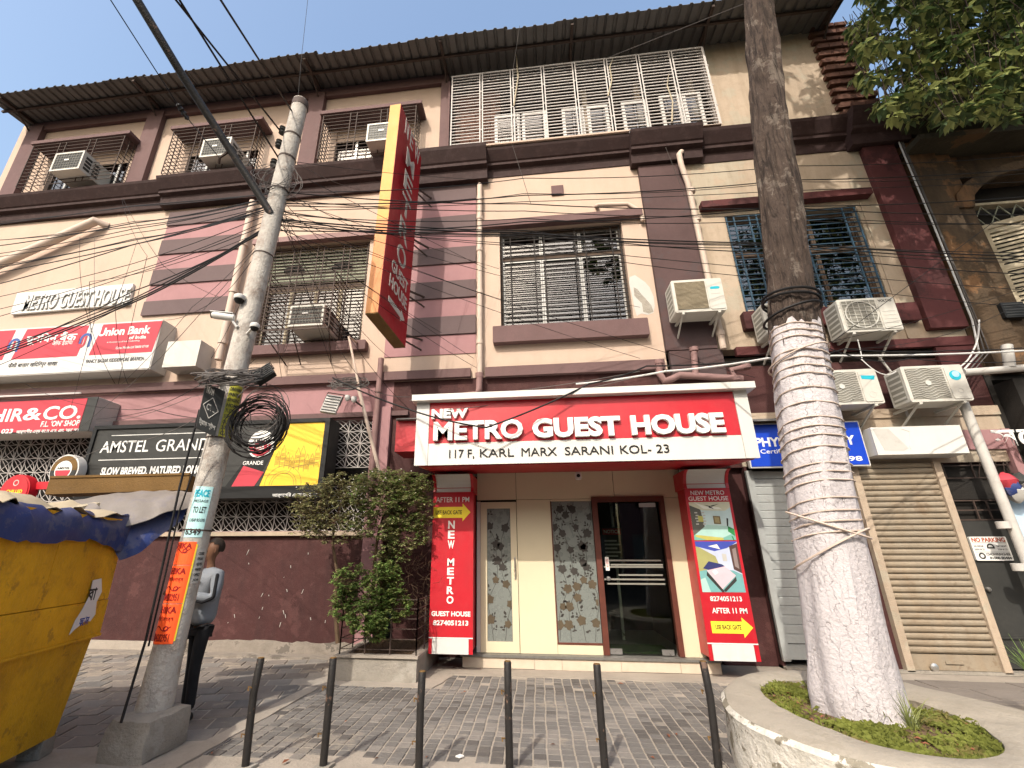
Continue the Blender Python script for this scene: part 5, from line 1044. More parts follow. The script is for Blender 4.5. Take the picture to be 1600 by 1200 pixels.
# segmental arch over the window
pts = [(8.75, 8.352)] + [(10.07-1.32*math.cos(k*math.pi/12), 8.352-.0+ .0) for k in ()] 
ar = MB()
for k in range(10):
    a0, a1 = math.pi*(k/10), math.pi*((k+1)/10); f = lambda a, r: (9.85-r*1.16*math.cos(a), 7.55+(r*.62)*math.sin(a))
    ar.prism([f(a0,1.36), f(a1,1.36), f(a1,1.62), f(a0,1.62)], OY-.14, OY-.005)
part(ob, 'arch_moulding', ar, M['old_wall'])
part(ob, 'window_recess', MB().box(8.30, 11.4, OY+.38, OY+.42, 4.95, 8.35), M['shop_dark'])
part(ob, 'window_transom', MB().box(8.302, 11.398, OY+.1, OY+.25, 7.15, 7.24).box(8.302, 11.398, OY+.1, OY+.25, 7.75, 7.80), M['wood_pale'])
g = MB()
for i in range(10): g.tube([(8.8-.45+i*.3, OY+.15, 7.25), (8.5+i*.3, OY+.15, 7.5), (8.35+i*.3, OY+.15, 7.74)], .012, 4).tube([(8.65+i*.3, OY+.15, 7.25), (8.5+i*.3, OY+.15, 7.5), (8.65+i*.3, OY+.15, 7.74)], .012, 4)
part(ob, 'fanlight_tracery', g, M['louvre'])
# a louvred shutter leaf hanging open
A = P(1535,362,7.75); sh = thing('louvred_shutter', 'weathered wooden louvre shutter hanging open on the old building', 'shutter', (8.9, 7.8, 5.2))
hx, hz0_, hz1_ = 8.33, 5.35, 7.20; du = Vector((math.cos(math.radians(-28)), math.sin(math.radians(-28)), 0)); nn = Vector((du.y, -du.x, 0)); Wd = 1.05; O = Vector((hx, OY+.02, hz0_))
def leafbox(a, b, z0, z1, t0, t1): p = [O+du*a+nn*t0, O+du*b+nn*t0, O+du*b+nn*t1, O+du*a+nn*t1]; return MB().hexa([(q.x, q.y, hz0_+z0) for q in p]+[(q.x, q.y, hz0_+z1) for q in p])
H = hz1_-hz0_
for (a, b, z0, z1) in ((0,.09,0,H),(Wd-.09,Wd,0,H),(.09,Wd-.09,0,.1),(.09,Wd-.09,H-.1,H),(.09,Wd-.09,H*.5-.05,H*.5+.05)): part(sh, 'frame', leafbox(a, b, z0, z1, -.02, .025), M['wood_pale'])
for i in range(20):
    z = .11+i*(H-.22)/20
    if abs(z-H*.5) < .07: continue
    p0 = [O+du*.09+nn*.02, O+du*(Wd-.09)+nn*.02, O+du*(Wd-.09)-nn*.02, O+du*.09-nn*.02]
    lo = [(q.x, q.y, hz0_+z+(0 if k < 2 else .06)) for k, q in enumerate(p0)]; hi = [(x, y, zz+.012) for x, y, zz in lo]; part(sh, 'slat', MB().hexa(lo+hi), M['wood_pale'])
a = P(1566,472,7.8); t = thing('meter_box', 'small black ribbed box on the old ochre wall', 'box', tuple(a)); part(t, 'case', MB().bbox(a.x-.02, a.x+.32, 7.82, OY-.005, a.z-.28, a.z+.0, .01), M['black'])
for i in range(5): part(t, 'rib', MB().box(a.x, a.x+.30, 7.812, 7.82, a.z-.25+i*.05, a.z-.23+i*.05), M['charcoal'])
part(ob, 'ledge', MB().box(8.65, 16, OY-.18, OY+.1, 4.28, 4.40).box(8.9, 16, OY-.12, OY, 4.82, 4.9), M['old_wall'])
# dark shop front below
part(ob, 'shop_front', MB().box(7.36, 7.44, OY-.05, OY+.4, 0, 4.28).box(7.44, 16, OY+1.2, OY+1.3, 0, 4.28).box(7.44, 16, OY, OY+1.2, 4.2, 4.28), M['shop_dark'])
part(ob, 'shop_fascia', MB().box(7.46, 16, OY-.35, OY+.02, 2.75, 4.10), M['shop_dark'])
text(ob, 'সেলুন', (P(1568,722,7.68).x, P(1568,722,7.68).x+1.1, 2.93, 3.33), 7.695, M['letter'], .02, .01)
part(ob, 'shop_strip', MB().box(7.46, 9.6, OY-.36, OY-.352, 2.62, 2.72), M['red'])
part(ob, 'shop_floor', MB().box(7.4, 16, OY, OY+1.3, 0, .1), M['concrete'])
sp = thing('shop_poster', 'pale blue poster hanging inside the dark right shop', 'poster', (7.9, 7.75, 1.2)); a, b = P(1575,780,7.75), P(1640,930,7.75)
part(sp, 'sheet', MB().box(a.x, a.x+.9, 7.75, 7.757, b.z, a.z), colour('poster_blue', (.42,.55,.66))); part(sp, 'print', MB().prism([(a.x+.02,b.z+.6),(a.x+.3,b.z+.72),(a.x+.5,b.z+.9),(a.x+.25,b.z+1.0),(a.x+.05,b.z+.9)], 7.747, 7.75), M['letter']); part(sp, 'print', MB().ring(a.x+.12, b.z+.55, .02, .05, 7.75, .003), M['charcoal']); part(sp, 'print', MB().box(a.x, a.x+.9, 7.745, 7.7475, b.z, b.z+.4), M['pipe_grey'])
gb = thing('garment_bundle', 'red and navy cloth bundle under the dark shop fascia', 'cloth', (7.7, 7.7, 2.3)); rb = random.Random(8)
for i, mm in enumerate((M['red2'], M['tarp_blue'], M['letter_dim'], M['charcoal'], M['tarp_grey'], colour('poster_blue', (0,0,0)))):
    c = P(1572+i*7, 752+(i % 3)*8, 7.6); mb = MB().lathe(c, [(.02,-.16),(.09,-.10),(.12,0),(.08,.08),(.03,.12)], 9); mb.v = [(x+rb.uniform(-.02,.02), y, z+rb.uniform(-.02,.02)) for x, y, z in mb.v]; part(gb, 'fold', mb, mm, smooth=True)
# asbestos sheet roof peeping behind the old parapet
part(ob, 'roof_sheet', MB().hexa([(7.7,8.4,10.25),(9.2,8.4,10.25),(9.2,9.6,11.2),(7.7,9.6,11.2),(7.7,8.4,10.3),(9.2,8.4,10.3),(9.2,9.6,11.25),(7.7,9.6,11.25)]), M['roof'])

# ================================================================== CONCRETE POLE
PB = Vector((-3.31, 4.27, .20)); PT_ = P(470, 160, 4.42)
def pole_at(z): t = (z-PB.z)/(PT_.z-PB.z); return PB.lerp(PT_, t), .128-.022*t
po = thing('utility_pole', 'leaning round concrete pole plastered with stickers and tangled in cables', 'pole', (PB.x, PB.y, 0))
pts = []; rs_ = []
for i in range(25):
    z = .12+(PT_.z-.12)*i/24; c, r = pole_at(z); pts.append(c); rs_.append(r+(.02*(1-i/2) if i < 2 else 0))
part(po, 'shaft', MB().tube(pts, rs_, 24), M['pole'], smooth=True)
c, r = pole_at(PT_.z); part(po, 'cap', MB().tube([c-Vector((0,0,.12)), c-Vector((0,0,.02)), c+Vector((0,0,.015))], [r+.006, r+.006, r-.01], 24), M['bar'], smooth=True)
for (yy) in (.9, 1.8): pass
def band(z, h=.03, m='bar'): c, r = pole_at(z); c2, r2 = pole_at(z+h); part(po, 'clamp', MB().tube([c, c2], [r+.006]*2, 24), M[m])
for z in (6.85, 6.45, 5.9, 4.9, 3.35, 2.62, 1.72): band(z, .014 if z < 5 else .025)
for (px_, py_, z) in ((457,172,7.0),(443,212,6.75),(434,248,6.4)):
    c, r = pole_at(z); t = MB().lathe(c+Vector((-r-.05, -.02, 0)), [(.02,-.07),(.045,-.05),(.03,-.02),(.05,.0),(.03,.03),(.045,.05),(.015,.07)], 12); part(po, 'insulator', t, M['charcoal'], smooth=True)
# cast concrete block round the foot
rb = random.Random(12); mb = MB(); n = 16; lv_ = []
for (z, s) in ((0,1.0),(.10,1.02),(.20,.98),(.27,.90),(.285,.70)):
    lv_.append([(PB.x+.04+(.225*s*max(-.88,min(.88,1.18*math.cos(2*math.pi*k/n)))+rb.uniform(-.012,.012)), PB.y-.06+(.29*s*max(-.88,min(.88,1.18*math.sin(2*math.pi*k/n)))+rb.uniform(-.012,.012)), z+rb.uniform(-.008,.008)) for k in range(n)])
for L in lv_: mb.v += L
for i in range(4):
    for k in range(n): mb.f.append((i*n+k, i*n+(k+1) % n, (i+1)*n+(k+1) % n, (i+1)*n+k))
mb.f.append(tuple(range(4*n, 5*n))); part(po, 'footing', mb, M['concrete'], smooth=True)
# stickers wrapped round the shaft; angle 0 looks at the camera side
A0 = math.atan2(-PB.y, -PB.x)
def wrap(mb, off):
    out = MB(); out.f = mb.f
    for x, y, z in mb.v: c, r = pole_at(z); a = A0+x/r; rr = r+off-y; out.v.append((c.x+rr*math.cos(a), c.y+rr*math.sin(a), z))
    return out
def sticker(x0, x1, z0, z1, m, name='sticker', off=.003):
    mb = MB(); n = 10
    for i in range(n): a, b = x0+(x1-x0)*i/n, x0+(x1-x0)*(i+1)/n; mb.poly([(a,0,z0),(b,0,z0),(b,0,z1),(a,0,z1)])
    return part(po, name, wrap(mb, off), m)
def ptext(s, x0, x1, z0, z1, m, bold=.02, off=.0045):
    vs, fs = text_geo(s, bold, 1, 2); mb = MB(); mb.v = [(x0+a*(x1-x0), -c*.001, z0+b*(z1-z0)) for a, b, c in vs]; mb.f = list(fs); part(po, 'lettering', wrap(mb, off), m)
for k, z in enumerate((.78, 1.10, 1.42)):
    z1 = min(z+.315, 1.62); sticker(-.20, .02, z, z1, M['orange_print'])
    dk = mat('maroon_print', (.22,.01,.01), .6, .1, 8, bump=0) if k == 0 else MATS['maroon_print']
    ptext('SHIKA', -.19, -.01, z+.24 if k < 2 else z+.14, z+.295 if k < 2 else z+.19, dk, .03)
    if k < 2: ptext('7004282951', -.19, -.02, z+.02, z+.08, dk, .02); ptext('শিখা টেলার্স', -.19, -.02, z+.17, z+.22, dk, 0)
    mb = MB().strip([(-.17+i*.018, z+.12+.018*math.sin(i*.9)) for i in range(9)], .008, 0, .0005); mb.ring(-.06, z+.12, .012, .022, 0, .0006, 12); part(po, 'sticker_drawing', wrap(mb, .0045), dk)
sticker(.021, .033, .80, 1.60, M['yellow_print'])
sticker(-.11, .05, 1.66, 2.13, M['cyan_print']); ptext('PEACE', -.10, .03, 2.03, 2.10, M['teal'], .04); ptext('TO LET', -.08, .03, 1.88, 1.94, M['charcoal'], .02); ptext('6349', -.10, .03, 1.68, 1.74, M['charcoal'], .03); ptext('CHEAP ROOMS', -.09, .04, 1.80, 1.83, M['charcoal'], 0)
ptext('MESSAGE', -.09, .03, 1.98, 2.005, M['charcoal'], 0)
sticker(-.02, .12, 2.62, 3.20, M['lime_print'])
for i in range(9): ptext(('CALL','300 AM','GUITAR','SCHOOL','TUITION','HOME','SINGING','PAINTING','DRAWING')[i], -.01, .11, 2.65+i*.06, 2.69+i*.06, M['charcoal'], .02)
sticker(.05, .12, 1.26, 1.56, M['letter_dim'])
for i in range(6): ptext(('JOB','OFFICE','WANTED','HELPER','SPEAK','COURSE')[i], .055, .115, 1.275+i*.046, 1.30+i*.046, M['charcoal'], .02)
# black tram stop plate
ts = thing('tram_stop_plate', 'black diamond marked CTC tram stop plate strapped to the concrete pole', 'sign', tuple(P(330,640,4.0)))
a, b, c, d = P(322,598,4.02), P(352,612,4.16), P(336,682,4.16), P(306,668,4.02)
b.z += 0; u = (b-a); v = (d-a); nrm = u.cross(v).normalized(); 
if nrm.y > 0: nrm = -nrm
part(ts, 'plate', MB().hexa([d, c, c-nrm*.02, d-nrm*.02, a, b, b-nrm*.02, a-nrm*.02]), M['charcoal'])
fr = lambda u0, v0, u1, v1: (d+(c-d)*u0+(a-d)*v0+nrm*.001, (c-d)*(u1-u0), (a-d)*(v1-v0), nrm)
text(ts, 'TRAM STOP', None, 0, M['letter_dim'], .02, .002, frame=fr(.08,.80,.92,.95)); text(ts, 'CTC', None, 0, M['letter_dim'], .02, .002, frame=fr(.28,.46,.72,.60)); text(ts, 'ট্রাম স্টপ', None, 0, M['letter_dim'], .02, .002, frame=fr(.08,.08,.92,.24))
mb = MB(); q = [(.5,.76),(.9,.53),(.5,.30),(.1,.53)]
for i in range(4):
    (u0, v0), (u1, v1) = q[i], q[(i+1) % 4]; A_, B_ = d+(c-d)*u0+(a-d)*v0+nrm*.004, d+(c-d)*u1+(a-d)*v1+nrm*.004; mb.tube([A_, B_], .004, 4)
part(ts, 'diamond', mb, M['letter_dim'])
M['post'] = mat('chipped_black_pipe_paint', (.02,.018,.017), .5, .3, 8, bump=.3, patch=.85, patch_col=(.13,.08,.058), patch_s=9, patch_lo=.6)
# long street lamp arm
la = thing('street_lamp_arm', 'long black steel lamp arm slanting up from the middle of the concrete pole', 'lamp arm', tuple(P(425,332,4.25)))
q = [P(424,335,4.30), P(360,235,3.95), P(285,118,3.35), P(205,-15,2.75), P(150,-110,2.4)]
part(la, 'tube', MB().tube(q, .046, 12), M['post'], smooth=True)
part(la, 'joint', MB().tube([q[2]-(q[3]-q[2])*.03, q[2]+(q[3]-q[2])*.03], .043, 12).tube([q[1]-(q[2]-q[1])*.04, q[1]], .045, 12), M['bar'])
part(la, 'stay_clamp', MB().tube([q[1], q[1]+Vector((-.12,0,-.10)), q[1]+Vector((-.16,.05,-.14))], .018, 6), M['bar'])
# cameras and floodlights on the pole
def dome_cam(label, px_, py_, Y, r=.06):
    c = P(px_, py_, Y); t = thing('dome_camera', label, 'camera', tuple(c), 'small cameras on the concrete pole'); part(t, 'cap', MB().lathe(c, [(r*.6,r*.9),(r,r*.6),(r*1.05,0),(r*.95,-.01)][::-1], 16), M['white_metal'], smooth=True); part(t, 'dome', MB().lathe(c, [(r*.2,-r),(r*.65,-r*.75),(r*.9,-.012)], 16), M['black'], smooth=True); pc, pr = pole_at(c.z); part(t, 'arm', MB().tube([c+Vector((0,0,r*.5)), pc], .016, 6), M['white_metal'])
dome_cam('black and white dome camera high on the left of the concrete pole', 374, 467, 4.2); dome_cam('grey dome camera at the right edge of the concrete pole under the bullet camera', 398, 511, 4.12, .05)
c = P(349, 495, 4.15); t = thing('bullet_camera', 'white bullet camera pointing left from the concrete pole', 'camera', tuple(c), 'small cameras on the concrete pole')
part(t, 'body', MB().tube([c+Vector((-.10,-.03,.01)), c+Vector((-.09,-.03,.01)), c+Vector((.10,.04,0))], [.036,.042,.040], 14), M['white_metal'], smooth=True); part(t, 'lens', MB().tube([c+Vector((-.118,-.035,.011)), c+Vector((-.099,-.03,.01))], .034, 14), M['black']); part(t, 'shade', MB().obox(c+Vector((-.02,0,.045)), (.11,.035,0), (-.012,.04,0), (0,0,.004)), M['white_metal']); pc, pr = pole_at(c.z-.05); part(t, 'arm', MB().tube([c+Vector((.08,.03,-.02)), c+Vector((.14,.05,-.10)), pc], .014, 6), M['white_metal'])
def flood(label, px_, py_, Y, w_, h_, tilt, m):
    c = P(px_, py_, Y); t = thing('floodlight', label, 'floodlight', tuple(c)); ax = Vector((math.cos(tilt), .15, math.sin(tilt))).normalized(); az = Vector((-math.sin(tilt), .3, math.cos(tilt))).normalized(); ay = ax.cross(az).normalized()
    part(t, 'housing', MB().obox(c, ax*w_, ay*.03, az*h_), m); g = MB()
    for i in range(6): g.obox(c+ay*(-.036)+az*h_*(-.8+i*.32), ax*w_*.9, ay*.006, az*.006)
    for i in range(6): g.obox(c+ay*(.036)+az*h_*(-.8+i*.32), ax*w_*.9, ay*.006, az*.006)
    part(t, 'fins', g, M['charcoal']); part(t, 'yoke', MB().tube([c-ax*w_*1.1, c-ax*w_*1.1+az*h_*1.3, c+ax*w_*1.1+az*h_*1.3, c+ax*w_*1.1], .01, 5), M['bar']); return t
flood('boxy black floodlight strapped to the concrete pole beside the cable coil', 413, 585, 4.2, .10, .09, .7, M['black'])
flood('flat grey solar lamp panel hanging over the beer advertisement', 518, 632, 6.6, .12, .16, -.15, M['pipe_grey'])
t = thing('light_bracket', 'thin white pipe bracket with two lamp heads rising beside the mauve pipe', 'bracket', tuple(P(592,738,7.0)))
part(t, 'pipe', MB().tube([P(593,738,7.2), P(560,606,7.0)], .03, 8), M['pipe_white'], smooth=True); part(t, 'arm', MB().tube([P(566,635,7.0), P(552,625,6.85), P(540,620,6.8)], .014, 6), M['bar'])
for a, b in ((543,622),(553,624)): part(t, 'lamp_head', MB().lathe(P(a,b,6.8), [(.02,-.05),(.045,-.02),(.045,.04),(.02,.05)], 10), M['white_metal'], smooth=True)
t = thing('bent_bracket', 'short bent white pipe below the air conditioner cage', 'bracket', tuple(P(545,525,7.4))); part(t, 'pipe', MB().tube([P(560,537,7.9), P(545,526,7.5), P(560,600,7.5)], .022, 7), M['pipe_white'], smooth=True)
# coils of spare cable
def coil(label, px_, py_, Y, R, ax, ay, turns, m, seed, spread=.12, r=.006):
    c = P(px_, py_, Y); rr = random.Random(seed); t = thing('cable_coil', label, 'cable coil', tuple(c)); ax, ay = Vector(ax), Vector(ay); mb = MB(); nn = ax.cross(ay).normalized(); pts = []
    for k in range(turns):
        e = rr.uniform(.62, 1.08)*R; o_ = Vector((rr.uniform(-1,1), rr.uniform(-1,1), rr.uniform(-1,1)))*R*.14; sq = rr.uniform(.8, 1.1); tl = rr.uniform(-.35, .35)
        ring = [c+o_+(ax*math.cos(a)*e+ay*math.sin(a)*e*sq)+nn*(spread*R*math.sin(a+k)+tl*R*math.cos(a)*.4) for a in [2*math.pi*i/22 for i in range(23)]]
        mb.tube(ring, r, 4, False)
    part(t, 'loops', mb, m); return t
X1, Y1_, Z1_ = Vector((1,0,0)), Vector((0,1,0)), Vector((0,0,1))
coil('flat tangle of grey cable loops round the pole above the tram stop plate', 368, 590, 4.15, .31, (1,.1,0), (.1,.8,.35), 26, M['cable_grey'], 1, .15)
coil('thick black upright cable coil hanging right of the concrete pole', 402, 664, 4.25, .28, (1,.2,.1), (0,-.1,1), 24, M['cable'], 2, .10)
coil('loose cable loops hanging in front of the beer bottle poster', 410, 640, 4.35, .27, (1,0,0), (0,.1,1), 7, M['cable_grey'], 3, .2, .004)
coil('small bundle of cable loops on the storey band above the solar lamp', 545, 600, 7.6, .32, (1,.1,0), (.1,.5,.4), 14, M['cable_grey'], 4, .15)
coil('bird nest of thin wires at the top of the concrete pole', 432, 285, 4.35, .26, (1,.2,0), (0,.3,1), 14, M['cable_grey'], 5, .4, .004)
# ================================================================== CABLES
def sagged(p, q, sag, n=16): return [p.lerp(q, i/n)-Vector((0,0,sag*4*(i/n)*(1-i/n))) for i in range(n+1)]
def wire(label, group, pts, sag=.1, r=.005, m='cable', name='cable'):
    pts = [P(*p) if not isinstance(p, Vector) else p for p in pts]; mb = MB(); L = []
    for i in range(len(pts)-1): s_ = sagged(pts[i], pts[i+1], sag); L += s_ if i == 0 else s_[1:]
    mb.tube(L, r, 5, False); return solo(name, mb, M[m], label, 'cable', group, loc=tuple(pts[0]))
RG, LG, DG = 'cables running right from the concrete pole', 'cables running left from the concrete pole', 'thin drop wires to the facade'
RL, LL, DL = 'thin cable running right from the concrete pole across the first floor', 'thin cable running left from the concrete pole across the cream wall', 'thin drop wire slung between pole and facade'
for k in range(3): wire(('topmost','middle','lowest')[k]+' thick black cable of the main bundle crossing the blade sign', 'thick cables of the main bundle', [(440,343+k*2,4.4), (800,363+k*3,5.4), (1230,380+k*3,6.2), (1660,402+k*4,7.0)], .04+.02*k, .010-.002*k)
rw = random.Random(21)
ORD = 'first second third fourth fifth sixth seventh eighth ninth tenth eleventh twelfth thirteenth fourteenth fifteenth sixteenth seventeenth eighteenth nineteenth twentieth'.split()
MARKS = [('the top cages',(300,240)),('the grey top cage by the blade sign',(560,200)),('the left striped panel',(320,400)),('the embossed name plate',(110,460)),('the bank sign',(120,530)),('the far left wall',(60,430)),('the wine shop sign',(60,650)),('the beer advert',(300,690)),('the louvred window',(500,420)),('the caged air conditioner',(480,510)),('the blade sign foot',(620,520)),('the right striped panel',(700,450)),('the cream pipe by the stripes',(752,360)),('the centre window',(880,420)),('the centre sill',(880,520)),('the storey band',(640,580)),('the waste pipes',(1080,575)),('the weathered pilaster',(1050,400)),('the blue grille',(1250,400)),('the red entrance sign',(680,640)),('the oxblood pilaster',(1450,420)),('the round beer sign',(100,740)),('the bank sign corner',(245,560)),('the tree trunk',(1200,540))]
used_drop = set()
def drop_label(x, y):
    for nm, _ in sorted(MARKS, key=lambda m_: (m_[1][0]-x)**2+(m_[1][1]-y)**2):
        for ad in ('thin', 'second thin', 'third thin'):
            l_ = ad+' drop wire ending at '+nm
            if l_ not in used_drop: used_drop.add(l_); return l_
RGD = [236,258,263,280,335,350,345,458,395,485,430,300]; LGD = [345,352,372,385,398,402,416,420,424,430,452,470,372,505,560,566,588,490]
def ordn(L, v): return ORD[sorted(L).index(v)]
for (a, b, c, d) in ((448,300,1660,236),(446,318,1660,258),(446,322,1660,263),(440,330,1660,280),(442,300,1660,335),(444,312,1660,350),(444,335,1660,345),(430,350,1660,458),(430,352,1660,395),(440,340,1660,485),(436,330,1660,430),(425,360,1660,300)):
    m_ = lambda t: b+(d-b)*t
    wire(ordn(RGD, d)+' from the top of the thin cables leaving the pole to the right', RG, [(a, b, 4.4), (820, m_(.32)+rw.uniform(-3,8), 5.6), (1230, m_(.66)+rw.uniform(-2,3), 6.3), (1680, d, 7.1)], rw.uniform(.01,.12), rw.choice((.005,.006,.008)))
for (a, b, c, d, yy) in ((440,320,752,330,7.8),(440,330,1000,480,7.8),(440,345,1180,590,7.2),(430,355,1000,560,7.6),(430,330,790,470,7.8),(445,310,780,420,7.8),(430,350,745,575,7.8),(430,345,690,520,7.7),(1600,470,1320,545,6.5),(1600,450,1180,555,6.8)):
    wire(drop_label(c, d), DG, [(a, b, 4.4 if a < 1000 else 7), (c, d, yy)], rw.uniform(.0,.2), .004)
wire('thin wire crossing diagonally in front of the right window', DG, [(1555,345,7.0),(1300,535,6.4)], .0, .005)
for (b, d) in ((300,345),(302,352),(306,372),(306,385),(310,398),(318,402),(322,416),(326,420),(330,424),(318,430),(322,452),(330,470),(312,372),(345,505),(350,560),(352,566),(345,588),(338,490)):
    mid = b+(d-b)*.5+rw.uniform(-6, 12)
    wire((ordn(LGD, d) if (b, d) != (312, 372) else 'twin third')+' from the top of the thin cables leaving the pole to the left', LG, [(432, b, 4.38), (210, mid, 5.2), (-60, d+6, 6.0)], rw.uniform(.0,.08), rw.choice((.005,.006,.008)))
for k in range(2): wire(('upper','lower')[k]+' thick black cable sweeping down left across the bank sign', LG, [(430,345+k*3,4.35), (230,460+k*3,5.0), (-60,572+k*4,5.6)], .05, .010)
for (a, b, c, d, e, f) in ((430,352,300,480,190,600),(425,360,250,560,110,680),(425,355,140,440,150,560),(190,310,230,400,185,600),(192,310,255,415,345,465),(125,370,130,470,180,600),(148,372,148,500,110,640),(215,375,180,480,200,600),(430,300,400,420,330,560),(440,300,470,420,530,600),(430,350,470,470,440,560),(400,560,300,620,150,660),(330,640,180,690,60,720),(330,590,200,640,40,600),(330,655,240,640,150,655),(430,350,350,460,260,500)):
    wire(drop_label(e, f), DG, [(a, b, 4.4 if a > 300 else 7.6), (c, d, 5.6), (e, f, 7.3)], rw.uniform(.02,.15), .004, 'cable_grey' if rw.random() < .4 else 'cable')
for (a, b, c, d) in ((430,300,560,430),(435,320,610,560),(440,340,520,560),(430,345,740,560),(425,300,470,400),(455,250,590,300),(440,250,740,280),(470,440,590,620),(440,350,640,640),(480,280,760,420),(430,360,440,590),(445,300,660,400)):
    wire(drop_label(c, d), DG, [(a, b, 4.4), (c, d, 7.0+rw.uniform(0,.8))], rw.uniform(0,.25), .004, 'cable_grey' if rw.random() < .3 else 'cable')
for (a, b, c, d, Y0) in ((259,-20,444,212,2.9),(268,-20,436,248,2.9),(332,-20,457,175,2.9)):
    wire(('left','middle','right')[(259,268,332).index(a)]+' of the taut overhead power lines rising from the pole insulators', 'overhead power lines', [(c, d, 4.35), (a, b, Y0-.6)], .0, .011)
wire('thin stay wire with an egg insulator beside the black lamp arm', 'overhead power lines', [(160,-20,2.5),(283,172,3.6)], .0, .006); wire('lower end of the thin stay wire by the black lamp arm', 'overhead power lines', [(283,172,3.6),(342,246,3.9)], .0, .006)
c = P(285,174,3.62); e = thing('stay_insulator', 'black ribbed egg insulator on the thin stay wire', 'insulator', tuple(c)); mb = MB(); dd_ = (P(342,246,3.9)-P(160,-20,2.5)).normalized()
mb.tube([c-dd_*.09, c-dd_*.07, c-dd_*.05, c-dd_*.02, c, c+dd_*.03, c+dd_*.05, c+dd_*.08, c+dd_*.10], [.008,.03,.02,.034,.022,.034,.02,.03,.008], 10); part(e, 'body', mb, M['cable'], smooth=True)
wire('thin vertical wire against the sky above the pole', 'overhead power lines', [(483,-20,6.6),(471,90,6.8),(466,150,6.9)], .0, .005)
wire('black cable sagging in front of the red entrance sign', 'cables over the entrance sign', [(520,590,6.8),(640,640,6.1),(760,668,5.9),(920,600,6.1),(1010,572,6.6),(1200,560,6.8)], .03, .012)
wire('white conduit cable running above the entrance sign to the tree', 'cables over the entrance sign', [(900,600,7.0),(1040,580,6.6),(1200,560,5.4),(1300,556,5.6),(1600,548,6.8)], .02, .014, 'cable_white')
wire('black cable beside the white conduit right of the tree', 'cables over the entrance sign', [(1200,566,5.0),(1320,545,5.4),(1480,548,6.4),(1680,536,7.2)], .03, .008)
wire('second black cable crossing low over the air conditioners', 'cables over the entrance sign', [(1285,540,4.9),(1420,560,6.0),(1680,552,7.2)], .10, .006)
for k, (a, b, c, d) in enumerate(((1000,580,640,626),(990,590,700,640),(640,620,560,600))): wire(('longest','middle','left')[k]+' thin grey wire lying along the top of the entrance sign', 'cables over the entrance sign', [(a,b,6.6),(c,d,6.1)], .06, .005, 'cable_grey')
wire('black power cable running down the left side of the concrete pole', 'cables on the pole', [(312,640,4.05),(281,760,4.08),(255,880,4.08),(228,1000,4.0),(189,1130,3.85)], .0, .011)
wire('second black cable strapped to the concrete pole near its foot', 'cables on the pole', [(318,690,4.06),(280,800,4.1),(258,900,4.1),(232,1010,4.05)], .0, .008)
for k, (x_, y_) in enumerate(((0,0),(.04,.012),(.075,-.008))): wire(('left thick white','middle grey','right thin grey')[k]+' cable running down beside the oxblood pilaster', 'cables down the right corner', [Vector((7.42+x_,7.86,9.6)), Vector((7.40+x_+y_,7.84,7.2)), Vector((7.38+x_,7.84,5.2)), Vector((7.25+x_*2,7.8,4.6)), Vector((6.6+x_,7.6,4.1-x_))], .0, .014-.003*k, 'cable_grey' if k else 'cable_white')
wire('thin white cable hanging in loops below the right air conditioners', 'cables down the right corner', [(1340,530,7.5),(1345,560,7.5),(1400,580,7.4)], .15, .008, 'cable_white'); wire('white hose looping beside the lowest right air conditioner', 'cables down the right corner', [(1530,500,7.6),(1522,545,7.5),(1495,575,7.5)], .05, .012, 'cable_white')
wire('thin diagonal rope from roof underside to the tree', DG, [(945,92,7.2),(1190,-5,5.0)], .0, .006, 'cable_grey')
for a, b, c, d in ((812,40,800,120),(800,225,830,320),(1040,230,1080,330)): wire('loose wire hanging '+{812:'from the roof in front of the veranda grille',800:'below the cornice left of the small vent',1040:'below the cornice over the weathered pilaster'}[a], 'loose wires at the roof', [(a, b, 6.9), (c, d, 7.4)], .0, .005, 'cable_grey')
# ================================================================== BOLLARDS
bl = [(-2.26,4.01,.725,'rightward leaning first black pipe post from the left, nearest the pole'),(-1.685,4.09,.725,'black pipe post in front of the planter'),(-.95,4.10,.645,'shortest black pipe post, right of the planter'),(-.285,4.18,.715,'black pipe post left of the door, below the frosted side door'),(.415,4.27,.695,'black pipe post in front of the flowered frosted pane'),(1.255,4.40,.71,'chipped black pipe post beside the whitewashed tree bed')]
rbo = random.Random(6)
for i, (x, y, h, lab) in enumerate(bl):
    t = thing('bollard', lab, 'bollard', (x, y, 0), 'black pipe posts along the kerb')
    dx, dy = (.035,.0) if i == 5 else (rbo.uniform(-.012,.012), rbo.uniform(-.01,.01)); dx = -.045 if i == 0 else dx
    part(t, 'post', MB().tube([(x,y,-.01),(x+dx*.3,y+dy*.3,h*.33),(x+dx*.5,y+dy*.6,h*.66),(x+dx*.1,y+dy,h-.006),(x+dx*.1,y+dy,h)], [.029,.029,.029,.029,.025], 14), M['post'], smooth=True)
    part(t, 'top_rim', MB().tube([(x+dx*.1,y+dy,h),(x+dx*.1,y+dy,h+.004)], .025, 14), M['rust'])
    part(t, 'hook', MB().tube([(x-.03,y-.02,h*.72),(x-.05,y-.035,h*.74),(x-.045,y-.04,h*.70)], .006, 5).tube([(x-.03,y-.02,h*.30),(x-.05,y-.035,h*.31),(x-.045,y-.04,h*.28)], .006, 5), M['rust'])
    part(t, 'collar', blob([(x-.06,y-.06),(x+.06,y-.06),(x+.07,y+.06),(x-.05,y+.06)], -.01, .018, i, .008), M['concrete'])
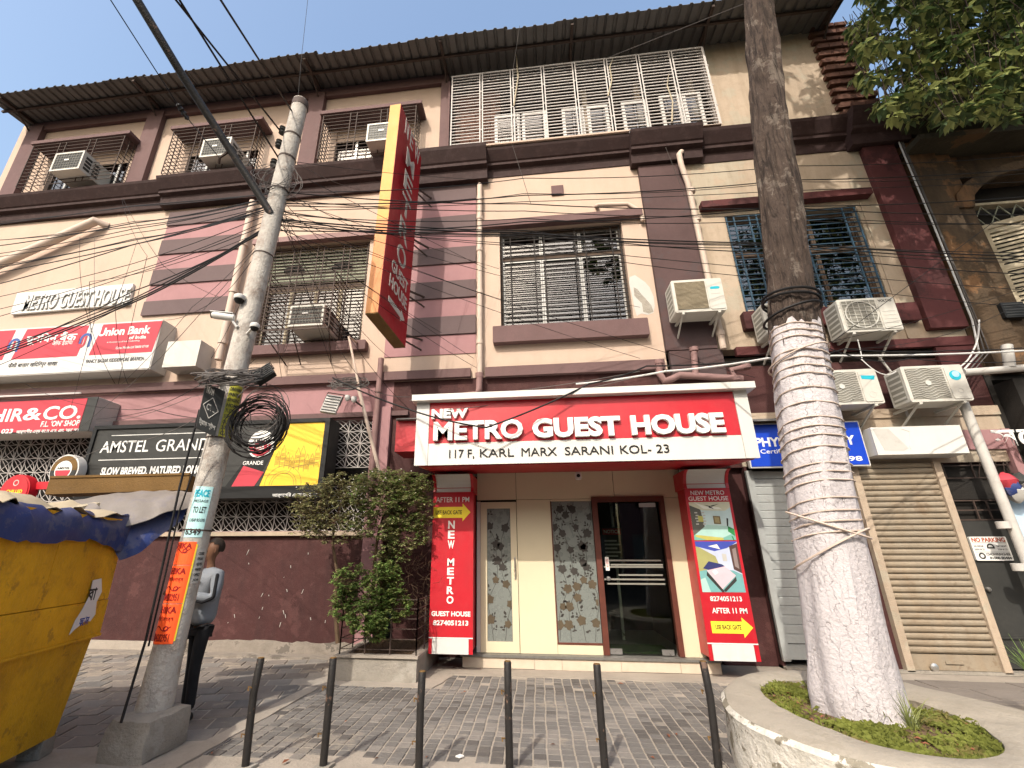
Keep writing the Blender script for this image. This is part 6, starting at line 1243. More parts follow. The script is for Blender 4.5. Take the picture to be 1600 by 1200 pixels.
# ================================================================== PLANTER AND SHRUBS
pln = thing('planter', 'rough concrete planter with thin iron rails left of the entrance', 'planter', (-2.12, 7.2, 0))
px0_, px1_, pyf, pyb, pz = -2.66, -1.60, 6.56, 7.95, .30
part(pln, 'wall', MB().box(px0_, px1_, pyf, pyf+.09, 0, pz-.03).box(px0_, px0_+.09, pyf+.09, pyb, 0, pz-.03).box(px1_-.09, px1_, pyf+.09, pyb, 0, pz-.03), M['concrete'])
part(pln, 'rim', MB().box(px0_-.03, px1_+.02, pyf-.03, pyf+.10, pz-.03, pz).box(px0_-.03, px0_+.10, pyf+.1, pyb, pz-.03, pz).box(px1_-.10, px1_+.02, pyf+.1, pyb, pz-.03, pz), M['dusty'])
part(pln, 'soil', MB().box(px0_+.08, px1_-.08, pyf+.08, pyb, .05, pz-.035), M['earth'])
def rail(mb, a, b, r=.006): mb.tube([a, b], r, 4)
for (a, b) in (((px0_+.02,pyf+.03),(px1_-.02,pyf+.03)), ((px1_-.02,pyf+.03),(px1_-.02,pyb)), ((px0_+.02,pyf+.03),(px0_+.02,pyb))):
    mb = MB(); 
    for z in (.36,.48,.60,.72,.84,.95): rail(mb, (*a, z), (*b, z))
    for t_ in (0, .33, .66, 1): x, y = a[0]+(b[0]-a[0])*t_, a[1]+(b[1]-a[1])*t_; mb.box(x-.007, x+.007, y-.007, y+.007, pz, .97)
    part(pln, 'railing', mb, M['bar'])
rl = random.Random(31)
def leaf_mesh(mb, c, d, up, L, W_, fold=.25):
    d = d.normalized(); s_ = d.cross(up); s_ = s_.normalized() if s_.length > 1e-4 else Vector((1,0,0)); n_ = s_.cross(d)
    a = c; m1 = c+d*L*.5; t = c+d*L - n_*L*.18; l = c+d*L*.45+s_*W_+n_*W_*fold; r = c+d*L*.45-s_*W_+n_*W_*fold
    n = len(mb.v); mb.v += [tuple(a), tuple(l), tuple(t), tuple(r), tuple(m1)]; mb.f += [(n, n+4, n+1), (n+4, n+2, n+1), (n, n+3, n+4), (n+4, n+3, n+2)]
def shrub(name, label, base, trunk_pts, blobs, mats, nleaf, size, blossoms=0):
    t = thing(name, label, 'shrub', base); tm = MB(); tm.tube(trunk_pts, [.035-.02*i/(len(trunk_pts)-1) for i in range(len(trunk_pts))], 7)
    top = Vector(trunk_pts[-1]); lm = [MB() for _ in mats]; fl = MB(); tot = sum(b[3]*b[4]*b[5] for b in blobs)
    for (cx, cy, cz, rx, ry, rz) in blobs:
        c0 = Vector((cx, cy, cz)); k0 = min(trunk_pts, key=lambda p: (Vector(p)-c0).length); tm.tube([k0, Vector(k0).lerp(c0, .5)+Vector((rl.uniform(-.05,.05),0,.04)), c0], [.014,.009,.004], 5)
        n = int(nleaf*rx*ry*rz/tot)
        for q in range(max(1, n//9)):
            while True:
                v = Vector((rl.uniform(-1,1), rl.uniform(-1,1), rl.uniform(-1,1)))
                if .2 < v.length < 1.12 and noise.noise(Vector((v.x*rx, v.y*ry, v.z*rz))*8+c0) > -.08: break
            tip = c0+Vector((v.x*rx, v.y*ry, v.z*rz)); dr = (Vector((v.x, v.y, v.z*.5+.5))).normalized()
            tm.tube([tip-dr*.10, tip], .0025, 3, False)
            for w_ in range(9):
                a = 2*math.pi*w_/9+rl.uniform(-.3,.3); d_ = (Vector((math.cos(a), math.sin(a), rl.uniform(-.5,.35)))+dr*.4); L = size*rl.uniform(.45,1.3)
                leaf_mesh(rl.choice(lm), tip-dr*rl.uniform(0,.05)+Vector((rl.uniform(-.01,.01),)*3), d_, Vector((0,0,1)), L, L*.34)
            if blossoms and v.z > .3 and rl.random() < blossoms: fl.lathe(tip+dr*.02, [(.004,-.006),(.011,0),(.005,.006)], 6)
    part(t, 'trunk', tm, M['stem'])
    for m_, mm in zip(lm, mats):
        if m_.v: part(t, 'foliage', m_, mm)
    if fl.v: part(t, 'blossom', fl, M['blossom'], kind='stuff')
    return t
Q = lambda a, b, Y: tuple(P(a, b, Y))
def bl_(a, b, Y, ra, rb_, ry=None): c = P(a, b, Y); s = (P(a+10, b, Y)-c).length/10; return (c.x, c.y, c.z, ra*s, (ry or ra*.8)*s, rb_*s)
shrub('shrub', 'dry olive shrub with thin bare trunk in the left half of the planter', Q(522,1000,7.1), [Q(528,1005,7.1), Q(524,950,7.1), Q(527,895,7.05), Q(520,850,7.0), Q(522,815,7.0)],
      [bl_(505,790,6.95,45,38), bl_(480,810,6.95,30,26), bl_(545,765,6.95,48,26), bl_(520,825,6.9,40,22), bl_(562,800,6.9,32,28), bl_(470,785,7.0,22,16)], [M['shrub'], M['shrub'], M['shrub'], M['stem']], 6000, .055, .05)
shrub('shrub', 'rounded shrub with small white blossoms beside the left red panel', Q(583,1000,7.1), [Q(586,1005,7.0), Q(583,940,7.0), Q(585,880,6.95), Q(590,840,6.9), Q(600,800,6.9)],
      [bl_(600,770,6.85,55,32), bl_(640,790,6.9,38,36), bl_(585,820,6.8,42,22), bl_(632,830,6.9,38,26), bl_(610,860,6.9,32,24), bl_(650,760,6.9,30,24), bl_(655,825,6.95,22,26), bl_(600,745,6.9,32,14)], [M['shrub'], M['shrub'], M['shrub_b']], 10500, .055, .10)
shrub('shrub', 'low fresh green bush spilling over the planter rails', Q(590,1000,6.8), [Q(590,1005,6.75), Q(585,970,6.7), Q(580,940,6.65)],
      [bl_(548,905,6.65,28,22), bl_(540,945,6.6,24,20), bl_(575,960,6.55,38,26), bl_(600,915,6.65,32,24), bl_(585,985,6.6,22,14), bl_(620,950,6.65,26,18), bl_(606,890,6.7,24,14)], [M['shrub_b'], M['shrub_b'], M['leaf_b']], 9000, .055)
dry = MB()
for i in range(420):
    x, y = rl.uniform(px0_+.1, px1_-.1), rl.uniform(pyf+.1, pyb-.1); a = rl.uniform(0, 6); dry.tube([(x, y, .27), (x+.03*math.cos(a), y+.03*math.sin(a), .31), (x+.07*math.cos(a), y+.07*math.sin(a), .28)], .002, 3, False)
for i in range(120):
    x, y, z = rl.uniform(-2.0, -1.5), rl.uniform(6.8, 7.6), rl.uniform(.5, 1.5); a = rl.uniform(0, 6); dry.tube([(x, y, z), (x+.08*math.cos(a), y+.05, z+.08*math.sin(a)), (x+.16*math.cos(a+.5), y+.08, z+.16*math.sin(a+.5))], .0025, 3, False)
part(pln, 'dry_twigs', dry, M['stem'], kind='stuff')
# ================================================================== MUSTARD STALL
C0 = Vector((-3.93, 4.2, 0)); D = Vector((-.30, .954, 0)).normalized(); NN = Vector((-D.y, D.x, 0))       # D runs away along the side, NN runs to the left
ks = thing('market_stall', 'closed mustard yellow sheet metal stall covered with tarpaulins at the left edge', 'stall', tuple(C0+NN*.7-D))
def kbox(a0, a1, n0, n1, z0, z1): p = [C0+D*a0+NN*n0, C0+D*a1+NN*n0, C0+D*a1+NN*n1, C0+D*a0+NN*n1]; return MB().hexa([(q.x, q.y, z0) for q in p]+[(q.x, q.y, z1) for q in p])
def kquad(lo, hi):   # lo/hi: lists of four (a,n,z)
    f = lambda t: tuple(C0+D*t[0]+NN*t[1]+Vector((0,0,t[2]))); return MB().hexa([f(t) for t in lo]+[f(t) for t in hi])
LN = 2.75
part(ks, 'lower_panel', kquad([(-LN,.10,.16),(0-.09,.10,.12),(-.09,1.4,.12),(-LN,1.4,.16)], [(-LN,.045,.84),(-.02,.045,.84),(-.02,1.4,.84),(-LN,1.4,.84)]), M['kiosk'])
part(ks, 'side_panel', kbox(-LN, 0, 0, 2.9, .835, 1.125), M['kiosk'])  # unseen depth stretched leftwards so the stall shades the pavement
part(ks, 'side_panel', kbox(-LN, -.9, .008, 2.9, 1.13, 1.82), M['kiosk']); part(ks, 'side_panel', kbox(-.895, 0, .008, 2.9, 1.13, 1.82), M['kiosk'])
part(ks, 'rail', kbox(-LN, .0, -.012, -.001, .832, .852), M['kiosk'])
for a in (-.12, -1.6): part(ks, 'foot', kbox(a-.1, a+.06, .10, .26, 0, .14), M['concrete'])
part(ks, 'foot', kbox(-.5,-.35,.5,.7,0,.14), M['rust'])
mb = MB(); pts = [(-.34,1.30),(-.22,1.31),(-.16,1.20),(-.20,1.12),(-.17,1.02),(-.22,.97),(-.30,.98),(-.42,.93),(-.47,.90),(-.44,1.0),(-.38,1.08),(-.33,1.18)]
f = [C0+D*a+NN*(-.004)+Vector((0,0,z)) for a, z in pts]; g = [p-NN*.004 for p in f]; n = len(f); mb.v = [tuple(p) for p in f+g]; mb.f = [tuple(range(n)), tuple(range(2*n-1, n-1, -1))]+[(i, n+i, n+(i+1) % n, (i+1) % n) for i in range(n)]
part(ks, 'torn_poster', mb, M['letter']); text(ks, 'বা', None, 0, M['charcoal'], .02, .001, frame=(C0+D*(-.36)+NN*(-.0085)+Vector((0,0,1.14)), D*.12, Vector((0,0,.1)), -NN)); text(ks, 'ফোন', None, 0, mat('blue_ink', (.03,.06,.3), .5, .1, 8, bump=0), .02, .001, frame=(C0+D*(-.38)+NN*(-.0085)+Vector((0,0,.95)), D*.13, Vector((0,0,.07)), -NN))
def cloth(parent_or_none, name, grid, m, amp, fs, thick=.004, **kw):
    """grid: rows of control points -> smooth folded sheet with thickness"""
    R_, C_ = len(grid), len(grid[0]); nr, nc = (R_-1)*7, (C_-1)*9; V = []
    def cr(p0, p1, p2, p3, t): return (p1*2+(p2-p0)*t+(p0*2-p1*5+p2*4-p3)*t*t+(p1*3-p0-p2*3+p3)*t*t*t)*.5
    def samp(lst, t):
        i = min(int(t), len(lst)-2); g_ = lambda k: lst[max(0, min(len(lst)-1, k))]; return cr(g_(i-1), g_(i), g_(i+1), g_(i+2), t-i)
    for i in range(nr+1):
        row = [samp([grid[r][c] for r in range(R_)], i/7) for c in range(C_)]
        for j in range(nc+1):
            p = samp(row, j/9); q = Vector((p.x*fs[0], p.y*fs[1], p.z*fs[2])); V.append(p+Vector((noise.noise(q), noise.noise(q+Vector((5,5,5))), noise.noise(q+Vector((9,2,1)))))*amp)
    mb = MB(); n = len(V); mb.v = [tuple(v) for v in V]+[tuple(v+Vector((0,0,-thick))+Vector((.002,.002,0))) for v in V]; w_ = nc+1
    for i in range(nr):
        for j in range(nc):
            a = i*w_+j; mb.f += [(a, a+1, a+w_+1, a+w_), (n+a, n+a+w_, n+a+w_+1, n+a+1)]
    if parent_or_none: return part(parent_or_none, name, mb, m, smooth=True)
    return solo(name, mb, m, smooth=True, **kw)
K = lambda a, n_, z: C0+D*a+NN*n_+Vector((0,0,z))
tp_ = thing('tarpaulin', 'blue and grey tarpaulin draped over the roof of the mustard stall', 'tarpaulin', tuple(K(-.8,.5,2.0)))
cloth(tp_, 'sheet', [[K(a,3.0,1.88) for a in (-2.8,-2,-1.2,-.5,.15)], [K(a,.55,1.90+.04*math.sin(a*3)) for a in (-2.8,-2,-1.2,-.5,.2)], [K(a,-.02,1.84) for a in (-2.8,-2,-1.2,-.5,.25)]], M['tarp_tan'], .08, (4,4,4))
cloth(tp_, 'sheet', [[K(-2.8,.05,1.83),K(-2,.05,1.84),K(-1.2,.04,1.84),K(-.5,.05,1.84),K(.10,.02,1.84)], [K(-2.8,-.03,1.78),K(-2,-.03,1.79),K(-1.2,-.03,1.78),K(-.5,-.03,1.77),K(.12,-.03,1.76)], [K(-2.8,-.05,1.68),K(-2,-.05,1.70),K(-1.2,-.05,1.70),K(-.5,-.05,1.68),K(.10,-.04,1.62)], [K(-2.8,-.04,1.56),K(-2,-.05,1.60),K(-1.2,-.04,1.60),K(-.5,-.05,1.60),K(.05,-.03,1.50)]], M['tarp_blue'], .055, (7,7,2.2))
pt = lambda a, b, Y: P(a, b, Y)
cloth(tp_, 'flap', [[pt(160,822,4.05), pt(200,806,4.25), pt(250,792,4.45), pt(298,780,4.62)], [pt(172,848,4.08), pt(205,838,4.2), pt(245,820,4.4), pt(290,800,4.58)], [pt(186,874,4.12), pt(214,866,4.2), pt(245,840,4.38), pt(284,812,4.55)]], M['tarp_blue'], .02, (8,8,6))
cloth(tp_, 'flap', [[pt(85,785,4.25), pt(150,776,4.4), pt(230,766,4.6), pt(302,768,4.75)], [pt(90,806,4.1), pt(160,800,4.2), pt(235,782,4.4), pt(300,778,4.6)], [pt(120,832,3.95), pt(163,826,4.03), pt(240,808,4.3), pt(297,792,4.56)]], M['tarp_grey'], .03, (7,7,7))
cloth(tp_, 'flap', [[pt(-30,800,3.5), pt(40,790,3.8), pt(110,782,4.1), pt(160,796,4.2)], [pt(-30,840,3.2), pt(40,822,3.5), pt(100,806,3.85), pt(150,812,3.98)]], M['tarp_tan'], .03, (8,8,8))
cloth(tp_, 'flap', [[pt(120,790,4.0), pt(150,786,4.05), pt(160,800,4.05)], [pt(118,812,3.9), pt(135,826,3.88), pt(150,832,3.92)]], M['tarp_grey'], .015, (12,12,12))
a, b = P(86,762,4.4), P(300,756,4.85); u = (b-a); uz = Vector((0,0,1)); sd_ = Vector((-u.y, u.x, 0)).normalized(); c = (a+b)/2
board = thing('roof_board', 'long rusty brown sheet metal trough lying on the stall roof', 'board', tuple(c))
part(board, 'trough', MB().obox(c+uz*.0, u/2, sd_*.13, uz*.085), M['rust']); part(board, 'lip', MB().obox(c+uz*.09-sd_*.12, u/2, sd_*.02, uz*.012), M['rust'])
pk = thing('wooden_batten', 'pale wooden batten lying along the tarpaulin edge', 'batten', tuple(P(40,815,3.6))); a, b = P(-20,826,3.35), P(150,790,4.1); part(pk, 'batten', MB().obox((a+b)/2, (b-a)/2, Vector((.02,.02,0)), Vector((0,0,.03))), M['wood_pale'])
# ================================================================== WHITEWASHED TREE AND ITS RAISED BED
BZ = .40
bed = thing('tree_bed', 'raised curved concrete bed with peeling whitewash round the big tree', 'tree bed', (2.4, 4.4, 0))
outer = [G(a, b, BZ+.02) for a, b in ((1127,1072),(1130,1090),(1140,1105),(1170,1124),(1230,1150),(1300,1174),(1400,1196),(1520,1212),(1660,1222))]
back = [G(a, b, BZ+.02) for a, b in ((1660,1120),(1560,1096),(1480,1078),(1400,1060),(1330,1050),(1240,1043),(1180,1046),(1145,1056))]
inner_px = ((1184,1070),(1200,1062),(1250,1058),(1330,1064),(1400,1084),(1470,1105),(1530,1128),(1572,1160),(1560,1176),(1500,1182),(1430,1176),(1350,1156),(1290,1134),(1230,1106),(1196,1086))
inner = [G(a, b, BZ+.02) for a, b in inner_px]
ctr = sum(inner, Vector())/len(inner)
def resample(pts, n, closed=True):
    ang = lambda p: math.atan2(p.y-ctr.y, p.x-ctr.x); out = []
    for k in range(n):
        a = 2*math.pi*k/n-math.pi; best = None; d = Vector((math.cos(a), math.sin(a)))
        for i in range(len(pts)):
            p, q = pts[i], pts[(i+1) % len(pts)]; e = Vector((q.x-p.x, q.y-p.y)); w_ = Vector((p.x-ctr.x, p.y-ctr.y)); den = d.x*e.y-d.y*e.x
            if abs(den) < 1e-9: continue
            t = (w_.x*e.y-w_.y*e.x)/den; s = (w_.x*d.y-w_.y*d.x)/den
            if t > 0 and -1e-6 <= s <= 1+1e-6 and (best is None or t > best): best = t
        out.append(Vector((ctr.x+d.x*best, ctr.y+d.y*best, 0)))
    return out
NR = 72; ro = resample(outer+back, NR); ri_ = resample(inner, NR)
def sm(L): return [(L[i-1]+L[i]*2+L[(i+1) % len(L)])/4 for i in range(len(L))]
for _ in range(2): ro = sm(ro); ri_ = sm(ri_)
rt = random.Random(14)
mb = MB(); ringz = [(ro, -.02, .0), (ro, .15, .012), (ro, .30, .0), (ro, BZ-.03, .012), (ro, BZ, -.02)]
for L, z, o_2 in ringz:
    for p in L: dv = Vector((p.x-ctr.x, p.y-ctr.y, 0)).normalized(); j = .008*noise.noise(Vector((p.x*6, p.y*6, z*9))); q = p+dv*(o_2+j); mb.v.append((q.x, q.y, z))
for i in range(len(ringz)-1):
    for k in range(NR): mb.f.append((i*NR+k, i*NR+(k+1) % NR, (i+1)*NR+(k+1) % NR, (i+1)*NR+k))
part(bed, 'kerb_wall', mb, M['kerbwhite'], smooth=True)
mb = MB(); ro2 = [p-Vector((p.x-ctr.x, p.y-ctr.y, 0)).normalized()*.02 for p in ro]
rings = [(ro2, BZ, 0), ([a.lerp(b, .12) for a, b in zip(ro2, ri_)], BZ+.018, 1), ([a.lerp(b, .5) for a, b in zip(ro2, ri_)], BZ+.022, 1), ([a.lerp(b, .9) for a, b in zip(ro2, ri_)], BZ+.015, 1), (ri_, BZ, 1), (ri_, BZ-.10, 0)]
for L, z, w_ in rings:
    for p in L: mb.v.append((p.x, p.y, z+w_*.012*noise.noise(Vector((p.x*5, p.y*5, 1)))))
for i in range(len(rings)-1):
    for k in range(NR): mb.f.append((i*NR+k, i*NR+(k+1) % NR, (i+1)*NR+(k+1) % NR, (i+1)*NR+k))
part(bed, 'rim', mb, M['kerbtop'], smooth=True)
mb = MB(); mb.v = [(p.x, p.y, BZ-.045) for p in ri_]+[(ctr.x, ctr.y, BZ-.03)]
for k in range(NR): mb.f.append((k, (k+1) % NR, NR))
part(bed, 'soil', mb, M['earth'])
def inside(x, y, L=ri_):
    c = False; n = len(L)
    for i in range(n):
        a, b = L[i], L[(i+1) % n]
        if (a.y > y) != (b.y > y) and x < (b.x-a.x)*(y-a.y)/(b.y-a.y)+a.x: c = not c
    return c
xs_ = [p.x for p in ri_]; ys_ = [p.y for p in ri_]
# trunk outline from bottom to top
TY = 4.50
TR = [(1120,1276,1428),(1085,1266,1414),(1040,1262,1402),(980,1254,1386),(900,1246,1369),(800,1232,1344),(700,1217,1325),(600,1206,1303),(520,1198,1285),(440,1192,1272),(300,1180,1252),(200,1172,1238),(80,1164,1222),(0,1160,1212),(-80,1156,1203)]
tc = []
for y, a, b in TR: A_, B_ = P(a, y, TY), P(b, y, TY); tc.append((Vector(((A_.x+B_.x)/2, TY+.0, (A_.z+B_.z)/2)), (B_.x-A_.x)/2*.84))
base_c = tc[0]; tree = thing('street_tree', 'big leaning street tree with whitewashed lower trunk wound with wire', 'tree', (base_c[0].x, TY, BZ-.03))
def tat(z):
    if z <= tc[0][0].z: return tc[0]
    for i in range(len(tc)-1):
        if tc[i][0].z <= z <= tc[i+1][0].z: t = (z-tc[i][0].z)/(tc[i+1][0].z-tc[i][0].z); return tc[i][0].lerp(tc[i+1][0], t), tc[i][1]*(1-t)+tc[i+1][1]*t
    return tc[-1]
def trunk(z0, z1, off, m, name, jag=0, amp=.012, K_=40, dz=.045):
    mb = MB(); n = int((z1-z0)/dz)
    for i in range(n+1):
        z = z0+(z1-z0)*i/n
        for k in range(K_):
            a = 2*math.pi*k/K_; c, r = tat(z); d = Vector((math.cos(a), math.sin(a), 0)); zz = z
            if jag and i == n: zz += jag*noise.noise(Vector((a*3, 1, 2)))
            fl = 1+.10*math.exp(-(z-BZ)*5)*max(0, math.cos(a-.1))+.05*math.exp(-(z-BZ)*5)*abs(math.sin(a*2.5+1))
            rr = r*fl*(1+.05*math.sin(a*3+z*.7)+.025*math.sin(a*7+z))+off+amp*noise.noise(Vector((d.x*3.2, d.y*3.2, z*1.6)))+amp*.6*noise.noise(Vector((d.x*11, d.y*11, z*3.5)))
            mb.v.append((c.x+d.x*rr, c.y+d.y*rr, zz))
    for i in range(n):
        for k in range(K_): mb.f.append((i*K_+k, i*K_+(k+1) % K_, (i+1)*K_+(k+1) % K_, (i+1)*K_+k))
    part(tree, name, mb, m, smooth=True)
trunk(BZ-.08, 3.62, .004, M['bark_white'], 'trunk', .12, .016, label) if False else trunk(BZ-.08, 3.62, .006, M['bark_white'], 'trunk', .16, .016)
trunk(3.35, tc[-1][0].z, -.006, M['bark_up'], 'trunk', 0, .035, 48, .05)
tree.children[0]['label'] = 'whitewashed lower trunk'; tree.children[1]['label'] = 'dark bare bark of the upper trunk'
# wire wound round and round the trunk
mb = MB(); pts = []; z = 1.62; a = 0; rwz = random.Random(3)
while z < 3.56:
    for k in range(28):
        a += 2*math.pi/28; z += .072/28; c, r = tat(z); zz = z+.022*math.sin(a+z*1.3)+.010*math.sin(2*a); c, r = tat(zz)
        rr = r*(1+.05*math.sin(a*3+zz*.7)+.025*math.sin(a*7+zz))+.012; pts.append((c.x+math.cos(a)*rr, c.y+math.sin(a)*rr, zz))
    z += rwz.choice((0, .01, .03, .07)) 
mb.tube(pts, .0075, 5, False); solo('wound_wire', mb, M['pipe_white'], 'whitewashed wire wound in many turns round the lower trunk', 'wire', loc=pts[0])
for (zc, tl, lb_l) in ((1.55, .16, 'lowest slanting loose wire loop on the whitewashed trunk'), (1.75, -.12, 'upper slanting loose wire loop on the whitewashed trunk'), (3.30, .08, 'slack wire loop near the top of the whitewash')):
    ring = []; mb = MB()
    for k in range(30): a = 2*math.pi*k/29; zz = zc+tl*math.cos(a+.6); c, r = tat(zz); rr = r*1.06+.022; ring.append((c.x+math.cos(a)*rr, c.y+math.sin(a)*rr, zz))
    mb.tube(ring, .009, 5, False); solo('wound_wire', mb, M['pipe_white'], lb_l, 'wire', loc=mb.v[0])
for (zc, tl, lb_l) in ((3.78,.05,'lowest'),(3.92,-.04,'middle'),(3.97,-.03,'topmost')):
    ring = []; mb = MB()
    for k in range(30): a = 2*math.pi*k/29; zz = zc+tl*math.cos(a+.3); c, r = tat(zz); rr = r*1.05+.03; ring.append((c.x+math.cos(a)*rr, c.y+math.sin(a)*rr, zz))
    mb.tube(ring, .013, 6, False); solo('wound_cable', mb, M['cable'], lb_l+' black cable tied round the dark bark above the whitewash', 'cable', loc=mb.v[0])
# limbs and crown, out of the top of the view, with one spray hanging into it on the right
top = tc[-1][0]; lm = MB(); rc = random.Random(41)
def limb(a, b, r0, r1, bend=.3):
    m_ = a.lerp(b, .5)+Vector((rc.uniform(-bend, bend), rc.uniform(-bend, bend), bend*.6)); lm.tube([a, a.lerp(m_, .5)+Vector((0,0,.05)), m_, m_.lerp(b, .5), b], [r0, r0*.85, r0*.65, r0*.45, r1], 8); return m_
limb(top, top+Vector((.2,0,1.6)), .2, .15, .05); f0 = top+Vector((.2,0,1.6))
ends = [Vector((7.2,5.6,12.6)), Vector((5.2,2.6,12.8)), Vector((3.4,.6,12.0)), Vector((8.6,6.3,11.8)), Vector((6.6,3.6,14.2)), Vector((8.8,2.2,12.5)), Vector((10.2,5.5,12.6))]
for e in ends: limb(f0, e, .11, .03)
part(tree, 'limbs', lm, M['bark_up'], smooth=True)
def to_px(p):
    d = p-CAM; w_ = d.dot(FWD)
    if w_ < .1: return (-9999, -9999)
    return 749+721*d.dot(RGT)/w_, 600-721*d.dot(UPV)/w_
def lands(p):
    t = (FY-p.y)/LD.y; q = p+LD*t
    if q.z > 0: return 'wall', q
    q = p+LD*(p.z/-LD.z); return 'ground', q
la_, lb_ = MB(), MB(); tw_ = MB(); cnt = 0
def whorl(c, size, nl, sun_):  # sun_: share of paler leaves, sunlight put into their colour
    tw_.tube([c+Vector((rc.uniform(-.1,.1), rc.uniform(-.1,.1), size*2.2)), c], .006, 3, False)
    for k in range(nl):
        a = 2*math.pi*k/nl+rc.uniform(-.4,.4); d_ = Vector((math.cos(a), math.sin(a), rc.uniform(-1.1,-.05))); L = size*rc.uniform(.7,1.2)
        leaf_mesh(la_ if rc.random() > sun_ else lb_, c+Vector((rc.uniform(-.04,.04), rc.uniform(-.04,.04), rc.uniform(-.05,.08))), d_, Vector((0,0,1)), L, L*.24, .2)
# the spray in view
n = 0
while n < 880:
    a, b = rc.uniform(1325, 1660), rc.uniform(-60, 190); Yv = rc.uniform(5.6, 7.6); c = P(a, b, Yv)
    edge = 128+55*math.sin((a-1340)/72.0)+26*noise.noise(Vector((a/26., 3, 1))) + (30 if a > 1460 else 0)
    lim = 1338+28*noise.noise(Vector((b/30., 7, 1)))+max(0, (60-b))*.2
    if a < lim or b > edge+40 or (b > edge-8 and rc.random() < .6): continue
    if a < 1440 and noise.noise(Vector((a/22., b/22., 4))) > .12: continue
    if noise.noise(Vector((a/34., b/34., 9))) > .42: continue
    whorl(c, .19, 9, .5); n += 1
# the rest of the crown, unseen, shaped by where its shade lands
n = 0; tries = 0
while n < 620 and tries < 60000:
    tries += 1; c = Vector((rc.uniform(2.0, 14), rc.uniform(-4, 7.2), rc.uniform(7.6, 15)))
    e = min(ends+[Vector((11,1,11)), Vector((7.5,-1,11.5)), Vector((12,4,12))], key=lambda q: (q-c).length)
    if (c-e).length > 2.3: continue
    x, y = to_px(c)
    if -60 < x < 1660 and -70 < y < 1260: continue
    w_, q = lands(c)
    if w_ == 'wall':
        if q.x < 2.6: continue
        if q.x < 6.3 and (q.z < 4.9 or rc.random() < (.35 if q.z < 9.5 else .05)): continue
        if q.x < 7.2 and q.z < 4.2 and rc.random() < .6: continue
    else:
        if q.x < 6.4: continue
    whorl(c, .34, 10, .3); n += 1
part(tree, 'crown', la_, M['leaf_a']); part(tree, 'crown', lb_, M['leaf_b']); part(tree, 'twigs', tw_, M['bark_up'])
# ground cover in the bed
gr = MB(); rg = random.Random(17); tb_c = tc[0][0]; k = 0
while k < 26000:
    x, y = rg.uniform(min(xs_), max(xs_)), rg.uniform(min(ys_), max(ys_))
    if not inside(x, y): continue
    if (Vector((x, y, 0))-Vector((tb_c.x, TY, 0))).length < .30: continue
    if noise.noise(Vector((x*3, y*3, 5))) > -.02 and rg.random() < .93: k += 1; continue
    h = rg.uniform(.008, .026)*rg.choice((.7,1,1,1.7)); a = rg.uniform(0, 6.28); w_ = rg.uniform(.0025, .0055); dx, dy = math.cos(a), math.sin(a); z0 = BZ-.045+.02*noise.noise(Vector((x*5, y*5, 0)))+.012
    n = len(gr.v); gr.v += [(x-dy*w_, y+dx*w_, z0), (x+dy*w_, y-dx*w_, z0), (x+dx*h*.9+dy*w_*.6, y+dy*h*.9-dx*w_*.6, z0+h), (x+dx*h*1.5, y+dy*h*1.5, z0+h*.8)]; gr.f += [(n, n+1, n+2), (n, n+2, n+3)]; k += 1
solo('grass', gr, M['grass'], 'short green ground cover in the raised tree bed', None, None, 'stuff')
lt = MB()
for i in range(140):
    x, y = rg.uniform(min(xs_), max(xs_)), rg.uniform(min(ys_), max(ys_))
    if inside(x, y) and (Vector((x, y, 0))-Vector((tb_c.x, TY, 0))).length > .3: q = dry_leaf(x, y, BZ-.02, rg.uniform(.012,.03), rg.uniform(0,6)); n = len(lt.v); lt.v += q.v; lt.f += [tuple(i_+n for i_ in f) for f in q.f]
solo('leaf_litter', lt, M['leafdry'], 'fallen brown leaves among the ground cover of the tree bed', kind='stuff')
def tuft(label, x, y, z, n, L, m, spread=1.0):
    mb = MB(); r = random.Random(int(x*100)+3)
    for i in range(n):
        a = r.uniform(0, 6.28); e = r.uniform(.25, 1.0)*spread; l = L*r.uniform(.6, 1.1); w_ = .006; P0 = Vector((x+r.uniform(-.03,.03), y+r.uniform(-.03,.03), z)); prev = None
        for s in range(5):
            t = s/4; p = P0+Vector((math.cos(a)*e*l*t, math.sin(a)*e*l*t, l*(t*1.1-.75*e*t*t))); s2 = Vector((-math.sin(a), math.cos(a), 0))*w_*(1-t*.85); q = (tuple(p-s2), tuple(p+s2))
            if prev: b_ = len(mb.v); mb.v += [prev[0], prev[1], q[1], q[0]]; mb.f.append((b_, b_+1, b_+2, b_+3))
            prev = q
    return solo('grass_tuft', mb, m, label, 'plant', loc=(x, y, z))
g = G(1425, 1130, BZ); tuft('dark arching grass tuft at the right foot of the whitewashed trunk', g.x, g.y, BZ-.03, 46, .26, M['leaf_b'])
g = G(1400, 1120, BZ); tuft('thin dry grass tuft between the trunk roots', g.x-.1, g.y-.1, BZ-.03, 26, .2, M['shrub'])
g = G(1640, 1110, .1); tuft('bright green spiky plant entering at the right edge', g.x, g.y, .35, 60, .42, M['shrub_b'], .8)
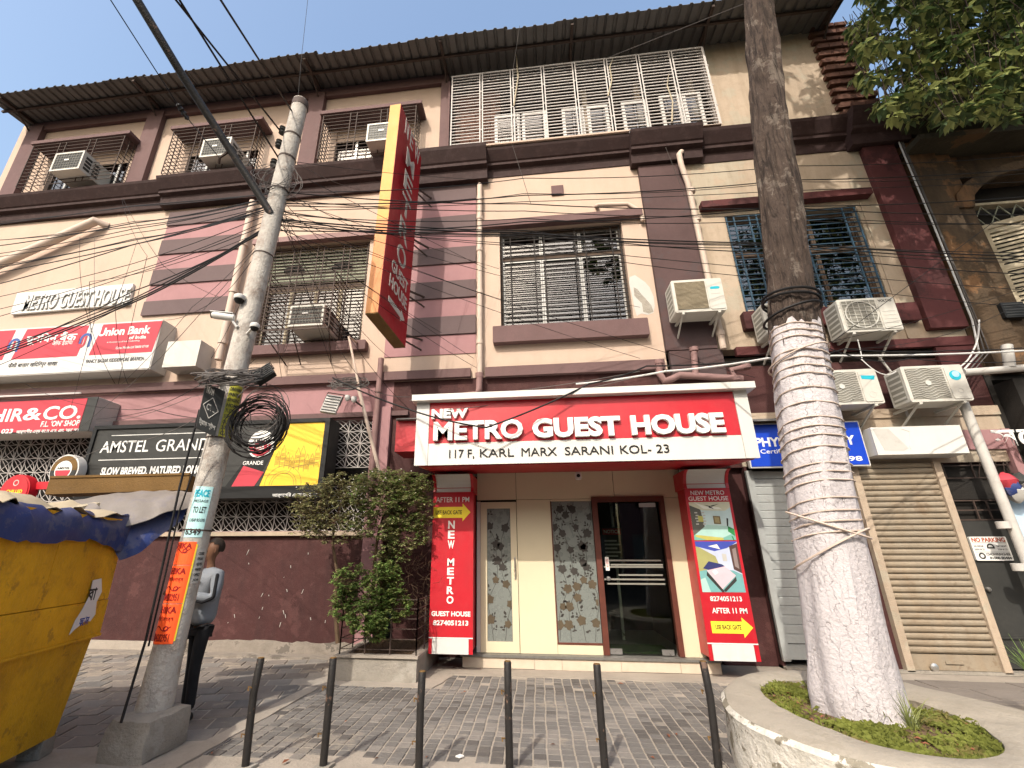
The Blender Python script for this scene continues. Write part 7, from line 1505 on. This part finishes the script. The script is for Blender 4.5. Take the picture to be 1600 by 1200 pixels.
# ================================================================== PERSON BEHIND THE POLE
def skin_mesh(name, joints, edges, m, parent, sub=2):
    me = bpy.data.meshes.new(name); o = bpy.data.objects.new(name, me); COL.objects.link(o)
    og = worigin(parent); me.from_pydata([tuple(Vector(j[:3])-og) for j in joints], edges, []); o.modifiers.new('s', 'SKIN'); 
    if not me.skin_vertices: bpy.context.view_layer.objects.active = o
    for i, j in enumerate(joints):
        rr = j[3]; me.skin_vertices[0].data[i].radius = (rr, j[4] if len(j) > 4 else rr); me.skin_vertices[0].data[i].use_root = (i == 0)
    sb = o.modifiers.new('b', 'SUBSURF'); sb.levels = sub
    dg = bpy.context.evaluated_depsgraph_get(); m2 = bpy.data.meshes.new_from_object(o.evaluated_get(dg)); bpy.data.objects.remove(o)
    m2.name = name; m2.materials.clear(); m2.materials.append(m); m2.shade_smooth(); o2 = bpy.data.objects.new(name, m2); COL.objects.link(o2); o2.parent = parent; return o2
px_, py_ = -3.50, 4.95
pe = thing('person', 'man in grey and black tracksuit top standing half hidden behind the concrete pole', 'person', (px_, py_, 0))
F_ = Vector((-.55, -.835, 0)); S_ = Vector((-.835, .55, 0))          # facing the street and a little to the left; S_ = his right
def B(f, s, z, *r): v = Vector((px_, py_, 0))+F_*f+S_*s; return (v.x, v.y, z, *r)
body = [B(0,0,.88,.06),B(0,0,1.08,.06),B(0,0,1.25,.06),B(.01,0,1.36,.05),B(.015,0,1.425,.036),B(.035,0,1.49,.055,.052),B(.02,0,1.545,.088,.078),B(.012,0,1.605,.086,.078),B(.01,0,1.65,.05,.05),
        B(0,-.17,1.30,.042),B(.04,-.25,1.08,.036),B(.22,-.12,1.12,.027),B(.29,-.06,1.15,.024,.032),B(0,.17,1.30,.042),B(.04,.25,1.08,.036),B(.24,.16,1.12,.027),B(.31,.12,1.15,.024,.032),
        B(0,-.08,.80,.045),B(.02,-.09,.47,.034),B(0,-.09,.10,.028),B(0,.08,.80,.045),B(-.02,.09,.47,.034),B(-.03,.09,.10,.028)]
ed = [(0,1),(1,2),(2,3),(3,4),(4,5),(5,6),(6,7),(7,8),(2,9),(9,10),(10,11),(11,12),(2,13),(13,14),(14,15),(15,16),(0,17),(17,18),(18,19),(0,20),(20,21),(21,22)]
skin_mesh('body', body, ed, M['skin'], pe)
for sgn in (-1, 1):
    for k in range(4):
        skin_mesh('finger', [B(.31,sgn*(.135-.02*k),1.155,.009),B(.345,sgn*(.13-.02*k),1.16,.009),B(.37,sgn*(.12-.018*k),1.145+.004*k,.008),B(.372,sgn*(.11-.016*k),1.125,.007)], [(0,1),(1,2),(2,3)], M['skin'], pe, 1)
    skin_mesh('thumb', [B(.29,sgn*.10,1.165,.011),B(.325,sgn*.075,1.185,.010),B(.35,sgn*.07,1.18,.008)], [(0,1),(1,2)], M['skin'], pe, 1)
skin_mesh('jacket', [B(0,0,.80,.135,.16),B(0,0,1.0,.125,.15),B(0,0,1.15,.125,.165),B(0,0,1.28,.12,.16),B(.01,0,1.395,.058,.068),B(0,-.19,1.31,.068),B(.03,-.265,1.09,.055),B(.20,-.12,1.12,.042),B(0,.19,1.31,.068),B(.03,.265,1.09,.055),B(.20,.18,1.10,.042)],
          [(0,1),(1,2),(2,3),(3,4),(3,5),(5,6),(6,7),(3,8),(8,9),(9,10)], M['jacket'], pe)
skin_mesh('trousers', [B(0,0,.90,.12,.14),B(0,-.08,.80,.075,.085),B(.02,-.09,.48,.056),B(0,-.09,.09,.048),B(0,.08,.80,.075,.085),B(-.02,.09,.48,.056),B(-.03,.09,.09,.048)], [(0,1),(1,2),(2,3),(0,4),(4,5),(5,6)], M['trousers'], pe)
for s in (-.09, .09): f0_ = -.03 if s > 0 else 0; skin_mesh('shoe', [B(-.05+f0_,s,.045,.045,.04),B(.06+f0_,s,.042,.045,.038),B(.15+f0_,s,.03,.035,.028)], [(0,1),(1,2)], M['black'], pe)
hm = MB(); hc = Vector(B(-.004, 0, 1.588)[:3]); nu, nv = 20, 12
for a in range(nv+1):
    for b in range(nu):
        th, ph = math.pi*a/nv, 2*math.pi*b/nu; d_ = F_*(.093*math.sin(th)*math.cos(ph))+S_*(.080*math.sin(th)*math.sin(ph))+Vector((0,0,.098*math.cos(th))); hm.v.append(tuple(hc+d_*(1+.03*noise.noise(d_*60))))
for a in range(nv):
    for b in range(nu):
        th, ph = math.pi*(a+.5)/nv, 2*math.pi*(b+.5)/nu; zc_, fc = math.cos(th), math.sin(th)*math.cos(ph)
        if zc_ > .52 or (fc < .05 and zc_ > -.45) or (fc < .45 and zc_ > .25): hm.f.append((a*nu+b, a*nu+(b+1) % nu, (a+1)*nu+(b+1) % nu, (a+1)*nu+b))
part(pe, 'hair', hm, M['hair'], smooth=True)
mb = MB()
for s in (-.028, .028): mb.lathe(Vector(B(.112,s,1.565)[:3]), [(.004,-.006),(.009,0),(.004,.006)], 8)
part(pe, 'eyes', mb, M['black']); 
skin_mesh('nose', [B(.10,0,1.565,.010),B(.128,0,1.535,.014),B(.108,0,1.522,.012)], [(0,1),(1,2)], M['skin'], pe, 1)
for s in (-.074, .074): skin_mesh('ear', [B(.03,s,1.57,.014,.008),B(.02,s*1.08,1.545,.016,.008),B(.03,s,1.52,.010,.007)], [(0,1),(1,2)], M['skin'], pe, 1)
part(pe, 'mouth', MB().obox(Vector(B(.112,0,1.495)[:3]), S_*.022, F_*.006, Vector((0,0,.004))), mat('lips', (.14,.05,.04), .6, .1, 9, bump=0))
skin_mesh('stripe', [B(.02,-.225,1.33,.020),B(.05,-.30,1.10,.020),B(.13,-.25,1.06,.014),B(.22,-.16,1.09,.012)], [(0,1),(1,2),(2,3)], M['trousers'], pe, 1)
part(pe, 'waistband', MB().tube([B(0,0,.745)[:3], B(0,0,.80)[:3]], [.118,.128], 20), M['trousers'], smooth=True)
text(pe, 'SPORT', None, 0, M['charcoal'], .02, .002, frame=(Vector(B(.132,-.02,1.22)[:3]), -S_*.12, Vector((0,0,.03)), F_))
part(pe, 'phone', MB().obox(Vector(B(.36,0,1.18)[:3]), S_*.038, F_*.004, Vector((0,0,.075))), M['black'])

# ================================================================== THE OTHER SIDE OF THE STREET (unseen, added to cut low sky light and mirror in the panes)
for i, (x0, x1, h, m_, lab) in enumerate(((-26,-9.2,8.6,'cream_worn','unseen plain cream block of shops added across the street'),(-9,4.8,9.6,'old_wall','unseen stained ochre block with shutters added across the street'),(5,24,7.8,'pink','unseen pale pink two storey block added across the street'))):
    t = thing('added_street_building', lab, 'building', ((x0+x1)/2, -15, -.16)); mb = MB(); hs_ = []
    n = int((x1-x0)/2.8)
    for f_ in (0, 1):
        for k in range(n): a = x0+(k+.5)*(x1-x0)/n-.6; hs_.append((a, a+1.2, 4.2+f_*2.6, 5.6+f_*2.6) if 5.6+f_*2.6 < h-.4 else (a, a+1.2, 4.2, 5.6))
    for k in range(n): a = x0+(k+.5)*(x1-x0)/n-1; hs_.append((a, a+2, .1, 2.7))
    holes_wall(mb, x0, x1, -.16, h, sorted(set(hs_)), -15.3, -15); part(t, 'wall', mb, M[m_]); part(t, 'interior', MB().box(x0+.1, x1-.1, -16.2, -16.1, -.1, h-.2), M['dark']); part(t, 'roof', MB().box(x0, x1, -21, -14.6, h, h+.2), M['concrete'])
    for a, b, c, d in sorted(set(hs_)): part(t, 'shutter' if c < 1 else 'window', MB().box(a, b, -15.2, -15.16, c, d), M['shutter_grey'] if c < 1 else M['glass'])
